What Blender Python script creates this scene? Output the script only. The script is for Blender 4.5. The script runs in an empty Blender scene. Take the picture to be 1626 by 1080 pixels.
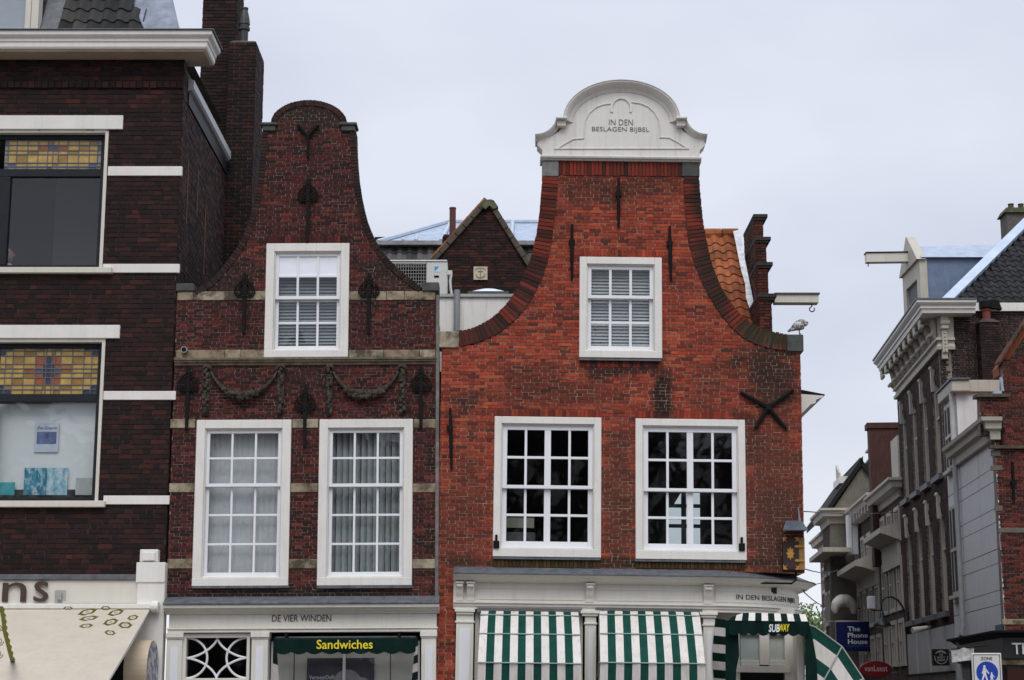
import bpy, math, random
from mathutils import Vector, Matrix
random.seed(7)
rnd = random.random
SC = bpy.context.scene
COL = SC.collection

# ------------------------------------------------------------------ camera, world, sun, exposure
FPX, CX, CY = 2809.0, 813.0, 540.0          # focal length and centre, in photograph pixels
PITCH = math.atan(570.0 / FPX)              # horizon lies at y = 1110
EYE = Vector((0, 0, 1.7))
cam_d = bpy.data.cameras.new('camera')
cam = bpy.data.objects.new('camera', cam_d)
COL.objects.link(cam)
cam.location = EYE
cam.rotation_euler = (math.pi / 2 + PITCH, 0, 0)
cam_d.sensor_width = 36.0
cam_d.lens = FPX / 1626.0 * 36.0
cam_d.clip_end = 3000
SC.camera = cam
SC.view_settings.view_transform = 'Standard'
SC.view_settings.look = 'None'
SC.view_settings.exposure = 0.08
SC.view_settings.gamma = 1.0
SC.view_settings.use_curve_mapping = False

SUN_EL, SUN_AZ = math.radians(52), math.radians(178)     # azimuth from +Y, clockwise
world = bpy.data.worlds.new('World')
SC.world = world
world.use_nodes = True
nt = world.node_tree
nt.nodes.clear()
wo = nt.nodes.new('ShaderNodeOutputWorld')
bg = nt.nodes.new('ShaderNodeBackground')
bg.inputs['Strength'].default_value = 0.1
sky = nt.nodes.new('ShaderNodeTexSky')
sky.sky_type = 'NISHITA'
sky.sun_disc = False
sky.sun_elevation = SUN_EL
sky.sun_rotation = SUN_AZ
sky.air_density = 1.0
sky.dust_density = 4.0
tc = nt.nodes.new('ShaderNodeTexCoord')
mp = nt.nodes.new('ShaderNodeMapping')
mp.inputs['Scale'].default_value = (1.0, 1.0, 2.2)
nz = nt.nodes.new('ShaderNodeTexNoise')
nz.inputs['Scale'].default_value = 2.6
nz.inputs['Detail'].default_value = 4
cr = nt.nodes.new('ShaderNodeValToRGB')          # overcast cloud sheet
cr.color_ramp.elements[0].position = 0.38
cr.color_ramp.elements[0].color = (0.61, 0.655, 0.78, 1)
cr.color_ramp.elements[1].position = 0.62
cr.color_ramp.elements[1].color = (0.76, 0.80, 0.90, 1)
sp = nt.nodes.new('ShaderNodeSeparateXYZ')
mr = nt.nodes.new('ShaderNodeMapRange')          # overcast sky: brighter towards the zenith
mr.inputs['From Min'].default_value = 0.35
mr.inputs['From Max'].default_value = 1.0
mr.inputs['To Min'].default_value = 10.0
mr.inputs['To Max'].default_value = 17.0
sc_ = nt.nodes.new('ShaderNodeVectorMath')
sc_.operation = 'SCALE'
mx = nt.nodes.new('ShaderNodeMix')
mx.data_type = 'RGBA'
mx.inputs[0].default_value = 0.93
L = nt.links.new
L(tc.outputs['Generated'], mp.inputs['Vector'])
L(mp.outputs[0], nz.inputs['Vector'])
L(nz.outputs['Fac'], cr.inputs['Fac'])
L(tc.outputs['Generated'], sp.inputs[0])
L(sp.outputs['Z'], mr.inputs['Value'])
L(cr.outputs['Color'], sc_.inputs[0])
L(mr.outputs[0], sc_.inputs['Scale'])
hz = nt.nodes.new('ShaderNodeMapRange')        # paler cloud towards the horizon
hz.inputs['From Min'].default_value = 0.20
hz.inputs['From Max'].default_value = 0.03
hz.inputs['To Max'].default_value = 0.8
hm = nt.nodes.new('ShaderNodeMix')
hm.data_type = 'RGBA'
hm.inputs[7].default_value = (9.2, 9.4, 9.8, 1)
L(sp.outputs['Z'], hz.inputs['Value'])
L(hz.outputs[0], hm.inputs[0])
L(sky.outputs[0], mx.inputs[6])
L(sc_.outputs[0], hm.inputs[6])
L(hm.outputs[2], mx.inputs[7])
L(mx.outputs[2], bg.inputs['Color'])
L(bg.outputs[0], wo.inputs['Surface'])

sun_d = bpy.data.lights.new('sun', 'SUN')
sun_d.energy = 1.5
sun_d.angle = math.radians(35)
sun_d.color = (1.0, 0.965, 0.91)
sun = bpy.data.objects.new('sun', sun_d)
COL.objects.link(sun)
sdir = Vector((math.sin(SUN_AZ) * math.cos(SUN_EL), math.cos(SUN_AZ) * math.cos(SUN_EL), math.sin(SUN_EL)))
sun.rotation_euler = sdir.to_track_quat('Z', 'Y').to_euler()
sun.location = (-10, -10, 30)

# ------------------------------------------------------------------ frames: a pixel gives a direction, a plane gives the distance
FWD = Vector((0, math.cos(PITCH), math.sin(PITCH)))
UPV = Vector((0, -math.sin(PITCH), math.cos(PITCH)))
def ray(px, py):
    return FWD + Vector((1, 0, 0)) * ((px - CX) / FPX) - UPV * ((py - CY) / FPX)
def onY(px, py, Y):
    d = ray(px, py)
    return EYE + d * (Y / d.y)
class Frame:
    """local x = u along the wall, local y = into the wall, local z = up; w = distance out of the wall"""
    def __init__(s, org, U=(1, 0, 0), th=0.0):
        U = Vector(U).normalized()
        Yv = Vector((0, 0, 1)).cross(U)
        M = Matrix((U, Yv, Vector((0, 0, 1)))).transposed()
        s.R = M @ Matrix.Rotation(th, 3, 'Y')
        s.o = Vector(org)
        s.Ri = s.R.inverted()
    def uv(s, px, py, w=0.0):
        n = s.R @ Vector((0, 1, 0))
        o = s.o - n * w
        d = ray(px, py)
        t = (o - EYE).dot(n) / d.dot(n)
        l = s.Ri @ (EYE + d * t - s.o)
        return l.x, l.z
    def rect(s, x0, y0, x1, y1, w=0.0):
        xm, ym = (x0 + x1) / 2, (y0 + y1) / 2
        return (s.uv(x0, ym, w)[0], s.uv(x1, ym, w)[0], s.uv(xm, y1, w)[1], s.uv(xm, y0, w)[1])
    def pts(s, lst, w=0.0):
        return [s.uv(a, b, w) for a, b in lst]
    def world(s, u, w, v):
        return s.R @ Vector((u, -w, v)) + s.o
    def mat(s):
        return Matrix.Translation(s.o) @ s.R.to_4x4()

# ------------------------------------------------------------------ objects
def link(o, parent=None):
    COL.objects.link(o)
    if parent is not None:
        o.parent = parent
    return o
def thing(name, label, cat, fr=None, group=None, mat=None):
    o = bpy.data.objects.new(name, None)
    COL.objects.link(o)
    o.empty_display_size = 0.3
    if fr is not None:
        o.matrix_world = fr.mat()
    if mat is not None:
        o.matrix_world = mat
    o['label'] = label
    o['category'] = cat
    if group: o['group'] = group
    return o
def sphere_verts(c, r, nu=8, nv=6, sc=(1, 1, 1)):
    vs, fs = [], []
    vs.append((c[0], c[1], c[2] + r * sc[2]))
    for j in range(1, nv):
        a = math.pi * j / nv
        for i in range(nu):
            b = 2 * math.pi * i / nu
            vs.append((c[0] + r * sc[0] * math.sin(a) * math.cos(b), c[1] + r * sc[1] * math.sin(a) * math.sin(b), c[2] + r * sc[2] * math.cos(a)))
    vs.append((c[0], c[1], c[2] - r * sc[2]))
    for i in range(nu):
        fs.append((0, 1 + i, 1 + (i + 1) % nu))
        e = 1 + (nv - 2) * nu
        fs.append((len(vs) - 1, e + (i + 1) % nu, e + i))
    for j in range(nv - 2):
        for i in range(nu):
            a = 1 + j * nu
            fs.append((a + i, a + nu + i, a + nu + (i + 1) % nu, a + (i + 1) % nu))
    return vs, fs
class MB:
    def __init__(s):
        s.v, s.f, s.m, s.mi, s.sm = [], [], [], 0, False
    def add(s, vs, fs):
        b = len(s.v)
        s.v += [tuple(q) for q in vs]
        s.f += [tuple(i + b for i in f) for f in fs]
        s.m += [s.mi] * len(fs)
        return s
    def box(s, u0, u1, v0, v1, w0, w1):
        if u0 > u1: u0, u1 = u1, u0
        if v0 > v1: v0, v1 = v1, v0
        a, b = -max(w0, w1), -min(w0, w1)
        vs = [(u0, a, v0), (u1, a, v0), (u1, b, v0), (u0, b, v0), (u0, a, v1), (u1, a, v1), (u1, b, v1), (u0, b, v1)]
        return s.add(vs, [(0, 1, 5, 4), (1, 2, 6, 5), (2, 3, 7, 6), (3, 0, 4, 7), (4, 5, 6, 7), (3, 2, 1, 0)])
    def prism(s, poly, w0, w1):
        ar = sum(poly[i][0] * poly[(i + 1) % len(poly)][1] - poly[(i + 1) % len(poly)][0] * poly[i][1] for i in range(len(poly)))
        if ar < 0: poly = poly[::-1]
        n = len(poly)
        a, b = -max(w0, w1), -min(w0, w1)
        vs = [(p[0], a, p[1]) for p in poly] + [(p[0], b, p[1]) for p in poly]
        fs = [tuple(range(n)), tuple(range(2 * n - 1, n - 1, -1))]
        fs += [((i + 1) % n, i, n + i, n + (i + 1) % n) for i in range(n)]
        return s.add(vs, fs)
    def hull(s, a, b):
        """two matching loops of 3-D points joined into a solid"""
        n = len(a)
        fs = [tuple(range(n)), tuple(range(2 * n - 1, n - 1, -1))]
        fs += [((i + 1) % n, i, n + i, n + (i + 1) % n) for i in range(n)]
        return s.add(list(a) + list(b), fs)
    def quad(s, a, b, c, d):
        return s.add([a, b, c, d], [(0, 1, 2, 3)])
    def sweep(s, prof, path, cap=True):
        """prof: closed list of (w, v); path: plan points (u, y); w is pushed out to the right-hand (viewer) side"""
        n, k = len(path), len(prof)
        vs = []
        for i, p in enumerate(path):
            d1 = Vector((path[i][0] - path[i - 1][0], path[i][1] - path[i - 1][1])).normalized() if i > 0 else None
            d2 = Vector((path[i + 1][0] - p[0], path[i + 1][1] - p[1])).normalized() if i < n - 1 else None
            d1 = d1 or d2
            d2 = d2 or d1
            n1, n2 = Vector((d1.y, -d1.x)), Vector((d2.y, -d2.x))
            m = (n1 + n2)
            m = m / max(m.dot(n1), 0.2)
            for (w, v) in prof:
                vs.append((p[0] + m.x * w, p[1] + m.y * w, v))
        fs = []
        for i in range(n - 1):
            for j in range(k):
                j2 = (j + 1) % k
                fs.append((i * k + j, i * k + j2, (i + 1) * k + j2, (i + 1) * k + j))
        if cap:
            fs.append(tuple(range(k - 1, -1, -1)))
            fs.append(tuple((n - 1) * k + j for j in range(k)))
        return s.add(vs, fs)
    def tube(s, pts, r, n=8, cap=True):
        pts = [Vector(p) for p in pts]
        rs = r if isinstance(r, (list, tuple)) else [r] * len(pts)
        vs, fs = [], []
        pn = None
        for i, p in enumerate(pts):
            t = (pts[min(i + 1, len(pts) - 1)] - pts[max(i - 1, 0)]).normalized()
            if pn is None:
                pn = t.orthogonal().normalized()
            pn = (pn - t * pn.dot(t))
            pn = pn.normalized() if pn.length > 1e-6 else t.orthogonal().normalized()
            bn = t.cross(pn)
            for k in range(n):
                a = 2 * math.pi * k / n
                vs.append(p + (pn * math.cos(a) + bn * math.sin(a)) * rs[i])
        for i in range(len(pts) - 1):
            for k in range(n):
                k2 = (k + 1) % n
                fs.append((i * n + k, i * n + k2, (i + 1) * n + k2, (i + 1) * n + k))
        if cap:
            fs.append(tuple(range(n - 1, -1, -1)))
            fs.append(tuple((len(pts) - 1) * n + k for k in range(n)))
        return s.add(vs, fs)
    def lathe(s, c, prof, n=16):
        """prof: (r, z) pairs about a vertical axis through local point c"""
        vs, fs = [], []
        for (r, z) in prof:
            for k in range(n):
                a = 2 * math.pi * k / n
                vs.append((c[0] + r * math.cos(a), c[1] + r * math.sin(a), c[2] + z))
        for i in range(len(prof) - 1):
            for k in range(n):
                k2 = (k + 1) % n
                fs.append((i * n + k, i * n + k2, (i + 1) * n + k2, (i + 1) * n + k))
        fs.append(tuple(range(n - 1, -1, -1)))
        fs.append(tuple((len(prof) - 1) * n + k for k in range(n)))
        return s.add(vs, fs)
    def sphere(s, c, r, nu=8, nv=6, sc=(1, 1, 1)):
        return s.add(*sphere_verts(c, r, nu, nv, sc))
    def mesh(s, name, mats, smooth=False):
        me = bpy.data.meshes.new(name)
        me.from_pydata(s.v, [], s.f)
        for m in (mats if isinstance(mats, (list, tuple)) else [mats]):
            me.materials.append(m)
        me.polygons.foreach_set('material_index', s.m)
        if smooth:
            me.polygons.foreach_set('use_smooth', [True] * len(me.polygons))
        me.update()
        return me
    def build(s, name, mats, parent=None, smooth=False, kind=None, label=None):
        o = bpy.data.objects.new(name, s.mesh(name, mats, smooth))
        link(o, parent)
        if kind: o['kind'] = kind
        if label: o['label'] = label
        return o
def bevel(o, w, seg=1):
    m = o.modifiers.new('bevel', 'BEVEL')
    m.width = w
    m.segments = seg
    m.limit_method = 'ANGLE'
    return o
def tagged(o, label, cat, group=None):
    o['label'] = label
    o['category'] = cat
    if group: o['group'] = group
    return o
def lettering(body, box, parent, mat, w=0.0, depth=0.006, warp=None, name='lettering', shear=0.0, align_h=True, bold=0.0):
    """flat letters fitted into a local rectangle (u0, u1, v0, v1)"""
    cu = bpy.data.curves.new('t', 'FONT')
    cu.body = body
    cu.extrude = 0.0
    cu.shear = shear
    cu.offset = bold
    cu.align_x = 'CENTER'
    cu.resolution_u = 3
    ob = bpy.data.objects.new('t', cu)
    COL.objects.link(ob)
    dg = bpy.context.evaluated_depsgraph_get()
    me = bpy.data.meshes.new_from_object(ob.evaluated_get(dg))
    bpy.data.objects.remove(ob)
    bpy.data.curves.remove(cu)
    xs = [v.co.x for v in me.vertices]
    ys = [v.co.y for v in me.vertices]
    x0, x1, y0, y1 = min(xs), max(xs), min(ys), max(ys)
    u0, u1, v0, v1 = box
    n = len(me.vertices)
    vs = [(u0 + (v.co.x - x0) / (x1 - x0) * (u1 - u0), -(w + depth), v0 + (v.co.y - y0) / (y1 - y0) * (v1 - v0)) for v in me.vertices]
    fs = [tuple(p.vertices) for p in me.polygons]
    bpy.data.meshes.remove(me)
    if warp: vs = [warp(*q) for q in vs]
    mb = MB()
    mb.add(vs, fs)
    o = mb.build(name, mat, parent)
    sm = o.modifiers.new('thick', 'SOLIDIFY')
    sm.thickness = depth * 0.9
    sm.offset = 0
    return o

# ------------------------------------------------------------------ materials
class NT:
    def __init__(s, name):
        s.m = bpy.data.materials.new(name)
        s.m.use_nodes = True
        s.t = s.m.node_tree
        s.b = s.t.nodes['Principled BSDF']
        s.out = s.t.nodes['Material Output']
    def n(s, typ, **kw):
        nd = s.t.nodes.new('ShaderNode' + typ)
        for k, v in kw.items():
            setattr(nd, k, v)
        return nd
    def l(s, a, b):
        s.t.links.new(a, b)
    def mix(s, fac, a, b, blend='MIX'):
        nd = s.n('Mix', data_type='RGBA', blend_type=blend)
        for i, x in ((0, fac), (6, a), (7, b)):
            if hasattr(x, 'is_linked') or hasattr(x, 'links'):
                s.l(x, nd.inputs[i])
            else:
                nd.inputs[i].default_value = x if i == 0 else (*x[:3], 1)
        return nd.outputs[2]
    def math(s, op, a, b=0.0):
        nd = s.n('Math', operation=op)
        for i, x in ((0, a), (1, b)):
            if hasattr(x, 'links'): s.l(x, nd.inputs[i])
            else: nd.inputs[i].default_value = x
        return nd.outputs[0]
    def noise(s, vec, scale, detail=4, rough=0.55):
        nd = s.n('TexNoise')
        nd.inputs['Scale'].default_value = scale
        nd.inputs['Detail'].default_value = detail
        nd.inputs['Roughness'].default_value = rough
        if vec is not None: s.l(vec, nd.inputs['Vector'])
        return nd.outputs['Fac']
    def rng(s, x, a, b, c=0.0, d=1.0):
        nd = s.n('MapRange')
        s.l(x, nd.inputs['Value'])
        for k, v in (('From Min', a), ('From Max', b), ('To Min', c), ('To Max', d)):
            nd.inputs[k].default_value = v
        return nd.outputs[0]
    def pos(s):
        return s.n('NewGeometry').outputs['Position']
    def stretched(s, vec, sc):
        nd = s.n('Mapping')
        nd.inputs['Scale'].default_value = sc
        s.l(vec, nd.inputs['Vector'])
        return nd.outputs[0]
    def bump(s, h, strength=0.3, dist=0.01):
        nd = s.n('Bump')
        nd.inputs['Strength'].default_value = strength
        nd.inputs['Distance'].default_value = dist
        s.l(h, nd.inputs['Height'])
        s.l(nd.outputs[0], s.b.inputs['Normal'])
    def stains(s, col, stains):
        """stains: (x, z, rx, rz, colour, strength) in world metres; soft uneven blotches of dirt, moss or soot"""
        if not stains: return col
        p = s.pos()
        nz = s.n('TexNoise')
        nz.inputs['Scale'].default_value = 2.2
        nz.inputs['Detail'].default_value = 6
        nz.inputs['Roughness'].default_value = 0.65
        s.l(p, nz.inputs['Vector'])
        for (x, z, rx, rz, c, st) in stains:
            a = s.n('VectorMath', operation='SUBTRACT')
            s.l(p, a.inputs[0])
            a.inputs[1].default_value = (x, 0, z)
            b = s.n('VectorMath', operation='MULTIPLY')
            s.l(a.outputs[0], b.inputs[0])
            b.inputs[1].default_value = (1 / rx, 0, 1 / rz)
            ln = s.n('VectorMath', operation='LENGTH')
            s.l(b.outputs[0], ln.inputs[0])
            d = s.math('ADD', ln.outputs['Value'], s.math('MULTIPLY', s.math('SUBTRACT', nz.outputs['Fac'], 0.5), 2.2))
            f = s.rng(d, 1.15, 0.55, 0.0, st)
            col = s.mix(f, col, c)
        return col
def plain(name, col, rough=0.6, var=0.12, scale=6.0, bump=0.0, bscale=60, metal=0.0, spec=0.4, streak=0.0, dirt=None, stains=None, speck=0.0):
    t = NT(name)
    p = t.pos()
    f = t.noise(p, scale, 6, 0.6)
    c = t.mix(t.rng(f, 0.3, 0.7), [x * (1 - var) for x in col], [min(1, x * (1 + var)) for x in col])
    if streak:
        f2 = t.noise(t.stretched(p, (9, 9, 0.7)), 1.6, 5, 0.65)
        c = t.mix(t.rng(f2, 0.5, 0.78, 0, streak), c, dirt or [x * 0.35 for x in col])
    if speck:
        f3 = t.noise(p, 38, 3, 0.7)
        c = t.mix(t.rng(f3, 0.56, 0.72, 0, speck), c, dirt or [x * 0.4 for x in col])
    c = t.stains(c, stains)
    t.l(c, t.b.inputs['Base Color'])
    t.b.inputs['Roughness'].default_value = rough
    t.b.inputs['Metallic'].default_value = metal
    t.b.inputs['Specular IOR Level'].default_value = spec
    if bump:
        t.bump(t.noise(p, bscale, 4, 0.6), bump, 0.01)
    return t.m
def brickmat(name, stops, stains=None, soot=0.35, sootcol=(0.012, 0.009, 0.008), sootscale=1.1, rough=0.85, slo=0.47, shi=0.75):
    """every brick its own tone out of the stops [(position, colour)], then weathering over the whole wall"""
    t = NT(name)
    g = t.n('NewGeometry')
    oi = t.n('ObjectInfo')
    r = t.math('FRACT', t.math('ADD', g.outputs['Random Per Island'], oi.outputs['Random']))
    cr = t.n('ValToRGB')
    el = cr.color_ramp.elements
    while len(el) < len(stops): el.new(0.5)
    for e, (p, c) in zip(el, stops):
        e.position = p
        e.color = (*c, 1)
    t.l(r, cr.inputs['Fac'])
    p = g.outputs['Position']
    c = cr.outputs['Color']
    fine = t.noise(p, 55, 5, 0.7)
    c = t.mix(t.rng(fine, 0.35, 0.75, 0.0, 0.42), c, t.mix(1.0, c, (0.35, 0.3, 0.3), 'MULTIPLY'))
    big = t.noise(p, sootscale, 7, 0.68)
    c = t.mix(t.rng(big, slo, shi, 0.0, soot), c, sootcol)
    c = t.stains(c, stains)
    t.l(c, t.b.inputs['Base Color'])
    t.b.inputs['Roughness'].default_value = rough
    t.b.inputs['Specular IOR Level'].default_value = 0.25
    t.bump(t.noise(p, 90, 5, 0.7), 0.5, 0.006)
    return t.m
def glassmat(name, tint=(0.75, 0.8, 0.8), refl=0.10, rough=0.0, wav=0.25):
    t = NT(name)
    t.t.nodes.remove(t.b)
    tr = t.n('BsdfTransparent')
    tr.inputs[0].default_value = (*tint, 1)
    gl = t.n('BsdfGlossy')
    gl.inputs['Roughness'].default_value = rough
    gl.inputs[0].default_value = (0.9, 0.93, 0.95, 1)
    fr = t.n('LayerWeight')
    fr.inputs['Blend'].default_value = 0.25
    fac = t.math('ADD', t.math('MULTIPLY', fr.outputs['Fresnel'], 0.5), refl)
    ms = t.n('MixShader')
    t.l(fac, ms.inputs[0])
    t.l(tr.outputs[0], ms.inputs[1])
    t.l(gl.outputs[0], ms.inputs[2])
    bp = t.n('Bump')
    bp.inputs['Strength'].default_value = wav
    bp.inputs['Distance'].default_value = 0.02
    t.l(t.noise(t.pos(), 2.5, 2, 0.5), bp.inputs['Height'])
    t.l(bp.outputs[0], gl.inputs['Normal'])
    t.l(ms.outputs[0], t.out.inputs['Surface'])
    return t.m
def emit(name, col, s):
    t = NT(name)
    t.b.inputs['Base Color'].default_value = (*col, 1)
    t.b.inputs['Emission Color'].default_value = (*col, 1)
    t.b.inputs['Emission Strength'].default_value = s
    return t.m

WHITE = plain('white_paint', (0.71, 0.695, 0.65), 0.5, 0.05, 3, 0.08, 40, streak=0.20, speck=0.15, dirt=(0.33, 0.30, 0.24))
SASH = plain('sash_white', (0.76, 0.77, 0.80), 0.4, 0.03, 3)
CREAM = plain('cream_paint', (0.60, 0.57, 0.50), 0.5, 0.05, 3, 0.05, 40, streak=0.22, dirt=(0.22, 0.2, 0.15))
LEAD = plain('lead', (0.105, 0.112, 0.125), 0.5, 0.35, 9, 0.25, 25, streak=0.5, dirt=(0.03, 0.03, 0.03), speck=0.25)
ZINC = plain('zinc', (0.33, 0.40, 0.50), 0.45, 0.18, 4, 0.08, 12, spec=0.5)
SANDST = None
BLUEST = plain('bluestone', (0.062, 0.066, 0.06), 0.8, 0.35, 7, 0.4, 50, streak=0.5, dirt=(0.03, 0.035, 0.028))
CARVED = plain('carved_stone', (0.060, 0.052, 0.042), 0.95, 0.55, 16, 0.9, 40, streak=0.6, dirt=(0.014, 0.014, 0.010), speck=0.4, spec=0.15)
IRON = plain('black_iron', (0.009, 0.009, 0.0095), 0.7, 0.3, 20, 0.2, 60, spec=0.12)
MORTAR = plain('mortar_grey', (0.20, 0.172, 0.145), 0.95, 0.35, 5, 0.3, 80, streak=0.4)
MORTAR_C = plain('mortar_light', (0.33, 0.25, 0.18), 0.95, 0.35, 3, 0.3, 80, streak=0.5, dirt=(0.05, 0.035, 0.03))
MORTAR_D = plain('mortar_dark', (0.055, 0.045, 0.04), 0.95, 0.6, 4, 0.3, 80)
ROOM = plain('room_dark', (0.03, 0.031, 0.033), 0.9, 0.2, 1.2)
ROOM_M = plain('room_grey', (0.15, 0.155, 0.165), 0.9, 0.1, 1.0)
DARKFR = plain('dark_frame', (0.014, 0.017, 0.022), 0.5, 0.2, 8, spec=0.2)
GLASS = glassmat('window_glass', (0.93, 0.95, 0.95), 0.05)
GLASS_D = glassmat('window_glass_dark', (0.75, 0.77, 0.78), 0.035, rough=0.05, wav=0.2)
BLIND = plain('blind_cloth', (0.62, 0.65, 0.66), 0.8, 0.05, 3)
BLIND_G = plain('blind_cloth_grey', (0.40, 0.44, 0.45), 0.8, 0.08, 3)
GREEN = plain('awning_green', (0.010, 0.058, 0.045), 0.9, 0.2, 6, 0.15, 120, spec=0.1)
GREEN_D = plain('awning_dark_green', (0.0045, 0.018, 0.0145), 0.9, 0.25, 6, 0.15, 120, spec=0.08)
CANVAS = plain('awning_white', (0.66, 0.63, 0.59), 0.85, 0.08, 5, 0.15, 120, streak=0.45, dirt=(0.33, 0.29, 0.25), speck=0.12)
CANVAS_C = plain('awning_cream', (0.52, 0.47, 0.39), 0.85, 0.06, 3, 0.1, 120, streak=0.3, dirt=(0.36, 0.3, 0.22))
OLIVE = plain('olive_print', (0.13, 0.135, 0.02), 0.85, 0.15, 9)
YELLOW = plain('yellow_print', (0.75, 0.62, 0.03), 0.7, 0.05)
INK = plain('dark_lettering', (0.03, 0.022, 0.02), 0.6, 0.1)
TILE_O = None

SANDST = brickmat('sandstone', [(0, (0.20, 0.155, 0.10)), (0.4, (0.33, 0.265, 0.175)), (1, (0.43, 0.37, 0.27))], soot=0.9, sootcol=(0.04, 0.034, 0.022), sootscale=3.6, slo=0.42, shi=0.62)
# ------------------------------------------------------------------ brickwork
def scan(poly, v):
    xs = []
    n = len(poly)
    for i in range(n):
        (x0, y0), (x1, y1) = poly[i], poly[(i + 1) % n]
        if (y0 <= v) != (y1 <= v):
            xs.append(x0 + (v - y0) / (y1 - y0) * (x1 - x0))
    xs.sort()
    return [(xs[i], xs[i + 1]) for i in range(0, len(xs) - 1, 2)]
def unit_bricks(name, mat, n=6):
    ms = []
    for k in range(n):
        mb = MB()
        j = lambda s: (rnd() - 0.5) * s
        front = [(-.5 + j(.05), -.5 + j(.03), -.5 + j(.04)), (.5 + j(.05), -.5 + j(.03), -.5 + j(.04)), (.5 + j(.05), -.5 + j(.03), .5 + j(.04)), (-.5 + j(.05), -.5 + j(.03), .5 + j(.04))]
        back = [(-.5, .5, -.5), (.5, .5, -.5), (.5, .5, .5), (-.5, .5, .5)]
        mb.add(front + back, [(0, 1, 2, 3), (1, 0, 4, 5), (2, 1, 5, 6), (3, 2, 6, 7), (0, 3, 7, 4), (7, 6, 5, 4)])
        ms.append(mb.mesh(name, mat))
    return ms
def brickwall(parent, poly, holes, mat, mortar, course, blen, joint=0.010, thick=0.25, proud=0.010, singles=0, name='wall', units=None, skip=None):
    """mortar bed in course strips, every brick a box on it; 'singles' of them are objects of their own"""
    vs = [p[1] for p in poly]
    v0, v1 = min(vs), max(vs)
    nrow = max(1, int(round((v1 - v0) / course)))
    course = (v1 - v0) / nrow
    mort, bed = MB(), MB()
    cand = []
    hl = (blen - joint) / 2
    for r in range(nrow):
        va, vb = v0 + r * course, v0 + (r + 1) * course
        vm = (va + vb) / 2
        iv = scan(poly, vm)
        for (a, b, c, d) in holes:
            if c < vm < d:
                out = []
                for (x0, x1) in iv:
                    if b <= x0 or a >= x1: out.append((x0, x1))
                    else:
                        if a > x0: out.append((x0, a))
                        if b < x1: out.append((b, x1))
                iv = out
        off = (r % 2) * (blen * 0.75) + (rnd() - .5) * 0.02
        for (x0, x1) in iv:
            if x1 - x0 < 0.02: continue
            mort.box(x0, x1, va, vb, -thick, 0)
            k = math.floor((x0 - off) / (blen * 1.5 + joint)) - 1
            u = off + k * (blen * 1.5 + joint) - 0.0
            typ = 0
            while u < x1:
                ln = (blen if typ == 0 else hl) + (rnd() - .5) * 0.012
                a, b = max(u, x0), min(u + ln - joint, x1)
                if b - a > 0.012:
                    dv = (rnd() - .5) * 0.004
                    cand.append((a, b, va + joint * .5 + dv, vb - joint * .5 + dv))
                u += ln
                typ = 1 - typ
    wall = mort.build(name, mortar, parent)
    if skip: cand = [c for c in cand if not skip(*c)]
    order = sorted(range(len(cand)), key=lambda i: (cand[i][1] - cand[i][0] < blen * 0.8, cand[i][2]))
    solo = set(order[:singles])
    for i, (a, b, c, d) in enumerate(cand):
        pr = proud + (rnd() - .5) * 0.007
        if i in solo:
            o = bpy.data.objects.new('brick', random.choice(units))
            link(o, wall)
            o.location = ((a + b) / 2, -(pr - 0.03), (c + d) / 2)
            o.scale = (b - a, 0.06, d - c)
        else:
            j = lambda: (rnd() - .5) * 0.006
            bed.add([(a + j(), -pr + j() * .6, c + j()), (b + j(), -pr + j() * .6, c + j()), (b + j(), -pr + j() * .6, d + j()), (a + j(), -pr + j() * .6, d + j()),
                     (a, 0.02, c), (b, 0.02, c), (b, 0.02, d), (a, 0.02, d)],
                    [(0, 1, 2, 3), (1, 0, 4, 5), (2, 1, 5, 6), (3, 2, 6, 7), (0, 3, 7, 4)])
    if bed.f: bed.build('brickwork', mat, wall, kind='stuff')
    return wall
def resample(pts, step):
    seg = [math.dist(pts[i], pts[i + 1]) for i in range(len(pts) - 1)]
    tot = sum(seg)
    n = max(1, int(round(tot / step)))
    out = []
    for k in range(n):
        d = (k + .5) * tot / n
        i = 0
        while i < len(seg) - 1 and d > seg[i]:
            d -= seg[i]
            i += 1
        f = d / seg[i]
        p = (pts[i][0] + (pts[i + 1][0] - pts[i][0]) * f, pts[i][1] + (pts[i + 1][1] - pts[i][1]) * f)
        out.append((p, math.atan2(pts[i + 1][1] - pts[i][1], pts[i + 1][0] - pts[i][0])))
    return out, tot / n
def smooth_line(pts, it=2):
    for _ in range(it):
        q = [pts[0]]
        for i in range(len(pts) - 1):
            a, b = pts[i], pts[i + 1]
            q.append((a[0] * .75 + b[0] * .25, a[1] * .75 + b[1] * .25))
            q.append((a[0] * .25 + b[0] * .75, a[1] * .25 + b[1] * .75))
        q.append(pts[-1])
        pts = q
    return pts
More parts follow.
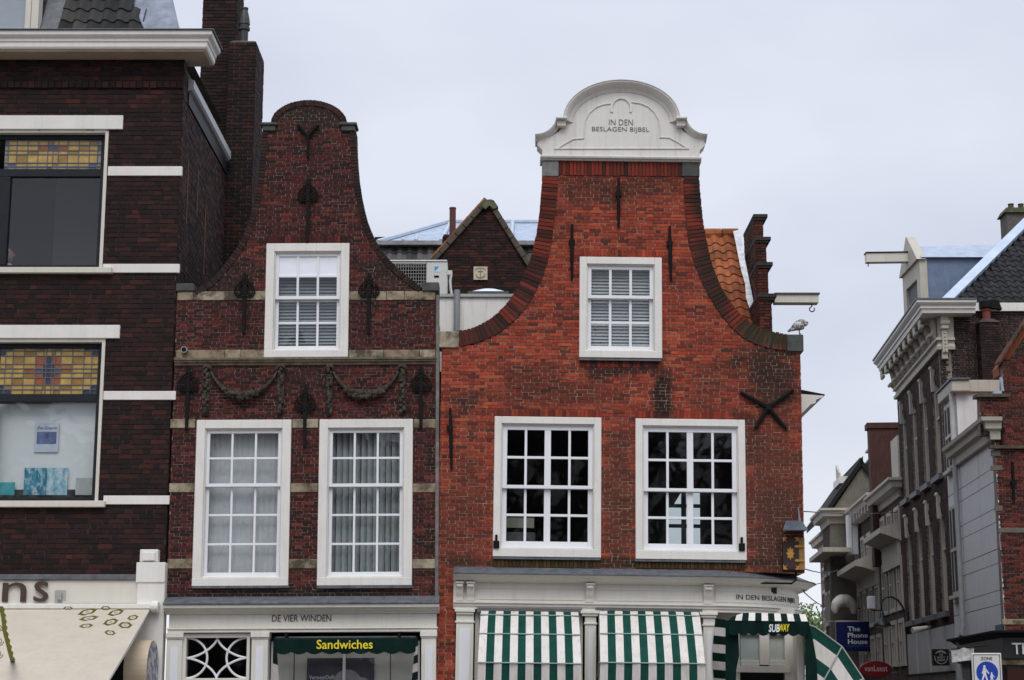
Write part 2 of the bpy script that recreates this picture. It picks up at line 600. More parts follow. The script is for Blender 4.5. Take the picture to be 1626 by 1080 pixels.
def edge_bricks(wall, outer, inner, step, units, depth=0.28, w=0.02, joint=0.011):
    """bricks standing on edge along a curved gable: from the outer line to the inner line, each its own object"""
    a, s = resample(outer, step)
    n = len(a)
    b, s2 = resample(inner, 1.0)
    seg = [math.dist(inner[i], inner[i + 1]) for i in range(len(inner) - 1)]
    tot = sum(seg)
    for k in range(n):
        p = a[k][0]
        q = None
        for i in range(len(inner) - 1):          # nearest point of the inner line
            ex, ey = inner[i + 1][0] - inner[i][0], inner[i + 1][1] - inner[i][1]
            f = max(0, min(1, ((p[0] - inner[i][0]) * ex + (p[1] - inner[i][1]) * ey) / (ex * ex + ey * ey + 1e-9)))
            c = (inner[i][0] + ex * f, inner[i][1] + ey * f)
            if q is None or math.dist(p, c) < math.dist(p, q): q = c
        ln = math.dist(p, q)
        ang = math.atan2(p[0] - q[0], p[1] - q[1])      # tilt of the long axis from vertical
        o = bpy.data.objects.new('brick', random.choice(units))
        link(o, wall)
        jj = (rnd() - .5) * 0.008
        o.location = ((p[0] + q[0]) / 2, -(w + jj - depth / 2), (p[1] + q[1]) / 2)
        o.rotation_euler = (0, ang + (rnd() - .5) * 0.012, 0)
        sc = (s + s2 * 0) * 0.9
        o.scale = (s - joint, depth, ln - joint * .6 + (rnd() - .5) * 0.006)
    return n
def mortar_band(outer, inner, w0, w1, mb):
    n = 24
    def at(l, t):
        seg = [math.dist(l[i], l[i + 1]) for i in range(len(l) - 1)]
        d = t * sum(seg)
        i = 0
        while i < len(seg) - 1 and d > seg[i]:
            d -= seg[i]; i += 1
        f = min(1, d / seg[i])
        return (l[i][0] + (l[i + 1][0] - l[i][0]) * f, l[i][1] + (l[i + 1][1] - l[i][1]) * f)
    for k in range(n):
        a, b = at(outer, k / n), at(outer, (k + 1) / n)
        c, d = at(inner, (k + 1) / n), at(inner, k / n)
        sh = lambda p, q: (p[0] * .94 + q[0] * .06, p[1] * .94 + q[1] * .06)
        mb.prism([sh(a, d), sh(b, c), c, d], w0, w1)
def soldier(parent, rect, units, n, w=0.014, depth=0.06, joint=0.010):
    u0, u1, v0, v1 = rect
    s = (u1 - u0) / n
    for k in range(n):
        o = bpy.data.objects.new('brick', random.choice(units))
        link(o, parent)
        o.location = (u0 + (k + .5) * s, -(w - depth / 2 + (rnd() - .5) * .006), (v0 + v1) / 2)
        o.scale = (s - joint, depth, (v1 - v0) - joint + (rnd() - .5) * .01)

# ------------------------------------------------------------------ windows
def lattice(mb, u0, u1, v0, v1, cols, rows, stile, bar, w0, w1, centre=None, rail_b=None, rail_t=None):
    """a glazed sash: outer stiles and glazing bars; returns the pane rectangles"""
    rb, rt = rail_b or stile, rail_t or stile
    mb.box(u0, u0 + stile, v0, v1, w0, w1)
    mb.box(u1 - stile, u1, v0, v1, w0, w1)
    mb.box(u0 + stile, u1 - stile, v0, v0 + rb, w0, w1)
    mb.box(u0 + stile, u1 - stile, v1 - rt, v1, w0, w1)
    a, b, c, d = u0 + stile, u1 - stile, v0 + rb, v1 - rt
    bars = [bar] * (cols - 1)
    if centre: bars[(cols - 1) // 2] = centre
    pw = (b - a - sum(bars)) / cols
    ph = (d - c - bar * (rows - 1)) / rows
    us, x = [], a
    for i in range(cols):
        us.append((x, x + pw))
        x += pw
        if i < cols - 1:
            mb.box(x, x + bars[i], c, d, w0 + 0.004, w1 - 0.004)
            x += bars[i]
    vs = []
    for j in range(rows):
        y = c + j * (ph + bar)
        vs.append((y, y + ph))
        if j < rows - 1:
            mb.box(a, b, y + ph, y + ph + bar, w0 + 0.006, w1 - 0.006)
    return [(p[0], p[1], q[0], q[1]) for q in vs for p in us]
def pane(parent, r, w, mat, name='pane'):
    mb = MB()
    e = 0.004
    j = [(rnd() - .5) * 0.003 for _ in range(4)]
    mb.quad((r[0] - e, -w + j[0], r[2] - e), (r[1] + e, -w + j[1], r[2] - e), (r[1] + e, -w + j[2], r[3] + e), (r[0] - e, -w + j[3], r[3] + e))
    return mb.build(name, mat, parent)
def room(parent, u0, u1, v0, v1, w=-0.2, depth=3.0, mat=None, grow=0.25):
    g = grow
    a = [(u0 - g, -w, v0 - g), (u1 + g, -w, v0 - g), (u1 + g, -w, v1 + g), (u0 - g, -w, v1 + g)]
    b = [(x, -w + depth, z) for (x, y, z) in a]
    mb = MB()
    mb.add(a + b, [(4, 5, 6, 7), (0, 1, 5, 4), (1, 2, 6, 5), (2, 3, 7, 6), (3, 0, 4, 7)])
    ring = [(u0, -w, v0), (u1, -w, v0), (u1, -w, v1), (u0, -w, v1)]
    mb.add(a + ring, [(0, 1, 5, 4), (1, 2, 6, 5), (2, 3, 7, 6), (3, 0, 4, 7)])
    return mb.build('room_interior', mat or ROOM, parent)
def sash_window(house, rect, case, meet, cols, rt, rb, stile, bar, centre=None, glass=None, sill=0.12, casemat=None, blank=(), label=None):
    """box sash: wide flat casing, upper sash outside, lower sash behind it"""
    u0, u1, v0, v1 = rect
    mb = MB()
    cm = case
    for (a, b, c, d, w1) in ((u0, u0 + cm, v0 + sill, v1, .03), (u1 - cm, u1, v0 + sill, v1, .03), (u0 + cm, u1 - cm, v1 - cm, v1, .03), (u0, u1, v0, v0 + sill, .04)):
        mb.box(a, b, c, d, -0.10, w1)
    # fine bead round the inner edge
    b0, e = 0.016, 0.012
    a, b, c, d = u0 + cm, u1 - cm, v0 + sill, v1 - cm
    for q in ((a, a + b0, c, d), (b - b0, b, c, d), (a + b0, b - b0, d - b0, d)):
        mb.box(*q, -0.16, 0.006)
    mb.box(a, b, c, c + 0.02, -0.16, 0.0)
    win = mb.build('window', casemat or WHITE, house, label=label)
    bevel(win, 0.006)
    a, b, d = a + b0, b - b0, d - b0
    up, lo = MB(), MB()
    g = glass or GLASS
    pu = lattice(up, a, b, meet - 0.025, d, cols, rt, stile, bar, -0.075, -0.03, centre, rail_b=0.05)
    pl = lattice(lo, a, b, c + 0.02, meet + 0.02, cols, rb, stile, bar, -0.13, -0.085, centre, rail_b=stile * 1.3, rail_t=0.045)
    bevel(up.build('sash', SASH, win), 0.004)
    bevel(lo.build('sash', SASH, win), 0.004)
    for i, r in enumerate(pu):
        pane(win, r, -0.055, BLANKW if i in blank else g)
    for r in pl: pane(win, r, -0.11, g)
    return win, (a, b, c + 0.02, d)
BLANKW = plain('white_panel', (0.80, 0.83, 0.90), 0.4, 0.03)
def venetian(win, r, w, mat, pitch=0.05, tilt=0.6):
    mb = MB()
    v = r[2]
    while v < r[3]:
        dy = 0.018
        mb.quad((r[0], -w - dy, v), (r[1], -w - dy, v), (r[1], -w + dy, v + pitch * .93), (r[0], -w + dy, v + pitch * .93))
        v += pitch
    return mb.build('venetian_blind', mat, win)
def vertical_blind(win, r, w, mat, width=0.085, ang=0.25, jit=0.1):
    n = int((r[1] - r[0]) / width)
    for k in range(n):
        c = r[0] + (k + .5) * (r[1] - r[0]) / n
        a = ang + (rnd() - .5) * jit
        h = width * 0.56
        mb = MB()
        dx, dy = h * math.cos(a), h * math.sin(a)
        bow = 0.008
        mb.add([(c - dx, -w - dy, r[2]), (c, -w - bow, r[2]), (c + dx, -w + dy, r[2]), (c - dx, -w - dy, r[3]), (c, -w - bow, r[3]), (c + dx, -w + dy, r[3])],
               [(0, 1, 4, 3), (1, 2, 5, 4)])
        mb.build('blind_slat', mat, win)
# ------------------------------------------------------------------ ground
def bar(fr, parent, name, x0, y0, x1, y1, w0, w1, mat, bv=0.006, label=None, wref=None):
    mb = MB()
    mb.box(*fr.rect(x0, y0, x1, y1, w1 if wref is None else wref), w0, w1)
    o = mb.build(name, mat, parent, label=label)
    if bv: bevel(o, bv)
    return o
t = NT('paving')
p = t.pos()
bt = t.n('TexBrick')
bt.inputs['Scale'].default_value = 4.0
bt.inputs['Color1'].default_value = (0.12, 0.10, 0.09, 1)
bt.inputs['Color2'].default_value = (0.16, 0.135, 0.12, 1)
bt.inputs['Mortar'].default_value = (0.06, 0.055, 0.05, 1)
t.l(p, bt.inputs['Vector'])
t.l(bt.outputs['Color'], t.b.inputs['Base Color'])
t.b.inputs['Roughness'].default_value = 0.9
g = MB()
g.quad((-500, -300, 0), (500, -300, 0), (500, 900, 0), (-500, 900, 0))
o = g.build('ground', t.m)
o['kind'] = 'structure'

def xat(px, Y): return onY(px, 1110, Y).x
YF = 26.0
FA = Frame((xat(120, YF), YF, 0))
FB = Frame((xat(478, YF), YF, 0), th=-0.005)
FC = Frame((xat(985, YF), YF, 0), th=0.013)

# ================================================================== HOUSE A: dark corner house with stained glass
BR_A = brickmat('brick_dark_brown', [(0, (0.013, 0.008, 0.0075)), (0.4, (0.022, 0.0105, 0.0095)), (0.75, (0.034, 0.0135, 0.0115)), (0.95, (0.050, 0.017, 0.014)), (1, (0.075, 0.022, 0.017))], soot=0.5, sootscale=0.9)
BR_CH = brickmat('brick_chimney', [(0, (0.012, 0.009, 0.008)), (0.6, (0.024, 0.013, 0.011)), (1, (0.055, 0.021, 0.016))], soot=0.5)
A = thing('brick_house', 'dark brown brick house with white stone bands and stained glass transom windows', 'house', FA, 'old houses facing the square')
aR = FA.uv(277, 500)[0]
aL = FA.uv(-330, 500)[0]
aTop = FA.uv(150, 93)[1]
aBot = FA.uv(150, 912)[1]
w1 = FA.rect(-150, 205, 168, 426)
w2 = FA.rect(-150, 537, 162, 797)
UA = unit_bricks('brick', BR_A)
wallA = brickwall(A, [(aL, aBot), (aR, aBot), (aR, aTop), (aL, aTop)], [w1, w2], BR_A, MORTAR_D, 0.0735, 0.215, singles=290, units=UA, joint=0.011, proud=0.012)
# string course of dark headers under the cornice
q = FA.rect(-330, 130, 285, 141)
soldier(wallA, (q[0], aR + .01, q[2], q[3]), UA, 58, w=.045, depth=.08)
# side wall running back beside the lower neighbour, brick by brick
side = Frame(FA.world(aR, 0, 0), (0, 1, 0))
sA = thing_mat = None
mbw = MB()
def sidebricks(fr_root, parent, length, v0, v1, mat, mortar, course, blen, u_at):
    """brick skin on a wall that runs back from the street front at u_at (faces +u)"""
    m, b = MB(), MB()
    m.box(u_at - 0.25, u_at - 0.003, v0, v1, -length, -0.26)
    n = int((v1 - v0) / course)
    for r in range(n):
        y = 0.0 + (r % 2) * -blen / 2
        while y < length:
            a, c = max(y, 0.0) + .005, min(y + blen - .01, length)
            if c - a > 0.03:
                z0, z1 = v0 + r * course + .005, v0 + (r + 1) * course - .005
                pr = 0.008 + rnd() * 0.008
                b.add([(u_at + pr, a, z0), (u_at + pr, c, z0), (u_at + pr, c, z1), (u_at + pr, a, z1), (u_at - .01, a, z0), (u_at - .01, c, z0), (u_at - .01, c, z1), (u_at - .01, a, z1)],
                      [(0, 1, 2, 3), (1, 0, 4, 5), (2, 1, 5, 6), (3, 2, 6, 7), (0, 3, 7, 4)])
            y += blen
    w = m.build('side_wall', mortar, parent)
    b.build('brickwork', mat, w, kind='stuff')
    return w
BR_AS = brickmat('brick_side_wall', [(0, (0.018, 0.010, 0.009)), (0.5, (0.036, 0.017, 0.015)), (1, (0.09, 0.042, 0.037))], soot=0.55, sootscale=1.6)
sidebricks(FA, A, 4.1, FA.uv(288, 470)[1] - 1.0, aTop - 0.1, BR_AS, MORTAR_D, 0.07, 0.21, aR)
# main cornice with its return round the corner
cv = lambda y, w: FA.uv(150, y, w)[1]
c_top, c_mid, c_low = cv(48, .5), cv(57, .48), cv(77, .42)
prof = [(-0.2, c_low), (.40, c_low), (.42, c_low + .03), (.42, c_low + .10), (.44, c_low + .11), (.44, c_mid - .03), (.48, c_mid), (.50, c_mid + .02), (.50, c_top), (-.2, c_top)]
mb = MB()
mb.sweep(prof, [(aL, 0), (aR, 0), (aR, 0.32)])
bevel(mb.build('cornice', WHITE, A), 0.006)
SOFF = plain('soffit_boards', (0.42, 0.33, 0.24), 0.6, 0.15, 4)
mb = MB()
mb.sweep([(0.0, c_low - .028), (.37, c_low - .028), (.37, c_low - .003), (0, c_low - .003)], [(aL, 0), (aR, 0), (aR, .3)])
mb.build('soffit', SOFF, A)
mb = MB()
mb.sweep([(.36, c_top + .004), (.53, c_top + .004), (.53, c_top + .018), (.36, c_top + .018)], [(aL, 0), (aR, 0), (aR, .34)])
mb.build('cornice_flashing', LEAD, A)
# gutter board along the side wall
gz = FA.uv(322, 110, 0.1)[1]
mb = MB()
mb.sweep([(0.0, gz - .20), (.07, gz - .18), (.10, gz - .15), (.10, gz - .02), (.0, gz)], [(aR, .33), (aR, 4.05)])
mb.build('side_gutter', plain('gutter_grey', (0.45, 0.46, 0.47), 0.5, 0.08, 4), A)
mb = MB()
mb.sweep([(0.0, gz - .42), (.035, gz - .42), (.035, gz - .21), (0, gz - .21)], [(aR, .33), (aR, 4.05)])
mb.build('side_gutter_board', DARKFR, A)
# roof over the front: dark pantiles, lead hip, dormer
PANT_D = brickmat('pantile_dark', [(0, (0.018, 0.019, 0.02)), (0.6, (0.035, 0.036, 0.037)), (1, (0.065, 0.062, 0.058))], soot=0.4, sootcol=(0.03, 0.035, 0.02))
PANT_O = brickmat('pantile_orange', [(0, (0.20, 0.055, 0.022)), (0.5, (0.30, 0.085, 0.033)), (1, (0.40, 0.13, 0.05))], soot=0.75, sootcol=(0.05, 0.04, 0.018), sootscale=2.4)
def pantile_mesh(mat, wd, ln, th=0.016):
    """one S-shaped clay tile: x across, y up the slope, z out of the roof"""
    mb = MB()
    n = 9
    vs = []
    for yy, lift in ((0.0, 0.030), (ln, 0.004)):
        for i in range(n + 1):
            x = i / n
            z = 0.030 * math.sin(2 * math.pi * (x * 0.98 + 0.02)) + lift
            vs.append((x * wd * 1.06, yy, z))
    for i in range(n + 1):
        x, y, z = vs[i]
        vs.append((x, 0.0, z - th * 1.5))
    k = n + 1
    fs = [(i, i + 1, k + i + 1, k + i) for i in range(n)] + [(2 * k + i, 2 * k + i + 1, i + 1, i) for i in range(n)]
    mb.add(vs, fs)
    return mb.mesh('roof_tile', mat, smooth=False)
def tiled_roof(parent, org, xdir, ydir, wdt, hgt, tw, tl, mat, name='roof', bedmat=None, keep=None, solo=300):
    """a roof slope in the parent's space: bed board plus tiles laid in overlapping rows"""
    xd, yd = Vector(xdir).normalized(), Vector(ydir).normalized()
    zd = xd.cross(yd)
    M = Matrix((xd, yd, zd)).transposed().to_4x4()
    M.translation = Vector(org)
    mb = MB()
    o0 = Vector(org)
    q = [o0, o0 + xd * wdt, o0 + xd * wdt + yd * hgt, o0 + yd * hgt]
    if keep is None:
        mb.hull([tuple(a - zd * .03) for a in q], [tuple(a - zd * .10) for a in q])
        roof = mb.build(name, bedmat or MORTAR_D, parent)
    else:
        roof = bpy.data.objects.new(name, None)
        link(roof, parent)
    me = pantile_mesh(mat, tw, tl * 1.18)
    nx, ny = int(wdt / tw + .5), int(hgt / tl + .5)
    for j in range(ny):
        for i in range(nx):
            if keep and not keep(i * tw + tw / 2, j * tl + tl / 2): continue
            o = bpy.data.objects.new('roof_tile', me)
            link(o, roof)
            o.matrix_local = M @ Matrix.Translation((i * tw + (rnd() - .5) * .006, j * tl + (rnd() - .5) * .008, rnd() * .006)) @ Matrix.Rotation((rnd() - .5) * .03, 4, 'Z')
    return roof
sl = Vector((0, math.cos(math.radians(62)), math.sin(math.radians(62))))
z0 = c_top + 0.02
r0 = FA.uv(90, 40, .35)[0]
r1 = FA.uv(262, 40, .35)[0]
tiled_roof(A, (r0, -.30, z0), (1, 0, 0), sl, r1 - r0, 2.2, 0.215, 0.27, PANT_D, keep=lambda x, y: x < (r1 - r0) - 0.30 - y * 0.42)
mb = MB()
zr = z0 + 2.2 * sl.z
mb.hull([(aL, -.27, z0 - .01), (r1 + .2, -.27, z0 - .01), (r1 - .8, .75, zr), (aL, .75, zr)], [(aL, 3.9, z0 - .01), (r1 + .2, 3.9, z0 - .01), (r1 - .8, 2.9, zr), (aL, 2.9, zr)])
mb.build('roof_body', MORTAR_D, A)
mb = MB()     # lead hip
hp = [FA.uv(x, y, .3) for x, y in ((232, 50), (286, 50), (262, -30), (192, -30))]
mb.hull([(hp[0][0], -.345, z0 + .0), (hp[1][0] - .02, -.345, z0 + .0), (hp[2][0], .20, hp[2][1]), (hp[3][0], .20, hp[3][1])],
        [(hp[0][0], -.28, z0 + .0), (hp[1][0] + .02, -.28, z0 + .0), (hp[2][0], .28, hp[2][1]), (hp[3][0], .28, hp[3][1])])
bevel(mb.build('lead_hip', plain('lead_hip_sheet', (0.20, 0.23, 0.29), 0.5, 0.3, 5, 0.3, 8, streak=0.4), A), 0.02, 2)
mb = MB()     # dormer corner post, pane and lead apron
dl, dr = FA.uv(38, 40, .42)[0], FA.uv(60, 40, .42)[0]
mb.box(dl + .1, dr, z0, z0 + 1.6, .2, .42)
mb.box(dl, dl + .09, z0, z0 + 1.6, .2, .40)
mb.box(aL, dl, z0, z0 + .05, .2, .40)
mb.box(aL, dr + .05, z0 + 1.6, z0 + 1.8, .15, .48)
dorm = mb.build('dormer', CREAM, A)
bevel(dorm, 0.008)
mb = MB()
mb.quad((aL, -.34, z0 + .05), (dl, -.34, z0 + .05), (dl, -.34, z0 + 1.6), (aL, -.34, z0 + 1.6))
mb.build('pane', plain('dormer_pane', (0.30, 0.34, 0.38), 0.15, 0.05), dorm)
mb = MB()
l0 = FA.uv(64, 40, .42)[0]
mb.hull([(dr, -.36, z0), (l0 + .24, -.36, z0), (l0 + .28, .3, z0 + 1.2), (dr, .3, z0 + 1.2)], [(dr, -.30, z0), (l0 + .24, -.30, z0), (l0 + .28, .36, z0 + 1.2), (dr, .36, z0 + 1.2)])
bevel(mb.build('lead_apron', LEAD, A), 0.02, 2)
# lintels, bands and sills of painted stone
for (x0, y0, x1, y1, w) in ((-330, 183, 195, 205, .05), (171, 264, 289, 279, .035), (163, 419, 285, 433, .035), (-330, 516, 190, 537, .05), (164, 621, 279, 635, .035), (164, 787, 269, 801, .035)):
    bar(FA, A, 'stone_band', x0, y0, x1, y1, -0.02, w, WHITE)
for (x0, y0, x1, y1) in ((-330, 424, 177, 433), (-330, 795, 166, 805)):
    bar(FA, A, 'window_sill', x0, y0, x1, y1, -.2, .10, CREAM)
SG = {k: plain('stained_glass_' + k, c, 0.25, 0.25, 9, spec=0.6) for k, c in dict(yellow=(0.42, 0.275, 0.07), amber=(0.25, 0.14, 0.028), orange=(0.27, 0.07, 0.014), blue=(0.025, 0.03, 0.06), clear=(0.22, 0.2, 0.17), navy=(0.06, 0.075, 0.13)).items()}
CAME = plain('lead_came', (0.10, 0.11, 0.125), 0.5, 0.2, 20)
def a_window(outer, split, glass_rect, grid, interior, extra):
    """fixed window with a dark frame and a leaded transom above"""
    u0, u1, v0, v1 = outer
    mb = MB()
    mb.box(u1 - .05, u1, v0, v1, -.25, .015)
    mb.box(u0, u1 - .05, v1 - .06, v1, -.25, .015)
    win = mb.build('window', CREAM, A)
    fr = MB()
    b = u1 - .05
    s0, s1 = split
    f = 0.075
    for q in ((b - f, b, v0, v1 - .06), (u0, b - f, v1 - .06 - f, v1 - .06), (u0, b - f, s0, s1), (u0, b - f, v0, v0 + f)):
        fr.box(*q, -.2, -.10)
    lx = FA.uv(4, 400, 0)[0]
    if v1 > 7: fr.box(lx - .30, lx + .03, v0 + f, s0, -.195, -.095)
    bevel(fr.build('frame', DARKFR, win), 0.006)
    # leaded light
    g0, g1, h0, h1 = glass_rect
    xs, ys, colour = grid
    cm = MB()
    for x in xs: cm.box(g0 + x * (g1 - g0) - .006, g0 + x * (g1 - g0) + .006, h0, h1, -.145, -.125)
    for y in ys: cm.box(g0, g1, h0 + y * (h1 - h0) - .006, h0 + y * (h1 - h0) + .006, -.147, -.123)
    cm.build('lead_cames', CAME, win)
    X, Yg = sorted(set([0] + xs + [1])), sorted(set([0] + ys + [1]))
    for i in range(len(X) - 1):
        for j in range(len(Yg) - 1):
            pane(win, (g0 + X[i] * (g1 - g0), g0 + X[i + 1] * (g1 - g0), h0 + Yg[j] * (h1 - h0), h0 + Yg[j + 1] * (h1 - h0)), -.135, SG[colour(i, j, len(X) - 1, len(Yg) - 1)])
    pane(win, (u0, b - f, v0 + f, s0), -.15, GLASS)
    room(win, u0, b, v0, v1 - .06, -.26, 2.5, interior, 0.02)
    return win
gv = lambda y: FA.uv(90, y, -.12)[1]
gu = lambda x, y: FA.uv(x, y, -.12)[0]
def col1(i, j, nx, ny):
    if (i in (0, nx - 1)) or (j in (0, ny - 1)): return 'clear' if (i + j) % 5 else 'navy'
    if (i in (1, nx - 2)) and (j in (1, ny - 2)): return 'navy'
    if j == ny // 2 and nx // 2 - 2 <= i <= nx // 2 + 1: return 'orange' if i in (nx // 2 - 2, nx // 2 + 1) else 'navy'
    return 'yellow' if (i * 7 + j * 3) % 5 else 'amber'
g1 = ([0.035, 0.12, 0.235, 0.345, 0.445, 0.5, 0.555, 0.655, 0.77, 0.88, 0.965], [0.07, 0.18, 0.44, 0.56, 0.72, 0.86, 0.95], col1)
a_window((w1[0], w1[1], w1[2], w1[3]), (gv(281), gv(269)), (gu(8, 240), gu(160, 240), gv(268), gv(216)), g1, plain('studio_wall', (0.115, 0.118, 0.122), 0.9, 0.04, 1), None)
def col2(i, j, nx, ny):
    ci, cj = nx // 2, ny // 2
    if (i in (0, nx - 1)) and (j in (0, 1, ny - 1, ny - 2)): return 'blue'
    if (j in (0, ny - 1)) and i in (1, nx - 2): return 'blue'
    if abs(i - ci) <= 1 and abs(j - cj) <= 1: return 'blue'
    if j == cj and abs(i - ci) <= 3: return 'navy' if abs(i - ci) < 3 else 'orange'
    if i == ci and abs(j - cj) <= 2: return 'blue'
    if abs(i - ci) <= 2 and abs(j - cj) <= 2: return 'orange'
    return 'yellow' if (i * 5 + j * 3) % 4 else 'amber'
g2 = ([0.05, 0.125, 0.24, 0.36, 0.44, 0.47, 0.53, 0.56, 0.62, 0.74, 0.86, 0.94], [0.09, 0.19, 0.35, 0.46, 0.55, 0.65, 0.83, 0.94], col2)
a_window((w2[0], w2[1], w2[2], w2[3]), (gv(638), gv(626)), (gu(0, 590), gu(154, 590), gv(625), gv(553)), g2, plain('display_panel', (0.60, 0.63, 0.64), 0.8, 0.04, 2), None)
# white display board close behind the lower glass, pictures standing in front of it
mb = MB()
mb.box(w2[0] + .05, w2[1] - .14, w2[2] + .22, gv(638), -.36, -.33)
mb.build('display_board', plain('board_white', (0.78, 0.82, 0.83), 0.7, 0.04, 2), A)
mb = MB()
mb.box(w2[0], w2[1] - .08, w2[2] + .005, w2[2] + .10, -.70, -.21)
mb.build('window_shelf', DARKFR, A)
def picture(label, x0, y0, x1, y1, w, cols, scale, text=None):
    r = FA.rect(x0, y0, x1, y1, w)
    tm = NT('painting')
    cr = tm.n('ValToRGB')
    el = cr.color_ramp.elements
    while len(el) < len(cols): el.new(.5)
    for e, (pp, c) in zip(el, cols):
        e.position = pp; e.color = (*c, 1)
    tm.l(tm.noise(tm.stretched(tm.pos(), (1, 1, .5)), scale, 5, .7), cr.inputs['Fac'])
    tm.l(cr.outputs[0], tm.b.inputs['Base Color'])
    tm.b.inputs['Roughness'].default_value = .6
    t_ = thing('picture', label, 'picture', FA, 'pictures in the gallery window')
    t_.location = FA.world((r[0] + r[1]) / 2, w, r[2])
    h, wd = r[3] - r[2], (r[1] - r[0]) / 2
    m = MB()
    m.box(-wd, wd, 0, h, -.012, 0)
    m.build('canvas', tm.m, t_)
    if text:
        m = MB()
        m.box(-wd * .82, wd * .82, h * .28, h * .70, 0.001, .003)
        m.build('print', plain('sea_print', (0.12, 0.16, 0.30), .5, .6, 12), t_)
        lettering(text, (-wd * .8, wd * .85, h * .78, h * .89), t_, plain('script_ink', (0.05, 0.08, 0.16), .5), .001, .002, shear=.3)
    return t_
picture('pale blue poster with handwritten heading hanging on the white board', 55, 672, 93, 718, -.30, [(0.3, (0.5, 0.58, 0.7)), (0.7, (0.62, 0.68, 0.76))], 9, 'Eva Grande')
bz = w2[2] + .10
picture('blue and white abstract canvas standing on the window shelf', 38, 743, 73, 786, -.27, [(0.3, (0.02, 0.06, 0.16)), (0.5, (0.05, 0.3, 0.42)), (0.6, (0.6, 0.66, 0.7)), (0.7, (0.04, 0.1, 0.3))], 14)
picture('light turquoise abstract canvas leaning beside the blue one', 74, 743, 107, 786, -.27, [(0.3, (0.05, 0.25, 0.42)), (0.5, (0.35, 0.6, 0.68)), (0.62, (0.7, 0.75, 0.76)), (0.72, (0.05, 0.1, 0.2))], 14)
picture('small plain turquoise canvas low in the window', -30, 766, 23, 786, -.27, [(0.3, (0.04, 0.33, 0.40)), (0.7, (0.08, 0.45, 0.50))], 5)
picture('pale grey canvas with a touch of green at the window edge', 120, 759, 151, 786, -.27, [(0.35, (0.45, 0.47, 0.46)), (0.66, (0.5, 0.52, 0.5)), (0.75, (0.2, 0.35, 0.12))], 7)
mb = MB()
r = FA.rect(108, 357, 126, 375, -2.4)
mb.box(*r, -2.5, -2.45)
mb.build('wall_picture', plain('small_picture', (0.07, 0.07, 0.06), .6, .4, 20), A)
mb = MB()      # pale partition inside the upper room
r = FA.rect(81, 275, 175, 430, -2.0)
mb.box(r[0], r[1] + .4, r[2] - .3, r[3] + .3, -2.44, -2.2)
mb.build('partition', plain('partition_grey', (0.20, 0.195, 0.20), .9, .04, 2), A)
# a person sitting behind the upper window: bust in a rust coloured top with a white collar
PW = -.55
def P3(x, y, w): u, v = FA.uv(x, y, w); return (u, -w, v)
pb = P3(12, 430, PW)
per = thing('person', 'person in rust coloured top with white collar sitting behind the upper window', 'person', FA)
SKIN = plain('skin', (0.42, 0.24, 0.18), .6, .1, 8)
RUST = plain('rust_knit', (0.22, 0.06, 0.035), .9, .2, 20)
per.location = FA.world(pb[0], PW, FA.uv(12, 470, PW)[1])
SH = -.10
m = MB()
m.tube([(0, 0, -.35), (0, 0, .05), (-.01, 0, .22), (-.01, 0, .36), (-.005, 0, .42), (.0, -.01, .47), (.0, -.02, .53)], [.16, .165, .17, .16, .09, .055, .05], 14)
m.tube([(.13, 0, .34), (.20, -.03, .18), (.22, -.10, .02), (.17, -.22, -.03)], [.07, .06, .05, .04], 10)
m.tube([(-.15, 0, .34), (-.22, -.03, .18), (-.24, -.10, .02), (-.17, -.22, -.03)], [.07, .06, .05, .04], 10)
m.build('clothed_body', RUST, per, smooth=True)
m = MB()
m.sphere((0, -.03, .64), .115, 14, 10, (.82, .95, 1.1))
m.sphere((0, -.145, .625), .018, 8, 6, (.8, 1, 1.4))
m.tube([(0, 0, .5), (0, -.01, .58)], [.05, .05], 10)
for s_ in (-1, 1): m.sphere((s_ * .095, -.02, .64), .025, 6, 5, (.5, .8, 1.2))
hd = m.build('head', SKIN, per, smooth=True)
m = MB()
for s_ in (-1, 1): m.sphere((s_ * .038, -.128, .655), .011, 6, 5)
m.tube([(-.028, -.135, .582), (.028, -.135, .582)], .005, 5)
m.build('face_features', IRON, hd)
m = MB()
m.sphere((0, .0, .68), .122, 12, 8, (.88, .98, 1.0))
m.build('hair', plain('hair_brown', (0.05, 0.03, 0.02), .8, .3, 30), per, smooth=True)
m = MB()
m.tube([(.0, -.02, .45), (.0, -.02, .50)], [.10, .065], 12)
m.build('collar', plain('collar_white', (0.7, 0.7, 0.72), .8), per)
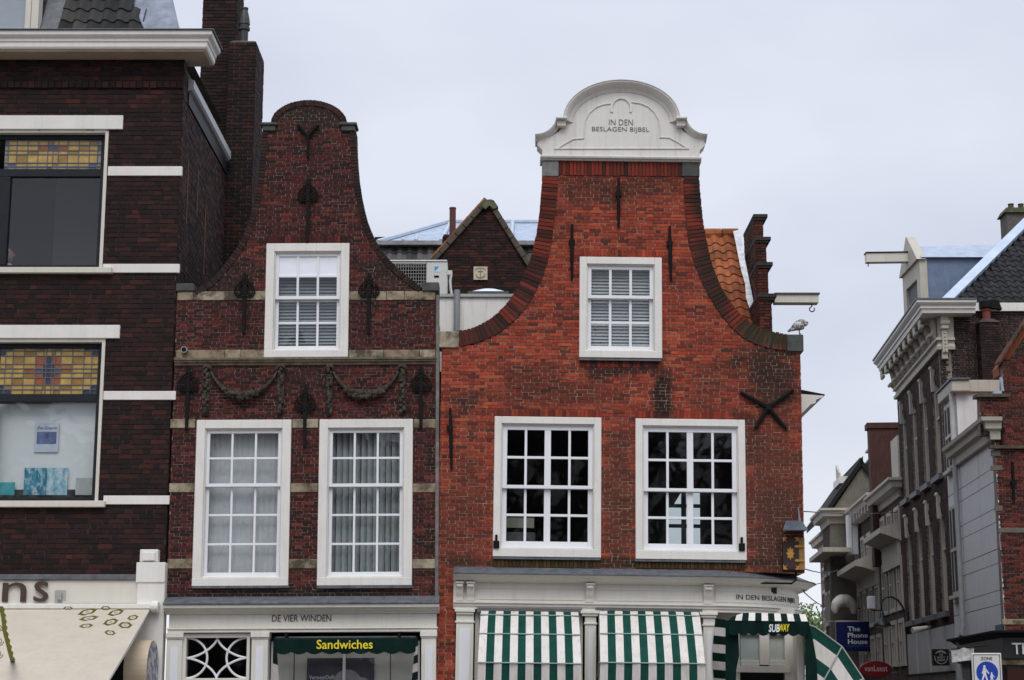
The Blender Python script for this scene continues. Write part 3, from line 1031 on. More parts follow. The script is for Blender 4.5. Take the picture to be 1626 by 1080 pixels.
# chimneys behind
def brick_stack(root_house, fr, u0, u1, y0, y1, v0, v1, mat, mortar, course=.065, blen=.2, name='chimney'):
    """a stack with brick skin on its front and right side, in the house's own space"""
    m, b = MB(), MB()
    m.box(u0 + .01, u1 - .01, v0, v1, -y1 + .0, -y0 - .01)
    n = int((v1 - v0) / course)
    def brick(p0, p1, p2, p3, nrm):
        n_ = Vector(nrm) * (0.006 + rnd() * .007)
        q = [Vector(p) for p in (p0, p1, p2, p3)]
        b.add([tuple(a + n_) for a in q] + [tuple(a - Vector(nrm) * .02) for a in q], [(0, 1, 2, 3), (1, 0, 4, 5), (2, 1, 5, 6), (3, 2, 6, 7), (0, 3, 7, 4)])
    for r_ in range(n):
        z0_, z1_ = v0 + r_ * course + .005, v0 + (r_ + 1) * course - .005
        for (lo, hi, f) in ((u0, u1, 0), (y0, y1, 1), (y0, y1, 2)):
            x = lo - (r_ % 2) * blen / 2
            while x < hi:
                a, c = max(x, lo), min(x + blen - .01, hi)
                if c - a > .03:
                    if f == 0: brick((a, y0, z0_), (c, y0, z0_), (c, y0, z1_), (a, y0, z1_), (0, -1, 0))
                    elif f == 1: brick((u1, a, z0_), (u1, c, z0_), (u1, c, z1_), (u1, a, z1_), (1, 0, 0))
                    else: brick((u0, c, z0_), (u0, a, z0_), (u0, a, z1_), (u0, c, z1_), (-1, 0, 0))
                x += blen
    o_ = m.build(name, mortar, root_house)
    b.build('brickwork', mat, o_, kind='stuff')
    return o_
def chim(x0, x1, ytop, depth_m, Y, ybot=470):
    w = -(Y - YF)
    a, b = FA.uv(x0, 250, w)[0], FA.uv(x1, 250, w)[0]
    top, bot = FA.uv(x0, ytop, w)[1], FA.uv(x0, ybot, w)[1]
    return a, b, top, bot, Y - YF
a, b, top, bot, y0 = chim(314, 368, -60, 0, 30.4)
brick_stack(A, FA, a, b, y0, y0 + .75, bot, top, BR_CH, MORTAR_D)
a, b, top, bot, y0 = chim(358, 401, 66, 0, 30.15)
ch2 = brick_stack(A, FA, a, b, y0, y0 + 1.0, bot, top, BR_CH, MORTAR)
m = MB()
m.hull([(a, y0, top), (b, y0, top), (b, y0 + 1.0, top), (a, y0 + 1.0, top)], [(a + .06, y0 + .1, top + .05), (b - .06, y0 + .1, top + .05), (b - .06, y0 + .9, top + .05), (a + .06, y0 + .9, top + .05)])
m.build('chimney_cap', MORTAR, ch2)
m = MB()
cu = FA.uv(387, 50, -4.4)[0]
m.lathe((cu, y0 + .3, top), [(.075, .03), (.075, .32), (.105, .33), (.105, .38), (.09, .39), (.09, .43), (.105, .44), (.09, .56), (.055, .72), (.065, .73), (.065, .76)], 14)
m.build('flue_pot', plain('flue_grey', (0.035, 0.037, 0.04), .5, .2), ch2, smooth=False)
# rust streaks: thin iron straps on the side wall
for (dy, z, h) in ((.55, 1.5, 1.0), (1.4, 1.35, .8), (2.2, 1.7, 1.2)):
    m = MB()
    m.box(aR + .016, aR + .022, aTop - z - h, aTop - z, -dy - .03, -dy)
    m.build('iron_strap', plain('rusty_iron', (0.20, 0.09, 0.04), .8, .4, 12), A)
# shop front of house A
bar(FA, A, 'lead_flashing', -330, 912, 217, 921, -.02, .16, LEAD, .01)
FAS = plain('fascia_cream', (0.62, 0.59, 0.52), .5, .05, 2, streak=.2, dirt=(.4, .36, .28))
bar(FA, A, 'shop_fascia', -330, 921, 218, 985, -.02, .12, FAS, .006)
lettering('n', FA.rect(4, 925, 42, 956, .15), A, plain('brown_letter', (0.055, 0.03, 0.026), .5), .125, .03)
lettering('s', FA.rect(54, 923, 77, 956, .15), A, bpy.data.materials['brown_letter'], .125, .03)
m = MB()
m.box(*FA.rect(85, 937, 102, 961, .2), .12, .135)
m.box(*FA.rect(90, 941, 97, 952, .2), .135, .20)
m.build('wall_bracket', plain('zinc_plate', (0.35, 0.35, 0.34), .5, .2), A)
m = MB()
m.box(*FA.rect(100, 955, 216, 957.5, .14), .12, .14)
m.build('cable_duct', CREAM, A)
m = MB()
q = FA.rect(217, 893, 261, 1000, .18)
m.box(q[0], q[1], FA.uv(240, 1300, .18)[1], q[3], -.05, .18)
q2 = FA.rect(216, 893, 262, 925, .2)
m.box(*q2, -.05, .20)
pil = m.build('pilaster', WHITE, A)
bevel(pil, .008)
m = MB()
q = FA.rect(221, 872, 250, 892, .2)
m.box(*q, -.02, .16)
q = FA.rect(225, 876, 245, 890, .25)
m.box(*q, .16, .20)
bevel(m.build('pilaster_block', WHITE, pil), .012, 2)
bar(FA, A, 'shop_wall', -330, 985, 218, 1300, -.35, -.30, ROOM, 0)
bar(FA, A, 'door_frame', 196, 1035, 217, 1300, -.30, .08, CREAM, .01)
bar(FA, A, 'door_transom', 150, 1022, 200, 1034, -.30, .04, CREAM, .01)
# cream awning with olive leaf print
aw = thing('awning', 'cream fabric awning printed with olive green leaves below shop letters', 'awning', FA, 'shop awnings')
W0, W1 = .30, 3.6
def awp(x, y):         # a photo point on the sloping cloth: intersect with the slope through the roller
    zt = FA.uv(100, 967, W0)[1]
    lo, hi = W0, W1 + .5
    for _ in range(40):
        mid = (lo + hi) / 2
        v = FA.uv(x, y, mid)[1]
        if v > zt - (mid - W0) * .42: lo = mid
        else: hi = mid
    u, v = FA.uv(x, y, lo)
    return (u, -lo, v)
zt = FA.uv(100, 967, W0)[1]
uR0 = FA.uv(238, 966, W0)[0]
uL0 = FA.uv(-330, 966, W0)[0]
m = MB()
n = 10
for i in range(n):
    for k in range(48):
        def pt(a, b):
            w = W0 + (W1 - W0) * b
            uu = uL0 + (uR0 - uL0) * a
            return (uu, -w, zt - (w - W0) * .42 - .02 * math.sin(math.pi * b) - .018 * math.sin(a * 23) * b - .01 * math.sin(a * 61 + b * 3) * b)
        m.quad(pt(k / 48, i / n), pt(k / 48, (i + 1) / n), pt((k + 1) / 48, (i + 1) / n), pt((k + 1) / 48, i / n))
m.build('canopy', CANVAS_C, aw, smooth=True)
m = MB()
for (x, y, lx, ly, rot) in ((139, 975, 14, 4, -.25), (141, 985, 14, 3.2, -.15), (137, 997, 10, 3, -.1), (184, 976, 12, 4, -.25), (176, 991, 11, 4.5, -.25), (199, 996, 10, 4.6, 0), (211, 984, 8, 3.6, -.2), (175, 1008, 8, 3.6, .1), (168, 969, 7, 3, 0), (108, 969, 7, 2.5, 0)):
    for (r0_, r1_) in ((1.08, .62), (.30, .0)):
        for k in range(16):
            if r1_ == 0 and k % 2: continue
            a0, a1 = 2 * math.pi * k / 16, 2 * math.pi * (k + 1) / 16
            def lp(a, r):
                wob = 1 + .12 * math.cos(6 * a)
                dx, dy = lx * r * math.cos(a) * wob, ly * r * math.sin(a) * wob
                q = awp(x + dx * math.cos(rot) - dy * math.sin(rot), y + dx * math.sin(rot) + dy * math.cos(rot))
                return (q[0], q[1] - .008, q[2] + .024)
            m.quad(lp(a0, r0_), lp(a1, r0_), lp(a1, r1_), lp(a0, r1_))
pts = [(1, 966), (5, 985), (7, 1005), (12, 1025), (17, 1045), (23, 1065), (28, 1085), (34, 1105)]
for i in range(len(pts) - 1):
    for k in range(4):
        f0, f1 = k / 4, (k + 1) / 4
        a = (pts[i][0] + (pts[i + 1][0] - pts[i][0]) * f0, pts[i][1] + (pts[i + 1][1] - pts[i][1]) * f0)
        b = (pts[i][0] + (pts[i + 1][0] - pts[i][0]) * f1, pts[i][1] + (pts[i + 1][1] - pts[i][1]) * f1)
        wv = 1.5 * (k % 2)
        P = [awp(a[0] - 3, a[1]), awp(a[0] + 3.5 + wv * 1.6, a[1]), awp(b[0] + 3.5 + 2.4 - wv * 1.6, b[1]), awp(b[0] - 3, b[1])]
        m.quad(*[(q[0], q[1] - .008, q[2] + .024) for q in P])
for (cx, cy, rr) in ((5, 1000, 6), (5, 1022, 7), (3, 1042, 8), (9, 1065, 9), (2, 1084, 9)):
    prev = None
    for k in range(22):
        a = k * .55
        r_ = rr * (1 - k / 26)
        q = (cx - 6 + r_ * math.cos(a), cy + r_ * math.sin(a))
        if prev:
            d = math.hypot(q[0] - prev[0], q[1] - prev[1]) or 1
            nx, ny = -(q[1] - prev[1]) / d * .7, (q[0] - prev[0]) / d * .7
            P = [awp(prev[0] - nx, prev[1] - ny), awp(q[0] - nx, q[1] - ny), awp(q[0] + nx, q[1] + ny), awp(prev[0] + nx, prev[1] + ny)]
            m.quad(*[(z[0], z[1] - .008, z[2] + .024) for z in P])
        prev = q
m.build('leaf_print', OLIVE, aw)
m = MB()
m.box(uL0, uR0 + .02, zt, zt + .075, .12, W0 + .03)
m.tube([(uR0 + .01, -W0 + .04, zt + .03), (uR0 + .12, -W0 + .04, zt + .03)], .085, 14)
bevel(m.build('roller_case', WHITE, aw), .01)
m = MB()
m.tube([(uR0 - .02, -.32, zt - .03), (uR0 - .03, -1.3, zt - .50), (uR0 - .02, -W1, zt - (W1 - W0) * .42 - .02)], .02, 8)
m.tube([(uL0, -W1, zt - (W1 - W0) * .42), (uR0, -W1, zt - (W1 - W0) * .42)], .03, 8)
m.build('arm', WHITE, aw)
# round drum sign seen edge-on beside the awning
ds = thing('drum_sign', 'round cream drum sign with printed face fixed beside the cream awning', 'sign', FA, 'shop signs')
c = FA.uv(224, 1064, .55)
ds.location = FA.world(c[0], .55, c[1])
m = MB()
R_ = .42
n = 36
vs, fs = [], []
for (x, rr) in ((-.16, R_ * .97), (-.16, R_), (.16, R_), (.165, R_ * .96)):
    for k in range(n):
        a = 2 * math.pi * k / n
        vs.append((x, rr * math.cos(a), rr * math.sin(a)))
for i in range(3):
    for k in range(n):
        fs.append((i * n + k, i * n + (k + 1) % n, (i + 1) * n + (k + 1) % n, (i + 1) * n + k))
fs.append(tuple(range(n - 1, -1, -1)))
m.add(vs, fs)
m.build('drum', plain('drum_cream', (0.55, 0.46, 0.33), .5, .05), ds)
m = MB()
m.add([(.17, R_ * .95 * math.cos(2 * math.pi * k / n), R_ * .95 * math.sin(2 * math.pi * k / n)) for k in range(n)], [tuple(range(n))])
tm = NT('drum_face')
crn = tm.n('ValToRGB')
for e, (pp, c_) in zip(list(crn.color_ramp.elements) + [crn.color_ramp.elements.new(.6)], ((.42, (.5, .5, .48)), (.5, (.35, .06, .06)), (.6, (.06, .07, .18)))):
    e.position = pp; e.color = (*c_, 1)
tm.l(tm.noise(tm.pos(), 9, 2), crn.inputs['Fac'])
tm.l(crn.outputs[0], tm.b.inputs['Base Color'])
m.build('printed_face', tm.m, ds)
m = MB()
m.box(-.02, .02, -.03, .03, -.55, -.40)
m.build('bracket', IRON, ds)

# ================================================================== HOUSE B: left bell gable with garlands
BR_B = brickmat('brick_dark_red', [(0, (0.022, 0.010, 0.0095)), (0.25, (0.044, 0.0125, 0.0115)), (0.65, (0.078, 0.0165, 0.0145)), (0.92, (0.112, 0.022, 0.018)), (1, (0.19, 0.037, 0.025))], soot=0.5, sootscale=0.8,
    stains=[(*[q for q in (onY(640, 430, YF).x, onY(640, 430, YF).z)], .7, .35, (0.02, 0.014, 0.010), .75),
            (onY(350, 450, YF).x, onY(350, 450, YF).z, .6, .35, (0.02, 0.014, 0.010), .7),
            (onY(490, 180, YF).x, onY(490, 180, YF).z, .7, .25, (0.022, 0.016, 0.012), .8),
            (onY(480, 945, YF).x, onY(480, 945, YF).z, 2.2, .13, (0.015, 0.012, 0.010), .85),
            (onY(490, 590, YF).x, onY(490, 590, YF).z, .35, .25, (0.02, 0.014, 0.012), .6)])
BR_BE = brickmat('brick_gable_edge_dark', [(0, (0.016, 0.012, 0.010)), (0.6, (0.032, 0.020, 0.015)), (1, (0.07, 0.026, 0.019))], soot=.3)
B = thing('gabled_house', 'dark red brick house with bell gable, curled wall anchors and carved garlands', 'house', FB, 'old houses facing the square')
outL = smooth_line(FB.pts([(307, 461), (334, 447), (356, 421), (381, 388), (396, 351), (406, 312), (413, 259), (416, 209)]))
outR = smooth_line(FB.pts([(566, 209), (567, 252), (572, 300), (581, 342), (592, 373), (606, 398), (626, 421), (646, 438), (671, 457)]))
arch = [FB.uv(490.5 + 61 * math.cos(math.pi - k * math.pi / 20), 197 - 38 * math.sin(k * math.pi / 20)) for k in range(21)]
def inset(line, d, side):
    out = []
    for i, p_ in enumerate(line):
        a, b = line[max(i - 1, 0)], line[min(i + 1, len(line) - 1)]
        tx, ty = b[0] - a[0], b[1] - a[1]
        l_ = math.hypot(tx, ty)
        out.append((p_[0] + side * ty / l_ * d, p_[1] - side * tx / l_ * d))
    return out
EB = .095
inL, inR, inA = inset(outL, EB, 1), inset(outR, EB, 1), inset(arch, EB, 1)
bL, bR = FB.uv(273, 700)[0], FB.uv(694, 700)[0]
bBot = FB.uv(478, 952)[1]
sh = FB.uv(290, 461)[1]
polyB = [(bL, bBot), (bR, bBot), (bR, FB.uv(685, 461)[1])] + inR[::-1] + [(inR[0][0], FB.uv(560, 200)[1])] + inA[::-1] + [(inL[-1][0], FB.uv(420, 200)[1])] + inL[::-1] + [(bL, sh)]
WB1 = FB.rect(421.5, 387, 554, 568)
WB2 = FB.rect(309, 667, 460.5, 931)
WB3 = FB.rect(505.5, 666, 655, 930)
shr = lambda r, d=.02: (r[0] + d, r[1] - d, r[2] + d, r[3] - d)
UB = unit_bricks('brick', BR_B)
UBE = unit_bricks('brick', BR_BE)
wallB = brickwall(B, polyB, [shr(WB1), shr(WB2), shr(WB3)], BR_B, MORTAR, 0.0462, 0.165, joint=.0085, singles=120, units=UB, proud=.008)
for (o_, i_) in ((outL, inL), (outR, inR), (arch, inA)):
    mbm = MB()
    mortar_band(o_, i_, -.22, .012, mbm)
    mbm.build('gable_edge_bed', MORTAR_D, B)
for (o_, i_) in ((outL, inL), (outR, inR), (arch, inA)):
    edge_bricks(wallB, o_, i_, .052, UBE, .27, .022)
soldier(wallB, FB.rect(421, 375, 556, 386), UB, 26)
# shoulder and cap stones
for (x0, y0, x1, y1, m_) in ((279, 450, 308, 462, BLUEST), (670, 448, 697, 462, BLUEST)):
    bar(FB, B, 'shoulder_stone', x0, y0, x1, y1, -.28, .05, m_, .01)
for (x0, x1) in ((414, 441), (539, 567)):
    m = MB()
    q = FB.rect(x0, 196, x1, 209)
    m.box(q[0], q[1], q[3] - .045, q[3], -.28, .07)
    m.box(q[0] + .03, q[1] - .03, q[2], q[3] - .045, -.28, .045)
    bevel(m.build('cap_stone', BLUEST, B), .01)
# sandstone bands, block by block
def band(fr, parent, y0, y1, spans, mat, nblk, w=.016):
    for (x0, x1) in spans:
        n_ = max(1, nblk if x1 - x0 > 60 else 1)
        q = fr.rect(x0, y0, x1, y1)
        xs_ = [0] + sorted(.15 + .7 * rnd() for _ in range(n_ - 1)) + [1]
        for k in range(n_):
            a, b = q[0] + xs_[k] * (q[1] - q[0]), q[0] + xs_[k + 1] * (q[1] - q[0])
            m = MB()
            m.box(a, b - .006, q[2], q[3], -.05, w + rnd() * .006)
            bevel(m.build('stone_block', SANDST, parent), .006)
band(FB, B, 463, 477, ((282, 422), (554, 692)), SANDST, 4)
band(FB, B, 556, 569, ((280, 420), (554, 692)), SANDST, 3)
band(FB, B, 666, 680, ((271, 311), (464, 506), (657, 695)), SANDST, 1)
band(FB, B, 768, 782, ((269, 310), (462, 505), (656, 695)), SANDST, 1)
band(FB, B, 888, 903, ((266, 308), (459, 504), (655, 695)), SANDST, 1)
m = MB()
q = FB.rect(278, 569, 693, 580)
m.sweep([(0, q[2]), (.03, q[2]), (.04, q[2] + .03), (.065, q[2] + .045), (.065, q[2] + .065), (.085, q[2] + .075), (.085, q[3]), (0, q[3] + .01)], [(q[0], 0), (q[1], 0)])
m.build('string_moulding', plain('weathered_moulding', (0.14, 0.115, 0.08), .9, .5, 8, .4, 50, streak=.5, dirt=(.03, .03, .02)), B)
# windows
mt = lambda fr, x, y: fr.uv(x, y)[1]
win, gr = sash_window(B, WB1, .125, mt(FB, 488, 472), 3, 2, 2, .05, .035, blank=(3, 4, 5), sill=.11)
venetian(win, (gr[0], gr[1], gr[2] + .06, gr[3]), -.20, BLIND_G)
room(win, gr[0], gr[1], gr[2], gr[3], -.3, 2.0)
win, gr = sash_window(B, WB2, .13, mt(FB, 385, 770), 3, 2, 3, .05, .033, sill=.12)
vertical_blind(win, gr, -.26, BLIND, .085, .08, .05)
room(win, gr[0], gr[1], gr[2], gr[3], -.36, 2.5)
win, gr = sash_window(B, WB3, .13, mt(FB, 580, 770), 3, 2, 3, .05, .033, sill=.12)
vertical_blind(win, gr, -.26, BLIND_G, .088, .62, .25)
room(win, gr[0], gr[1], gr[2], gr[3], -.36, 2.5)
for x0, x1 in ((305, 459), (503, 655)):
    bar(FB, B, 'sill_flashing', x0, 930, x1, 934, 0, .06, LEAD, 0)
# wall anchors
def spiral(mb, c, r, turns, sx, y, tr):
    pts_ = []
    for k in range(22):
        a = k / 21 * turns * 2 * math.pi
        rr = r * (1 - .72 * k / 21)
        pts_.append((c[0] + sx * rr * math.cos(a), y, c[1] - rr * math.sin(a) * 1.0))
    mb.tube(pts_, tr, 6)
def curly_anchor(fr, parent, x, y0, y1, sc=1.0):
    u, vt = fr.uv(x, y0)
    vb = fr.uv(x, y1)[1]
    m = MB()
    h = vt - vb
    m.hull([(u - .022, -.05, vb), (u + .022, -.05, vb), (u + .03, -.05, vt - .12), (u - .03, -.05, vt - .12)], [(u - .022, -.02, vb), (u + .022, -.02, vb), (u + .03, -.02, vt - .12), (u - .03, -.02, vt - .12)])
    m.prism([(u - .03, vt - .12), (u + .03, vt - .12), (u + .05, vt - .09), (u + .018, vt - .05), (u + .03, vt - .03), (u, vt), (u - .03, vt - .03), (u - .018, vt - .05), (u - .05, vt - .09)], .02, .05)
    vc = vt - .28 * sc
    for s_ in (-1, 1):
        m.tube([(u, -.045, vt - .10), (u + s_ * .07 * sc, -.045, vt - .15), (u + s_ * .135 * sc, -.045, vc + .05), (u + s_ * .155 * sc, -.045, vc - .03), (u + s_ * .10 * sc, -.045, vc - .10), (u + s_ * .02, -.045, vc - .09)], .013, 6)
        spiral(m, (u + s_ * .085 * sc, vc - .02), .06 * sc, 1.6, s_, -.045, .011)
        m.tube([(u, -.045, vc + .12), (u + s_ * .055, -.045, vc + .10), (u + s_ * .07, -.045, vc + .055)], .011, 6)
    m.tube([(u, .05, vc - .1), (u, -.05, vc - .1)], .012, 6)
    return m.build('wall_anchor', IRON, parent)
for (x, y0, y1) in ((490, 283, 384), (390, 434, 530), (586.5, 434, 531), (300, 582, 682), (485.5, 613, 711), (669, 582, 679)):
    curly_anchor(FB, B, x, y0, y1)
m = MB()
pY = [FB.uv(*q) for q in ((489.5, 252), (489.5, 218), (474, 200), (505, 200))]
m.tube([(pY[0][0], -.04, pY[0][1]), (pY[1][0], -.04, pY[1][1])], .024, 6)
m.tube([(pY[1][0], -.04, pY[1][1]), (pY[2][0], -.04, pY[2][1])], [.026, .03], 6)
m.tube([(pY[1][0], -.04, pY[1][1]), (pY[3][0], -.04, pY[3][1])], [.026, .03], 6)
m.tube([(pY[1][0], .05, pY[1][1]), (pY[1][0], -.06, pY[1][1])], .03, 8)
m.build('wall_anchor', IRON, B, label='forked iron wall anchor high in the gable')
# carved garlands
def garland(xl, xr, y0, y1):
    ul, vt = FB.uv(xl, y0)
    ur = FB.uv(xr, y0)[0]
    vb = FB.uv(xl, y1)[1]
    g_ = MB()
    for u in (ul, ur):
        h = vt - vb
        g_.prism([(u - .052, vt - .04), (u - .04, vt), (u + .04, vt), (u + .052, vt - .04), (u + .048, vb + .10), (u + .025, vb), (u - .025, vb), (u - .048, vb + .10)], 0, .035)
        for k in range(17):
            z = vt - .05 - k * (h - .07) / 17
            g_.sphere((u + (rnd() - .5) * .06, -.045 - rnd() * .015, z), .022 + rnd() * .018, 7, 5, (1, .9, .8 + rnd() * .8))
        for s_ in (-1, 1):
            g_.tube([(u, -.05, vt - .02), (u + s_ * .05, -.06, vt - .05), (u + s_ * .055, -.05, vt - .12)], [.03, .024, .01], 6)
    n_ = 26
    path, rad = [], []
    for k in range(n_ + 1):
        f = k / n_
        x = ul + .06 + (ur - ul - .12) * f
        s_ = 4 * f * (1 - f)
        z = vt - .12 - .36 * s_ ** .8
        path.append((x, -.045 - .02 * s_, z))
        rad.append(.016 + .034 * s_ ** 1.3)
    g_.tube(path, rad, 8)
    for off in (-.03, .03):
        g_.tube([(p_[0], p_[1] - r_ * .7, p_[2] + off * (r_ / .07)) for p_, r_ in zip(path, rad)], .012, 5)
    for k in range(80):
        f = .18 + .64 * rnd()
        i = int(f * n_)
        p_, r_ = path[i], rad[i]
        a = rnd() * math.pi - math.pi / 2
        rr = .014 + .030 * rnd() * (1 - 1.2 * abs(f - .5))
        g_.sphere((p_[0] + (rnd() - .5) * .03, p_[1] - r_ * math.cos(a) * .95, p_[2] + r_ * math.sin(a) * 1.05 - .012), rr, 8, 6)
    return g_.build('garland', CARVED, B, smooth=True, label='carved stone fruit garland between two hanging drops')
garland(330, 447, 579, 661)
garland(524, 639, 579, 661)
m = MB()
u, v = FB.uv(294, 556)
m.tube([(u, .05, v), (u, -.10, v - .01)], .05, 12)
m.build('vent_pipe', plain('pipe_grey', (.25, .25, .26), .5), B)
m = MB()
u, v = FB.uv(294, 556)
m.tube([(u, -.08, v - .008), (u, -.103, v - .011)], .035, 12)
m.build('vent_mouth', IRON, B)
# plain downpipe in the joint to the next house
m = MB()
u = FB.uv(694.5, 700)[0]
m.tube([(u, -.03, FB.uv(694, 470)[1]), (u, -.03, FB.uv(694, 950)[1])], .028, 8)
m.build('lead_strip', plain('joint_lead', (.16, .155, .14), .8, .4, 6), B)
# body and roof behind the gable
def body(fr, house, uL, uR, vs, apex, depth, roofmat, front=.3):
    m = MB()
    m.box(uL, uL + .2, 0, vs - .4, -depth, -.3)
    m.box(uR - .2, uR, 0, vs - .4, -depth, -front)
    m.box(uL + .2, uR - .2, 0, vs - .4, -depth, -depth + .2)
    m.build('rear_walls', MORTAR_D, house)
    m = MB()
    ua, va = apex
    e0, e1 = uL + .45, uR - .45
    for (p0, p1) in (((e0, vs - .5), (ua, va)), ((ua, va), (e1, vs - .5))):
        m.hull([(p0[0], .3, p0[1]), (p1[0], .3, p1[1]), (p1[0], .3, p1[1] - .15), (p0[0], .3, p0[1] - .15)], [(p0[0], depth, p0[1]), (p1[0], depth, p1[1]), (p1[0], depth, p1[1] - .15), (p0[0], depth, p0[1] - .15)])
    m.box(uL, uR, vs - .75, vs - .65, -depth, -.3)
    m.build('roof', roofmat, house)
SLATE = plain('roof_slate', (.04, .042, .045), .7, .4, 3, .4, 20)
body(FB, B, bL, bR, sh, FB.uv(489, 285), 7.0, SLATE)
# shop front of house B
CR2 = plain('shopfront_cream', (0.70, 0.68, 0.615), .45, .04, 2, streak=.18, dirt=(.25, .22, .16))
fz = lambda y, w: FB.uv(478, y, w)[1]
x0, x1 = FB.uv(259, 970, .25)[0], FB.uv(697, 970, .25)[0]
m = MB()
m.sweep([(0, fz(949, .28)), (.05, fz(949, .28) + .03), (.30, fz(957, .30)), (.30, fz(959, .30)), (0, fz(959, .3))], [(x0, 0), (x1, 0)])
m.build('lead_flashing', LEAD, B)
m = MB()
a = fz(959.5, .28)
m.sweep([(0, fz(975, .1)), (.12, fz(975, .1)), (.16, fz(971, .16)), (.20, fz(970, .2)), (.22, fz(967, .22)), (.27, fz(965, .27)), (.28, a), (0, a)], [(x0, .0), (x1, .0)])
bevel(m.build('shop_cornice', CR2, B), .005)
m = MB()
m.box(x0 + .06, x1 - .04, fz(996, .09), fz(975, .09), -.1, .09)
m.box(x0 + .05, x1 - .03, fz(1004, .12), fz(996, .12), -.1, .12)
m.box(x0 + .04, x1 - .02, fz(999, .14), fz(996.5, .14), -.1, .14)
bevel(m.build('shop_fascia', CR2, B), .005)
lettering('DE VIER WINDEN', FB.rect(432, 976.5, 526, 987, .09), B, INK, .092, .004)
zb = 0.0
for (xa, xb) in ((262, 290), (397, 427), (667, 694)):
    m = MB()
    q = FB.rect(xa, 1004, xb, 1080, .14)
    top_ = fz(1004, .14)
    m.box(q[0] + .015, q[1] - .015, zb, top_ - .07, -.1, .12)
    m.box(q[0], q[1], top_ - .07, top_, -.1, .15)
    m.box(q[0] + .008, q[1] - .008, top_ - .09, top_ - .07, -.1, .135)
    pl_ = m.build('pilaster', CR2, B)
    bevel(pl_, .005)
    m = MB()
    uc = (q[0] + q[1]) / 2
    hw = .055
    m.prism([(uc - hw, zb + .5), (uc + hw, zb + .5), (uc + hw, top_ - .24)] + [(uc + hw * math.cos(a * math.pi / 8), top_ - .24 + .05 * math.sin(a * math.pi / 8)) for a in range(1, 8)] + [(uc - hw, top_ - .24)], .12, .128)
    m.build('inlay', SASH, pl_)
# small fanlight with star tracery
q = FB.rect(290, 1006, 397, 1084, .02)
m = MB()
zq = q[2] - 2.0
fw = .07
i0, i1, j0, j1 = *FB.rect(296, 1013, 392, 1077, .02)[:2], FB.uv(344, 1077, .02)[1], FB.uv(344, 1013, .02)[1]
m.box(q[0], i0, j0 - .1, q[3], -.1, .06)
m.box(i1, q[1], j0 - .1, q[3], -.1, .06)
m.box(i0, i1, j1, q[3], -.1, .06)
m.box(i0, i1, j0 - .10, j0, -.1, .06)
fan = m.build('fanlight', CR2, B)
bevel(fan, .005)
m = MB()
uc, vc_ = (i0 + i1) / 2, (j0 + j1) / 2
hw, hh = (i1 - i0) / 2, (j1 - j0) / 2
for sx in (-1, 1):
    for sy in (-1, 1):
        m.tube([(uc + sx * hw * math.cos(k * math.pi / 28) ** 3, 0, vc_ + sy * hh * math.sin(k * math.pi / 28) ** 3) for k in range(15)], .017, 6)
    m.tube([(uc + sx * (hw - .68 * hw * math.sin(k * math.pi / 20)), 0.002, vc_ + hh * math.cos(k * math.pi / 20)) for k in range(21)], .017, 6)
m.build('tracery', SASH, fan)
pane(fan, (i0, i1, j0, j1), -.04, GLASS_D)
room(fan, i0, i1, j0, j1, -.15, 1.5, ROOM, .02)
# shop window with green awning
q = FB.rect(429, 1010, 666, 1080, .0)
mw = MB()
wz0 = 0.45
mw.box(q[0], q[0] + .06, wz0, q[3], -.25, -.1)
mw.box(q[1] - .06, q[1], wz0, q[3], -.25, -.1)
mw.box(q[0], q[1], q[3] - .07, q[3], -.25, -.1)
uc = FB.uv(546, 1060, -.1)[0]
mw.box(uc - .02, uc + .02, wz0, q[3] - .07, -.25, -.12)
mw.box(q[0], q[1], 0, wz0, -.25, .05)
sw = mw.build('shop_window', SASH, B)
pane(sw, (q[0] + .06, uc - .02, wz0, q[3] - .07), -.18, GLASS)
pane(sw, (uc + .02, q[1] - .06, wz0, q[3] - .07), -.18, GLASS)
m = MB()
m.box(q[0] + .06, q[1] - .06, wz0, q[3], -.245, -.235)
m.build('backdrop', plain('shop_backdrop', (.80, .78, .72), .8, .05, 2), sw)
for x in (467, 620):
    m = MB()
    u = FB.uv(x, 1060, -.23)[0]
    m.box(u - .006, u + .006, wz0, q[3], -.235, -.231)
    m.build('backdrop_joint', IRON, sw)
room(sw, q[0] + .06, q[1] - .06, wz0, q[3] - .07, -.26, 1.2, plain('shop_int', (.35, .34, .31), .9, .05, 1), .0)
po = thing('poster', 'dark grey poster with white lettering hanging in the sandwich shop window', 'poster', FB)
r = FB.rect(487, 1045, 594, 1130, -.2)
po.location = FB.world((r[0] + r[1]) / 2, -.2, r[2])
hw, hh = (r[1] - r[0]) / 2, r[3] - r[2]
m = MB()
m.box(-hw, hw, 0, hh, -.01, 0)
m.build('sheet', plain('poster_slate', (.10, .10, .13), .6, .3, 3), po)
m = MB()
m.sphere((.10, 0, hh * .5), .22, 16, 10, (1, .01, 1))
m.sphere((.30, 0, hh * .38), .18, 16, 10, (1, .012, 1.1))
m.build('pale_print', plain('poster_pale', (.42, .40, .40), .6, .35, 5), po, smooth=True)
lettering('VermeerDelft', (-hw * .93, -hw * .17, hh * .60, hh * .68), po, plain('poster_white', (.85, .85, .85), .6), .002, .003, bold=.01)
ga = thing('awning', 'dark green shop awning with scalloped edge and yellow word Sandwiches', 'awning', FB, 'shop awnings')
m = MB()
wA = .42
e = FB.rect(438, 1014, 660, 1032, wA)
tu0, tu1 = FB.uv(434, 1013, .12)[0], FB.uv(664, 1013, .12)[0]
ztop = FB.uv(546, 1012.5, .12)[1]
vt, vb = FB.uv(546, 1015, wA)[1], FB.uv(546, 1035, wA)[1]
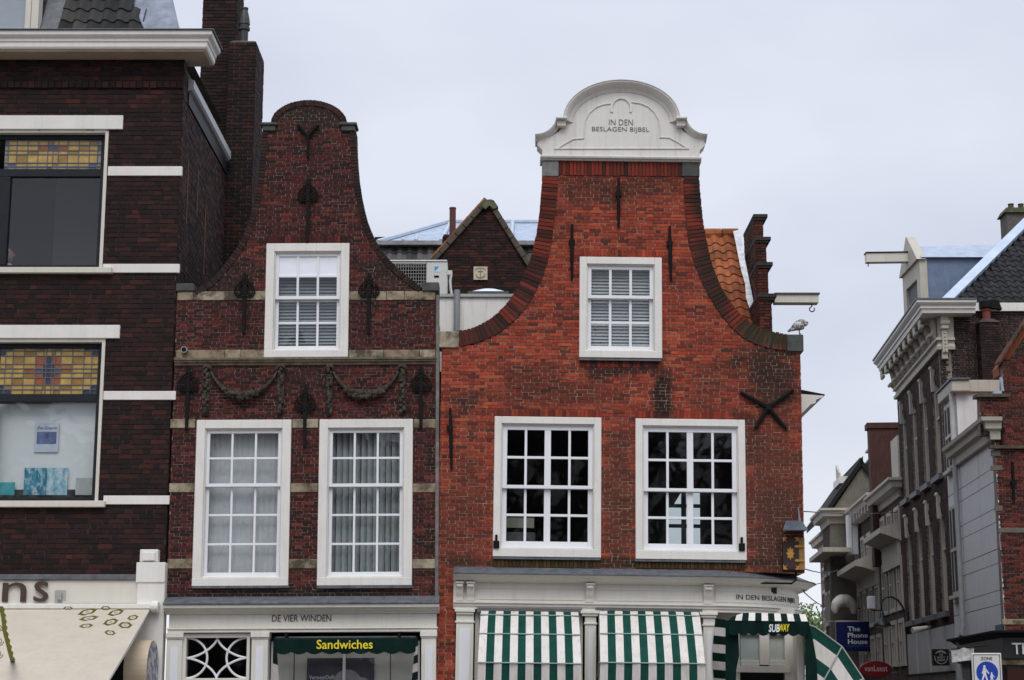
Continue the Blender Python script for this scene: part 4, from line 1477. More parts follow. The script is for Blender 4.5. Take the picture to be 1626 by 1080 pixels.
m.hull([(tu0, -.12, ztop), (tu1, -.12, ztop), (e[1], -wA, vt), (e[0], -wA, vt)], [(tu0, -.12, ztop - .01), (tu1, -.12, ztop - .01), (e[1], -wA, vt - .01), (e[0], -wA, vt - .01)])
n_ = 84
for k in range(n_):
    f0, f1 = k / n_, (k + 1) / n_
    sc0, sc1 = abs(math.sin(f0 * math.pi * 9)), abs(math.sin(f1 * math.pi * 9))
    ua, ub = e[0] + (e[1] - e[0]) * f0, e[0] + (e[1] - e[0]) * f1
    wv0, wv1 = .012 * math.sin(f0 * 23), .012 * math.sin(f1 * 23)
    m.quad((ua, -wA, vt), (ub, -wA, vt), (ub, -wA - wv1, vb - .035 * sc1), (ua, -wA - wv0, vb - .035 * sc0))
m.build('canopy', GREEN_D, ga)
for s_, (xx, ux) in ((-1, (tu0, e[0])), (1, (tu1, e[1]))):
    m = MB()
    for k in range(7):
        m.mi = k % 2 if s_ > 0 else (1 if k in (3, 4) else 0)
        za, zb_ = -k * .12, -(k + 1) * .12
        wl, wh = .08 * k / 7, .08 * (k + 1) / 7
        m.quad((xx, -.12, ztop + za), (ux - s_ * wl, -wA + .02, vt + za), (ux - s_ * wh, -wA + .02, vt + zb_), (xx, -.12, ztop + zb_))
    m.build('side_flap', [GREEN_D, CANVAS], ga)
lettering('Sandwiches', FB.rect(503, 1016, 592, 1030.5, wA), ga, YELLOW, wA + .014, .004, bold=.012)
m = MB()
for x in (455, 634):
    u = FB.uv(x, 1009, .05)[0]
    m.box(u - .02, u + .02, ztop - .03, ztop + .06, -.05, .14)
m.build('wall_bracket', IRON, ga)
# ================================================================== HOUSE C: bright red gable with white pediment
def ws(px, py): q = onY(px, py, YF); return q.x, q.z
BR_C = brickmat('brick_bright_red', [(0, (0.09, 0.025, 0.018)), (0.12, (0.19, 0.033, 0.021)), (0.4, (0.29, 0.044, 0.024)), (0.8, (0.375, 0.058, 0.028)), (1, (0.46, 0.095, 0.042))], soot=.72, sootcol=(.035, .014, .010), sootscale=1.25,
    stains=[(*ws(1052, 628), .20, .60, (.012, .009, .008), .95), (*ws(985, 582), .8, .22, (.016, .010, .009), .85), (*ws(1222, 590), .62, .55, (.022, .014, .010), .92), (*ws(1190, 690), .25, .5, (.035, .015, .011), .7),
            (*ws(1235, 850), .38, .75, (.030, .015, .011), .8), (*ws(1228, 790), .60, 1.5, (.085, .028, .020), .78), (*ws(983, 780), .32, 1.2, (.075, .028, .019), .75),
            (*ws(985, 300), 1.2, .28, (.05, .016, .012), .75), (*ws(735, 830), .55, 1.2, (.10, .026, .018), .65), (*ws(870, 625), 1.3, .16, (.05, .017, .012), .6), (*ws(840, 600), .55, .25, (.06, .016, .011), .65),
            (*ws(1120, 620), .3, .45, (.08, .02, .013), .6), (*ws(740, 640), .3, .2, (.03, .014, .01), .8), (*ws(985, 894), 3.0, .10, (.022, .018, .010), .85)])
BR_CE = brickmat('brick_gable_edge_red', [(0, (0.035, 0.015, 0.012)), (0.35, (0.10, 0.021, 0.014)), (1, (0.24, 0.036, 0.018))], soot=.6, sootscale=1.5,
    stains=[(*ws(1215, 530), .5, .25, (.028, .028, .012), .9), (*ws(1135, 450), .35, .9, (.028, .016, .011), .8), (*ws(1112, 310), .2, .4, (.02, .013, .010), .85), (*ws(765, 535), .8, .25, (.045, .016, .012), .7)])
BR_MOSS = brickmat('brick_mossy', [(0, (0.035, 0.024, 0.010)), (0.5, (0.06, 0.04, 0.014)), (1, (0.10, 0.05, 0.02))], soot=.5, sootcol=(.02, .024, .008), sootscale=3)
C = thing('gabled_house', 'bright red brick house with bell gable under a white arched pediment', 'house', FC, 'old houses facing the square')
outL = smooth_line(FC.pts([(722, 526), (746, 523), (768, 513), (792, 496), (811, 474), (826, 449), (839, 420), (848, 388), (855, 352), (859, 305), (861, 280)]))
inL = smooth_line(FC.pts([(734, 550), (763, 543), (792, 530), (821, 506), (842.5, 479), (860, 445), (872, 407), (879, 365), (884, 320), (887, 280)]))
outR = smooth_line(FC.pts([(1110, 280), (1115, 340), (1120, 373), (1130, 418), (1143, 453), (1162, 483), (1186, 508), (1212, 524), (1250, 531)]))
inR = smooth_line(FC.pts([(1085, 280), (1088, 350), (1097, 404), (1110, 440), (1130, 479), (1155, 515), (1181, 538), (1214, 553), (1250, 557)]))
cL, cR = FC.uv(698, 720)[0], FC.uv(1274, 720)[0]
cBot = FC.uv(985, 906)[1]
polyC = [(cL, cBot), (cR, cBot), (cR, FC.uv(1262, 557)[1]), (inR[-1][0], inR[-1][1])] + inR[::-1] + inL[::-1] + [(cL, FC.uv(712, 551)[1])]
WC1 = FC.rect(920, 409, 1051, 569)
WC2 = FC.rect(784, 662.5, 954.5, 885)
WC3 = FC.rect(1009, 666, 1184, 889)
UC = unit_bricks('brick', BR_C)
UCE = unit_bricks('brick', BR_CE)
UCM = unit_bricks('brick', BR_MOSS)
wallC = brickwall(C, polyC, [shr(WC1), shr(WC2), shr(WC3)], BR_C, MORTAR_C, 0.0505, 0.182, joint=.0095, singles=50, units=UC, proud=.009)
for (o_, i_) in ((outL, inL), (outR, inR)):
    mbm = MB()
    mortar_band(o_, i_, -.22, .016, mbm)
    mbm.build('gable_edge_bed', MORTAR_D, C)
m = MB()
m.box(*FC.rect(864, 253, 1108, 281), -.24, 0)
m.build('gable_head', MORTAR_D, C)
brickwall(C, [(cL, 0), (FC.uv(723, 1000)[0], 0), (FC.uv(723, 1000)[0], cBot), (cL, cBot)], [], BR_C, MORTAR_C, .0505, .182, joint=.0095, proud=.009, name='wall_below')
edge_bricks(wallC, outL, inL, .060, UCE, .28, .028)
edge_bricks(wallC, outR, inR, .060, UCE, .28, .028)
soldier(wallC, FC.rect(887, 256, 1083, 280), UCE, 34, w=.02)
soldier(wallC, FC.rect(921, 397, 1052, 408), UC, 24)
soldier(wallC, FC.rect(920, 572, 1050, 584), UCE, 23)
soldier(wallC, FC.rect(783, 650, 957, 662), UC, 30)
soldier(wallC, FC.rect(1008, 653, 1186, 665), UC, 30)
soldier(wallC, FC.rect(783, 889, 953, 902), UCM, 28, w=.03)
soldier(wallC, FC.rect(1009, 892, 1183, 904), UCM, 28, w=.03)
for (x0, y0, x1, y1, m_, w) in ((697, 526, 729, 552, SANDST, .045), (1250, 531, 1276, 558, BLUEST, .045), (861, 256, 887, 280, plain('grey_stone', (.16, .16, .155), .85, .35, 9, .4, 50, speck=.5), .035), (1083, 256, 1111, 280, BLUEST, .035)):
    bar(FC, C, 'shoulder_stone' if y0 > 400 else 'corner_stone', x0, y0, x1, y1, -.30, w, m_, .01)
# pediment
PED = plain('pediment_paint', (.66, .645, .60), .5, .04, 3, .06, 30, streak=.35, dirt=(.25, .23, .19), speck=.15)
def fp(l, w=0.05): return [FC.uv(x, y, w) for x, y in l]
ped_in = [(861, 252), (861, 238), (853, 230), (855, 222), (872, 219), (886, 210), (893, 203), (896, 197)] + [(986.5 + 82 * math.cos(math.pi - k * math.pi / 24), 196 - 58 * math.sin(k * math.pi / 24)) for k in range(1, 24)] + [(1077, 197), (1080, 203), (1087, 210), (1101, 219), (1118, 222), (1120, 230), (1111, 239), (1111, 252)]
m = MB()
m.prism(fp(ped_in), -.26, .05)
pedo = m.build('pediment', PED, C)
def ribbon(mb, line, prof):
    """moulding that follows a line on the wall: prof is a closed list of (offset to the left of travel, w)"""
    n_ = len(line)
    vs, fs, k = [], [], len(prof)
    for i, p_ in enumerate(line):
        a, b = line[max(i - 1, 0)], line[min(i + 1, n_ - 1)]
        tx, ty = b[0] - a[0], b[1] - a[1]
        l_ = math.hypot(tx, ty) or 1
        nx, ny = -ty / l_, tx / l_
        for (d, w) in prof: vs.append((p_[0] + nx * d, -w, p_[1] + ny * d))
    for i in range(n_ - 1):
        for j in range(k):
            fs.append((i * k + j, (i + 1) * k + j, (i + 1) * k + (j + 1) % k, i * k + (j + 1) % k))
    fs.append(tuple(range(k)))
    fs.append(tuple((n_ - 1) * k + j for j in range(k - 1, -1, -1)))
    mb.add(vs, fs)
archl = [FC.uv(986.5 + 79 * math.cos(math.pi - k * math.pi / 30), 193 - 50 * math.sin(k * math.pi / 30), .1) for k in range(31)]
crown = [(-.02, -.26), (-.02, .06), (.02, .085), (.03, .085), (.045, .12), (.075, .17), (.10, .20), (.115, .20), (.125, .215), (.135, .215), (.135, -.26)]
m = MB()
ribbon(m, archl, crown)
for s_ in (-1, 1):
    pts_ = [(986.5 + s_ * dx, y) for dx, y in ((96, 192), (100, 202), (107, 210.5), (116, 217), (126, 220.5), (136, 221.5))]
    ln = smooth_line([FC.uv(x, y, .1) for x, y in pts_], 1)
    if s_ < 0: ln = ln[::-1]
    ribbon(m, ln, [(d * .55, w * .7 if w > 0 else w) for d, w in crown])
bevel(m.build('pediment_cornice', PED, C), .004)
for s_ in (-1, 1):
    m = MB()
    q = FC.rect(986.5 + s_ * 95 - 9, 188, 986.5 + s_ * 95 + 9, 201, .12)
    m.box(q[0], q[1], q[3] - .035, q[3], -.2, .22)
    m.box(q[0] + .02, q[1] - .02, q[2], q[3] - .035, -.2, .15)
    bevel(m.build('pediment_ear', PED, C), .008)
m = MB()
q = FC.rect(858, 247, 1114, 254, .1)
m.sweep([(-.28, q[2]), (.04, q[2]), (.06, q[2] + .02), (.09, q[2] + .03), (.10, q[3] - .015), (.08, q[3]), (-.28, q[3])], [(q[0], 0), (q[1], 0)])
m.build('pediment_base', PED, C)
m = MB()
rp = [(0, .05), (.022, .05), (.022, .062), (.011, .068), (0, .062)]
for s_ in (-1, 1):
    pa = [(16, 163), (30, 165), (42, 170), (52, 179), (58, 190), (60, 203), (60.5, 219), (76, 219.5), (90, 227), (104, 236)]
    ribbon(m, [FC.uv(986.5 + s_ * a, b, .06) for a, b in pa], rp)
ribbon(m, [FC.uv(986.5 + a, 237, .06) for a in (-106, 0, 108)], rp)
ribbon(m, [FC.uv(986.5 + 14 * math.cos(math.pi * (1.12 - k * 1.24 / 16)), 172 - 15 * math.sin(math.pi * (1.12 - k * 1.24 / 16)), .06) for k in range(17)], [(0, .05), (.034, .05), (.034, .07), (0, .07)])
m.build('panel_moulding', PED, C)
INK2 = plain('faded_lettering', (.10, .09, .08), .6, .2)
lettering('IN DEN', FC.rect(967, 190, 1005, 199, .05), C, INK2, .052, .004, bold=-.012)
lettering('BESLAGEN BIJBEL', FC.rect(940, 202, 1031, 211, .05), C, INK2, .052, .004, bold=-.012)
# windows of house C
win, gr = sash_window(C, WC1, .11, FC.uv(985, 471)[1], 3, 1, 2, .055, .04, sill=.11)
venetian(win, gr, -.20, BLIND)
room(win, *gr, -.3, 2.0)
win, gr = sash_window(C, WC2, .105, FC.uv(868, 773)[1], 4, 2, 2, .07, .038, centre=.095, glass=GLASS_D, sill=.125)
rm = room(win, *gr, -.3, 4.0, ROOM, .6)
m = MB()      # office furniture dimly seen low in the room
q = FC.rect(800, 822, 848, 838, -.9)
m.box(*q, -.92, -.9)
m.build('pinned_papers', plain('papers', (.75, .72, .6), .8, .1), win)
m = MB()
q = FC.rect(798, 845, 850, 900, -.7)
m.box(*q, -1.1, -.7)
bevel(m.build('cabinet', plain('cabinet_grey', (.22, .22, .22), .6, .1), win), .02)
win, gr = sash_window(C, WC3, .105, FC.uv(1095, 778)[1], 4, 2, 2, .07, .038, centre=.095, glass=GLASS_D, sill=.125)
room(win, *gr, -.3, 5.0, ROOM, .6)
m = MB()      # glowing panes stand in for daylight through that room's far window
DAY = emit('daylight_glow', (.62, .72, .78), .8)
uu = [FC.uv(x, 820, -5.1)[0] for x in (1062, 1082, 1090, 1112)]
vv = [FC.uv(1090, y, -5.1)[1] for y in (868, 838, 832, 806, 800, 782)]
for (a, b) in ((0, 1), (2, 3)):
    for (c, d) in ((0, 1), (2, 3), (4, 5)):
        if a == 0 and c == 4: m.add([(uu[0] + .1, 5.15, vv[c]), (uu[1], 5.15, vv[c]), (uu[1], 5.15, vv[d])], [(0, 1, 2)])
        else: m.quad((uu[a], 5.15, vv[c]), (uu[b], 5.15, vv[c]), (uu[b], 5.15, vv[d]), (uu[a], 5.15, vv[d]))
m.build('far_window_glow', DAY, win)
for (x, y, s_) in ((788, 862, 1), (1178, 866, 1)):
    m = MB()
    u, v = FC.uv(x, y, .05)
    m.box(u - .045, u + .045, v - .08, v + .03, .03, .07)
    m.box(u - .018, u + .018, v + .03, v + .12, .03, .06)
    bevel(m.build('shutter_hinge', IRON, C), .006)
for x0, x1, y in ((920, 1050, 569.5), (783, 954, 885.5), (1008, 1184, 889.5)):
    bar(FC, C, 'sill_flashing', x0, y, x1, y + 3, 0, .06, LEAD, 0)
# straight and crossed wall anchors
for (x, y0, y1, dx) in ((982, 284, 363, 0), (908, 357, 446, 0), (1064, 360, 447, 2), (716, 649, 746, 2)):
    a, b = FC.uv(x - dx / 2, y0), FC.uv(x + dx / 2, y1)
    m = MB()
    m.tube([(a[0], -.035, a[1]), ((a[0] + b[0]) / 2, -.04, (a[1] + b[1]) / 2), (b[0], -.035, b[1])], [.018, .03, .018], 6)
    ym = b[1] + (a[1] - b[1]) * .68
    m.box(a[0] - .045, a[0] + .045, ym - .035, ym + .035, .0, .06)
    m.build('wall_anchor', IRON, C, label='straight iron wall anchor')
m = MB()
cx_ = FC.uv(1219, 648)
for (x, y) in ((1175, 624), (1259, 620), (1198, 681), (1249, 683)):
    b = FC.uv(x, y)
    m.tube([(cx_[0], -.05, cx_[1]), (b[0], -.045, b[1])], [.038, .026], 6)
m.tube([(cx_[0], .03, cx_[1]), (cx_[0], -.09, cx_[1])], .045, 8)
m.build('wall_anchor', IRON, C, label='large crossed iron wall anchor')
body(FC, C, cL + .02, cR, FC.uv(1262, 557)[1], FC.uv(985, 300), 7.0, SLATE, front=2.0)
m = MB()
m.box(cR - .25, cR, cBot, FC.uv(1262, 557)[1], -6.9, -.26)
m.build('side_wall', BR_C, C)
# shop front: entablature that turns round the corner on the right
gz_ = lambda y, w: FC.uv(900, y, w)[1]
sx0, sx1 = FC.uv(720, 930, .1)[0], FC.uv(1128, 930, .1)[0]
Rc = FC.uv(1266, 940, -.5)[0] - sx1 + .12
def corner_path(u_start, off=0.0):
    pth = [(u_start, 0.0)]
    for k in range(0, 19):
        a = k / 18 * math.pi / 2
        pth.append((sx1 + Rc * math.sin(a), Rc - Rc * math.cos(a)))
    pth.append((sx1 + Rc, Rc + 3.5))
    return pth
pth = corner_path(sx0)
m = MB()
m.sweep([(-.3, gz_(900, .2) + .03), (0, gz_(900, .2)), (.26, gz_(911, .28)), (.30, gz_(911.5, .3)), (.30, gz_(913, .3)), (-.3, gz_(913, .3))], pth)
m.build('lead_flashing', LEAD, C)
m = MB()
m.sweep([(-.3, gz_(926, .1)), (.07, gz_(926, .1)), (.10, gz_(924, .1)), (.17, gz_(923, .17)), (.20, gz_(920, .2)), (.22, gz_(918, .22)), (.25, gz_(916.5, .25)), (.28, gz_(913.5, .28)), (-.3, gz_(913.5, .28))], pth)
m.build('shop_cornice', CR2, C)
m = MB()
m.sweep([(-.3, gz_(958, .03)), (.03, gz_(958, .03)), (.03, gz_(926, .03)), (-.3, gz_(926, .03))], pth)
m.build('frieze', CR2, C)
m = MB()
m.sweep([(-.3, gz_(969, .05)), (.05, gz_(969, .05)), (.05, gz_(964, .05)), (.07, gz_(964, .07)), (.07, gz_(960, .07)), (.10, gz_(959, .1)), (.10, gz_(957, .1)), (-.3, gz_(957, .1))], pth)
m.build('architrave', CR2, C)
def warp_corner(u, y, v):
    if u <= sx1: return (u, y, v)
    a = min((u - sx1) / Rc, math.pi / 2 * 1.2)
    r_ = Rc - y
    return (sx1 + r_ * math.sin(a), Rc - r_ * math.cos(a), v)
# find the arc length that shows at a given photo column
def arc_u(px, py=947, w=.03):
    best = None
    for k in range(400):
        u = sx1 + k / 400 * Rc * math.pi / 2
        q = warp_corner(u, -w, gz_(py, w))
        wq = FC.world(q[0], -q[1], q[2]) - EYE
        cx2 = CX + FPX * wq.x / wq.dot(FWD)
        d = abs(cx2 - px)
        if best is None or d < best[0]: best = (d, u)
    return best[1]
ta, tb = arc_u(1169), arc_u(1262)
lettering('IN DEN BESLAGEN BIJBEL', (ta, tb, gz_(950.5, .03), gz_(940, .03)), C, INK, .032, .004, warp=warp_corner)
def panelmould(u0, u1, v0, v1, warp=None):
    m_ = MB()
    t_ = .018
    n2 = 14
    for (a, b, c, d) in ((u0, u1, v0, v0 + t_), (u0, u1, v1 - t_, v1)):
        for k in range(n2):
            x0_, x1_ = a + (b - a) * k / n2, a + (b - a) * (k + 1) / n2
            m_.box(x0_, x1_, c, d, .03, .042)
    for (a, b) in ((u0, u0 + t_), (u1 - t_, u1)): m_.box(a, b, v0 + t_, v1 - t_, .03, .042)
    if warp: m_.v = [warp(*q_) for q_ in m_.v]
    m_.build('frieze_panel', CR2, C)
va, vb = gz_(953, .04), gz_(934, .04)
panelmould(FC.uv(759, 940, .04)[0], FC.uv(927, 940, .04)[0], va, vb)
panelmould(FC.uv(947, 940, .04)[0], FC.uv(1115, 940, .04)[0], va, vb)
panelmould(sx1 + .08, sx1 + Rc * 1.45, va, vb, warp_corner)
def console(x0, x1):
    u0, u1 = FC.uv(x0, 940, .12)[0], FC.uv(x1, 940, .12)[0]
    m_ = MB()
    prof_ = [(.0, 957), (.06, 956), (.07, 950), (.10, 944), (.13, 936), (.16, 931), (.17, 926), (0, 926)]
    poly_ = [(w, gz_(y, .1)) for w, y in prof_]
    m_.add([(u0, -w, v) for w, v in poly_] + [(u1, -w, v) for w, v in poly_], [tuple(range(8)), tuple(range(15, 7, -1))] + [((i + 1) % 8, i, 8 + i, 8 + (i + 1) % 8) for i in range(8)])
    m_.box(u0 - .012, u1 + .012, gz_(928, .19), gz_(926, .19), 0, .19)
    m_.tube([(u0 + .01, -.15, gz_(932, .15)), (u1 - .01, -.15, gz_(932, .15))], .025, 8)
    bevel(m_.build('console', CR2, C), .004)
for (a, b) in ((724, 735.5), (741, 753), (931, 943), (1118, 1132)): console(a, b)
for (xa, xb, sa, sb) in ((722, 754, 724, 752), (922, 952, 929, 947), (1111, 1140, 1117, 1136)):
    m = MB()
    a, b = FC.uv(xa, 975, .1)[0], FC.uv(xb, 975, .1)[0]
    c_, d_ = FC.uv(sa, 1000, .1)[0], FC.uv(sb, 1000, .1)[0]
    t0 = gz_(969, .1)
    m.box(c_, d_, 0, t0 - .05, -.2, .06)
    m.box(a, b, t0 - .045, t0, -.2, .11)
    m.box(a + .02, b - .02, t0 - .08, t0 - .045, -.2, .09)
    m.box(c_ - .015, d_ + .015, t0 - .20, t0 - .17, -.2, .075)
    pl_ = m.build('pilaster', CR2, C)
    bevel(pl_, .005)
    m = MB()
    m.box(c_ + .05, d_ - .05, .5, t0 - .28, .06, .067)
    m.build('inlay', SASH, pl_)
# shop glazing behind the awnings
for (xa, xb) in ((754, 925), (950, 1114)):
    q = FC.rect(xa, 970, xb, 1080, -.1)
    m = MB()
    m.box(q[0], q[0] + .06, .5, q[3], -.25, -.05)
    m.box(q[1] - .06, q[1], .5, q[3], -.25, -.05)
    m.box(q[0] + .06, q[1] - .06, q[3] - .06, q[3], -.25, -.05)
    m.box(q[0], q[1], 0, .5, -.25, 0)
    sw = m.build('shop_window', CR2, C)
    pane(sw, (q[0] + .06, q[1] - .06, .5, q[3] - .06), -.15, GLASS_D)
    room(sw, q[0] + .06, q[1] - .06, .5, q[3] - .06, -.26, 2.0, ROOM, 0)
# striped awnings
def striped(x0, x1, label):
    aw_ = thing('awning', label, 'awning', FC, 'shop awnings')
    ys = [(971, .08), (977, .16), (1007, .42), (1053, .72), (1100, .66)]
    xm = (x0 + x1) / 2
    zz = [FC.uv(xm, y, w)[1] for y, w in ys]
    n_ = 13
    u0, u1 = FC.uv(x0, 1010, .4)[0], FC.uv(x1, 1010, .4)[0]
    fl = .012
    m_ = MB()
    sub = 3
    for k in range(n_):
        m_.mi = k % 2
        for s_ in range(sub):
            fa, fb = (k + s_ / sub) / n_, (k + (s_ + 1) / sub) / n_
            for i in range(len(ys) - 1):
                P_ = []
                for (f, j) in ((fa, i), (fb, i), (fb, i + 1), (fa, i + 1)):
                    sag = (.016 * math.sin(f * 40 + j) + .008 * math.sin(f * 97)) if j == len(ys) - 1 else .009 * math.sin(f * 25 + j * 2 + x0) * (j > 0)
                    sp_ = 1 + fl * j
                    uu_ = (u0 + u1) / 2 + (u0 + (u1 - u0) * f - (u0 + u1) / 2) * sp_
                    P_.append((uu_, -(ys[j][1] + sag), zz[j] - abs(sag) * .5))
                m_.quad(*P_)
    m_.build('canopy', [CANVAS, GREEN], aw_)
    m_ = MB()
    for j in (1, 2, 3):
        sp_ = 1 + fl * j
        uc_ = (u0 + u1) / 2
        hw_ = (u1 - u0) / 2 * sp_
        m_.tube([(uc_ - hw_, -ys[j][1] - .012, zz[j]), (uc_ + hw_, -ys[j][1] - .012, zz[j])], .009, 6)
        for s_ in (-1, 1): m_.tube([(uc_ + s_ * hw_, -ys[j][1], zz[j]), (uc_ + s_ * hw_, -.02, zz[3] - .2)], .012, 6)
    m_.build('frame_rod', plain('awning_rod', (.30, .36, .33), .5), aw_)
    m_ = MB()
    m_.box(u0 - .06, u1 + .06, zz[0] - .02, zz[0] + .05, -.05, .07)
    for k in range(10): m_.tube([(u0 + (u1 - u0) * (k + .3) / 10, -.07, zz[0] + .015), (u0 + (u1 - u0) * (k + .3) / 10, -.09, zz[0] + .015)], .012, 6)
    m_.build('head_rail', plain('rail_grey', (.12, .12, .115), .6, .2), aw_)
    for s_ in (-1, 1):
        m_ = MB()
        uc_ = (u0 + u1) / 2
        for i in range(1, 4):
            pa = [uc_ + s_ * (u1 - u0) / 2 * (1 + fl * j) for j in (i, i + 1)]
            m_.mi = 0
            m_.quad((pa[0], -ys[i][1], zz[i]), (pa[1], -ys[i + 1][1], zz[i + 1]), (pa[1], -ys[i + 1][1] + .10, zz[i + 1] - .03), (pa[0], -ys[i][1] + .10, zz[i] - .03))
        m_.build('side_edge', GREEN, aw_)
striped(763, 919, 'green and white striped awning between the double console pilaster and middle pilaster')
striped(954, 1113, 'green and white striped awning beside the corner entrance awning')
# corner entrance: recessed glazed door front
dz = lambda y, w: FC.uv(1210, y, w)[1]
q = FC.rect(1138, 972, 1268, 1080, -.35)
m = MB()
def dbox(x0, y0, x1, y1, w0, w1):
    r_ = FC.rect(x0, y0, x1, y1, w1)
    m.box(*r_, w0, w1)
dbox(1136, 968, 1176, 1300, -.45, -.32)
dbox(1176, 966, 1262, 1008, -.45, -.33)
dbox(1248, 1008, 1280, 1300, -.45, -.33)
dbox(1206, 1008, 1222, 1056, -.45, -.34)
dbox(1176, 1048, 1206, 1058, -.45, -.33)
dbox(1222, 1048, 1248, 1058, -.45, -.33)
dbox(1166, 1058, 1256, 1068, -.45, -.26)
dbox(1268, 1005, 1279, 1300, -.4, .02)
dfront = m.build('door_surround', CR2, C)
bevel(dfront, .008)
pane(dfront, FC.rect(1176, 1008, 1206, 1048, -.4), -.40, plain('frosted_pane', (.42, .50, .49), .3, .05))
pane(dfront, FC.rect(1222, 1008, 1248, 1048, -.4), -.40, plain('frosted_pane_b', (.45, .48, .45), .3, .05))
m = MB()
m.box(*FC.rect(1170, 1068, 1256, 1300, -.8), -.9, -.8)
m.build('door', ROOM, C)
# corner awning: dark green valance, striped hood and fan-shaped side
ca = thing('awning', 'dark green and white striped corner awning with scalloped valance over the shop door', 'awning', FC, 'shop awnings')
wv = .62
m = MB()
n_ = 60
e = FC.rect(1157, 985, 1283, 1005, wv)
vt_, vb_ = FC.uv(1220, 986, wv)[1], FC.uv(1220, 1006, wv)[1]
for k in range(n_):
    f0, f1 = k / n_, (k + 1) / n_
    g_ = lambda f: (e[0] + (e[1] - e[0]) * f, -wv - .02 * math.sin(f * 30) * 1, vt_ - .03 * (1 - f) * 0)
    a, b = g_(f0), g_(f1)
    m.quad(a, b, (b[0], b[1] - .012 * math.sin(f1 * 43), vb_ - .035 * abs(math.sin(f1 * math.pi * 8))), (a[0], a[1] - .012 * math.sin(f0 * 43), vb_ - .035 * abs(math.sin(f0 * math.pi * 8))))
m.build('valance', GREEN_D, ca)
lettering('SUB', FC.rect(1220, 991.5, 1237, 1004, wv), ca, plain('letter_white', (.8, .8, .8), .6), wv + .035, .004, shear=.15, bold=.02)
lettering('WAY', FC.rect(1236, 991, 1253, 1003, wv), ca, YELLOW, wv + .035, .004, shear=.15, bold=.02)
m = MB()      # striped hood
hood0 = [FC.uv(1160 + k * 9.4, 984 - 9 * min(1, k / 3) + (3 if k == 12 else 0), .25) for k in range(13)]
hoodt = [FC.uv(1160 + k * 9.4, 985.5 - 13 * math.sin(min(1, k / 3.) * math.pi / 2) + k * .35, .12) for k in range(13)]
for k in range(12):
    m.mi = (k + 1) % 2
    b0, b1 = e[0] + (e[1] - e[0]) * k / 12, e[0] + (e[1] - e[0]) * (k + 1) / 12
    t0_, t1_ = hoodt[k], hoodt[k + 1]
    mid = lambda t_, b_: (t_[0] * .5 + b_ * .5, -.45, max(t_[1], vt_) * .7 + vt_ * .3 + .03)
    a0, a1 = mid(t0_, b0), mid(t1_, b1)
    m.quad((t0_[0], -.12, t0_[1]), (t1_[0], -.12, t1_[1]), a1, a0)
    m.quad(a0, a1, (b1, -wv, vt_), (b0, -wv, vt_))
m.build('hood', [CANVAS, GREEN_D], ca)
m = MB()      # left cheek: stripes one above the other
for k in range(9):
    m.mi = k % 2
    y0_, y1_ = 982 + k * 13.5, 982 + (k + 1) * 13.5
    bul = lambda y: 1131 + 5 * abs(1 - (y - 982) / 60) ** 1.5
    a, b = FC.uv(bul(y0_), y0_, .12), FC.uv(bul(y1_), y1_, .12)
    c_, d_ = FC.uv(1152, y1_ + 2, .42), FC.uv(1152, y0_ + 2, .42)
    m.quad((a[0], -.12, a[1]), (b[0], -.12, b[1]), (c_[0], -.42, c_[1]), (d_[0], -.42, d_[1]))
m.build('left_cheek', [GREEN_D, CANVAS], ca)
m = MB()
fl_ = [(1152, 985), (1166, 985), (1172, 1000), (1174, 1040), (1169, 1065), (1168, 1100), (1152, 1100)]
P_ = [FC.uv(x, y, .5) for x, y in fl_]
m.prism(P_, .49, .50)
m.build('side_drape', GREEN_D, ca)
m = MB()
fl_ = [(1272, 985), (1284, 987), (1290, 1010), (1297, 1050), (1299, 1100), (1279, 1100), (1279, 1010)]
m.prism([FC.uv(x, y, .55) for x, y in fl_], .54, .55)
m.build('side_drape', GREEN_D, ca)
m = MB()      # fan cheek on the street side, stripes parallel to the rim
Hc = (1288, 1118)
rim = [(1278, 990), (1295, 996), (1337, 1027), (1371, 1078), (1386, 1120)]
fr_ = [1, .84, .62, .44, .26, .1]
def fanp(pt_, f, w): return FC.uv(Hc[0] + (pt_[0] - Hc[0]) * f, Hc[1] + (pt_[1] - Hc[1]) * f, w)
for j in range(5):
    m.mi = 0 if j % 2 == 0 else 1
    for i in range(len(rim) - 1):
        P_ = [fanp(rim[i], fr_[j], .3), fanp(rim[i + 1], fr_[j], .3), fanp(rim[i + 1], fr_[j + 1], .3), fanp(rim[i], fr_[j + 1], .3)]
        m.quad(*[(p_[0], -.3, p_[1]) for p_ in P_])
for i in range(len(rim) - 1):
    m.mi = i % 2
    P_ = [fanp(rim[i], 1, .3), fanp(rim[i + 1], 1, .3)]
    m.quad((P_[0][0], -.3, P_[0][1]), (P_[1][0], -.3, P_[1][1]), (P_[1][0], 1.6, P_[1][1]), (P_[0][0], 1.6, P_[0][1]))
m.build('fan_cheek', [GREEN, CANVAS], ca)
m = MB()
for i in (2, 3):
    a, b = fanp(rim[i], 1, .31), fanp(rim[i], .1, .31)
    m.tube([(a[0], -.31, a[1]), (b[0], -.31, b[1])], .011, 6)
rl = [fanp(r_, 1, .305) for r_ in rim]
m.tube([(p_[0], -.305, p_[1]) for p_ in rl], .010, 6)
m.build('frame_rod', plain('hoop_rod', (.35, .36, .35), .5), ca)
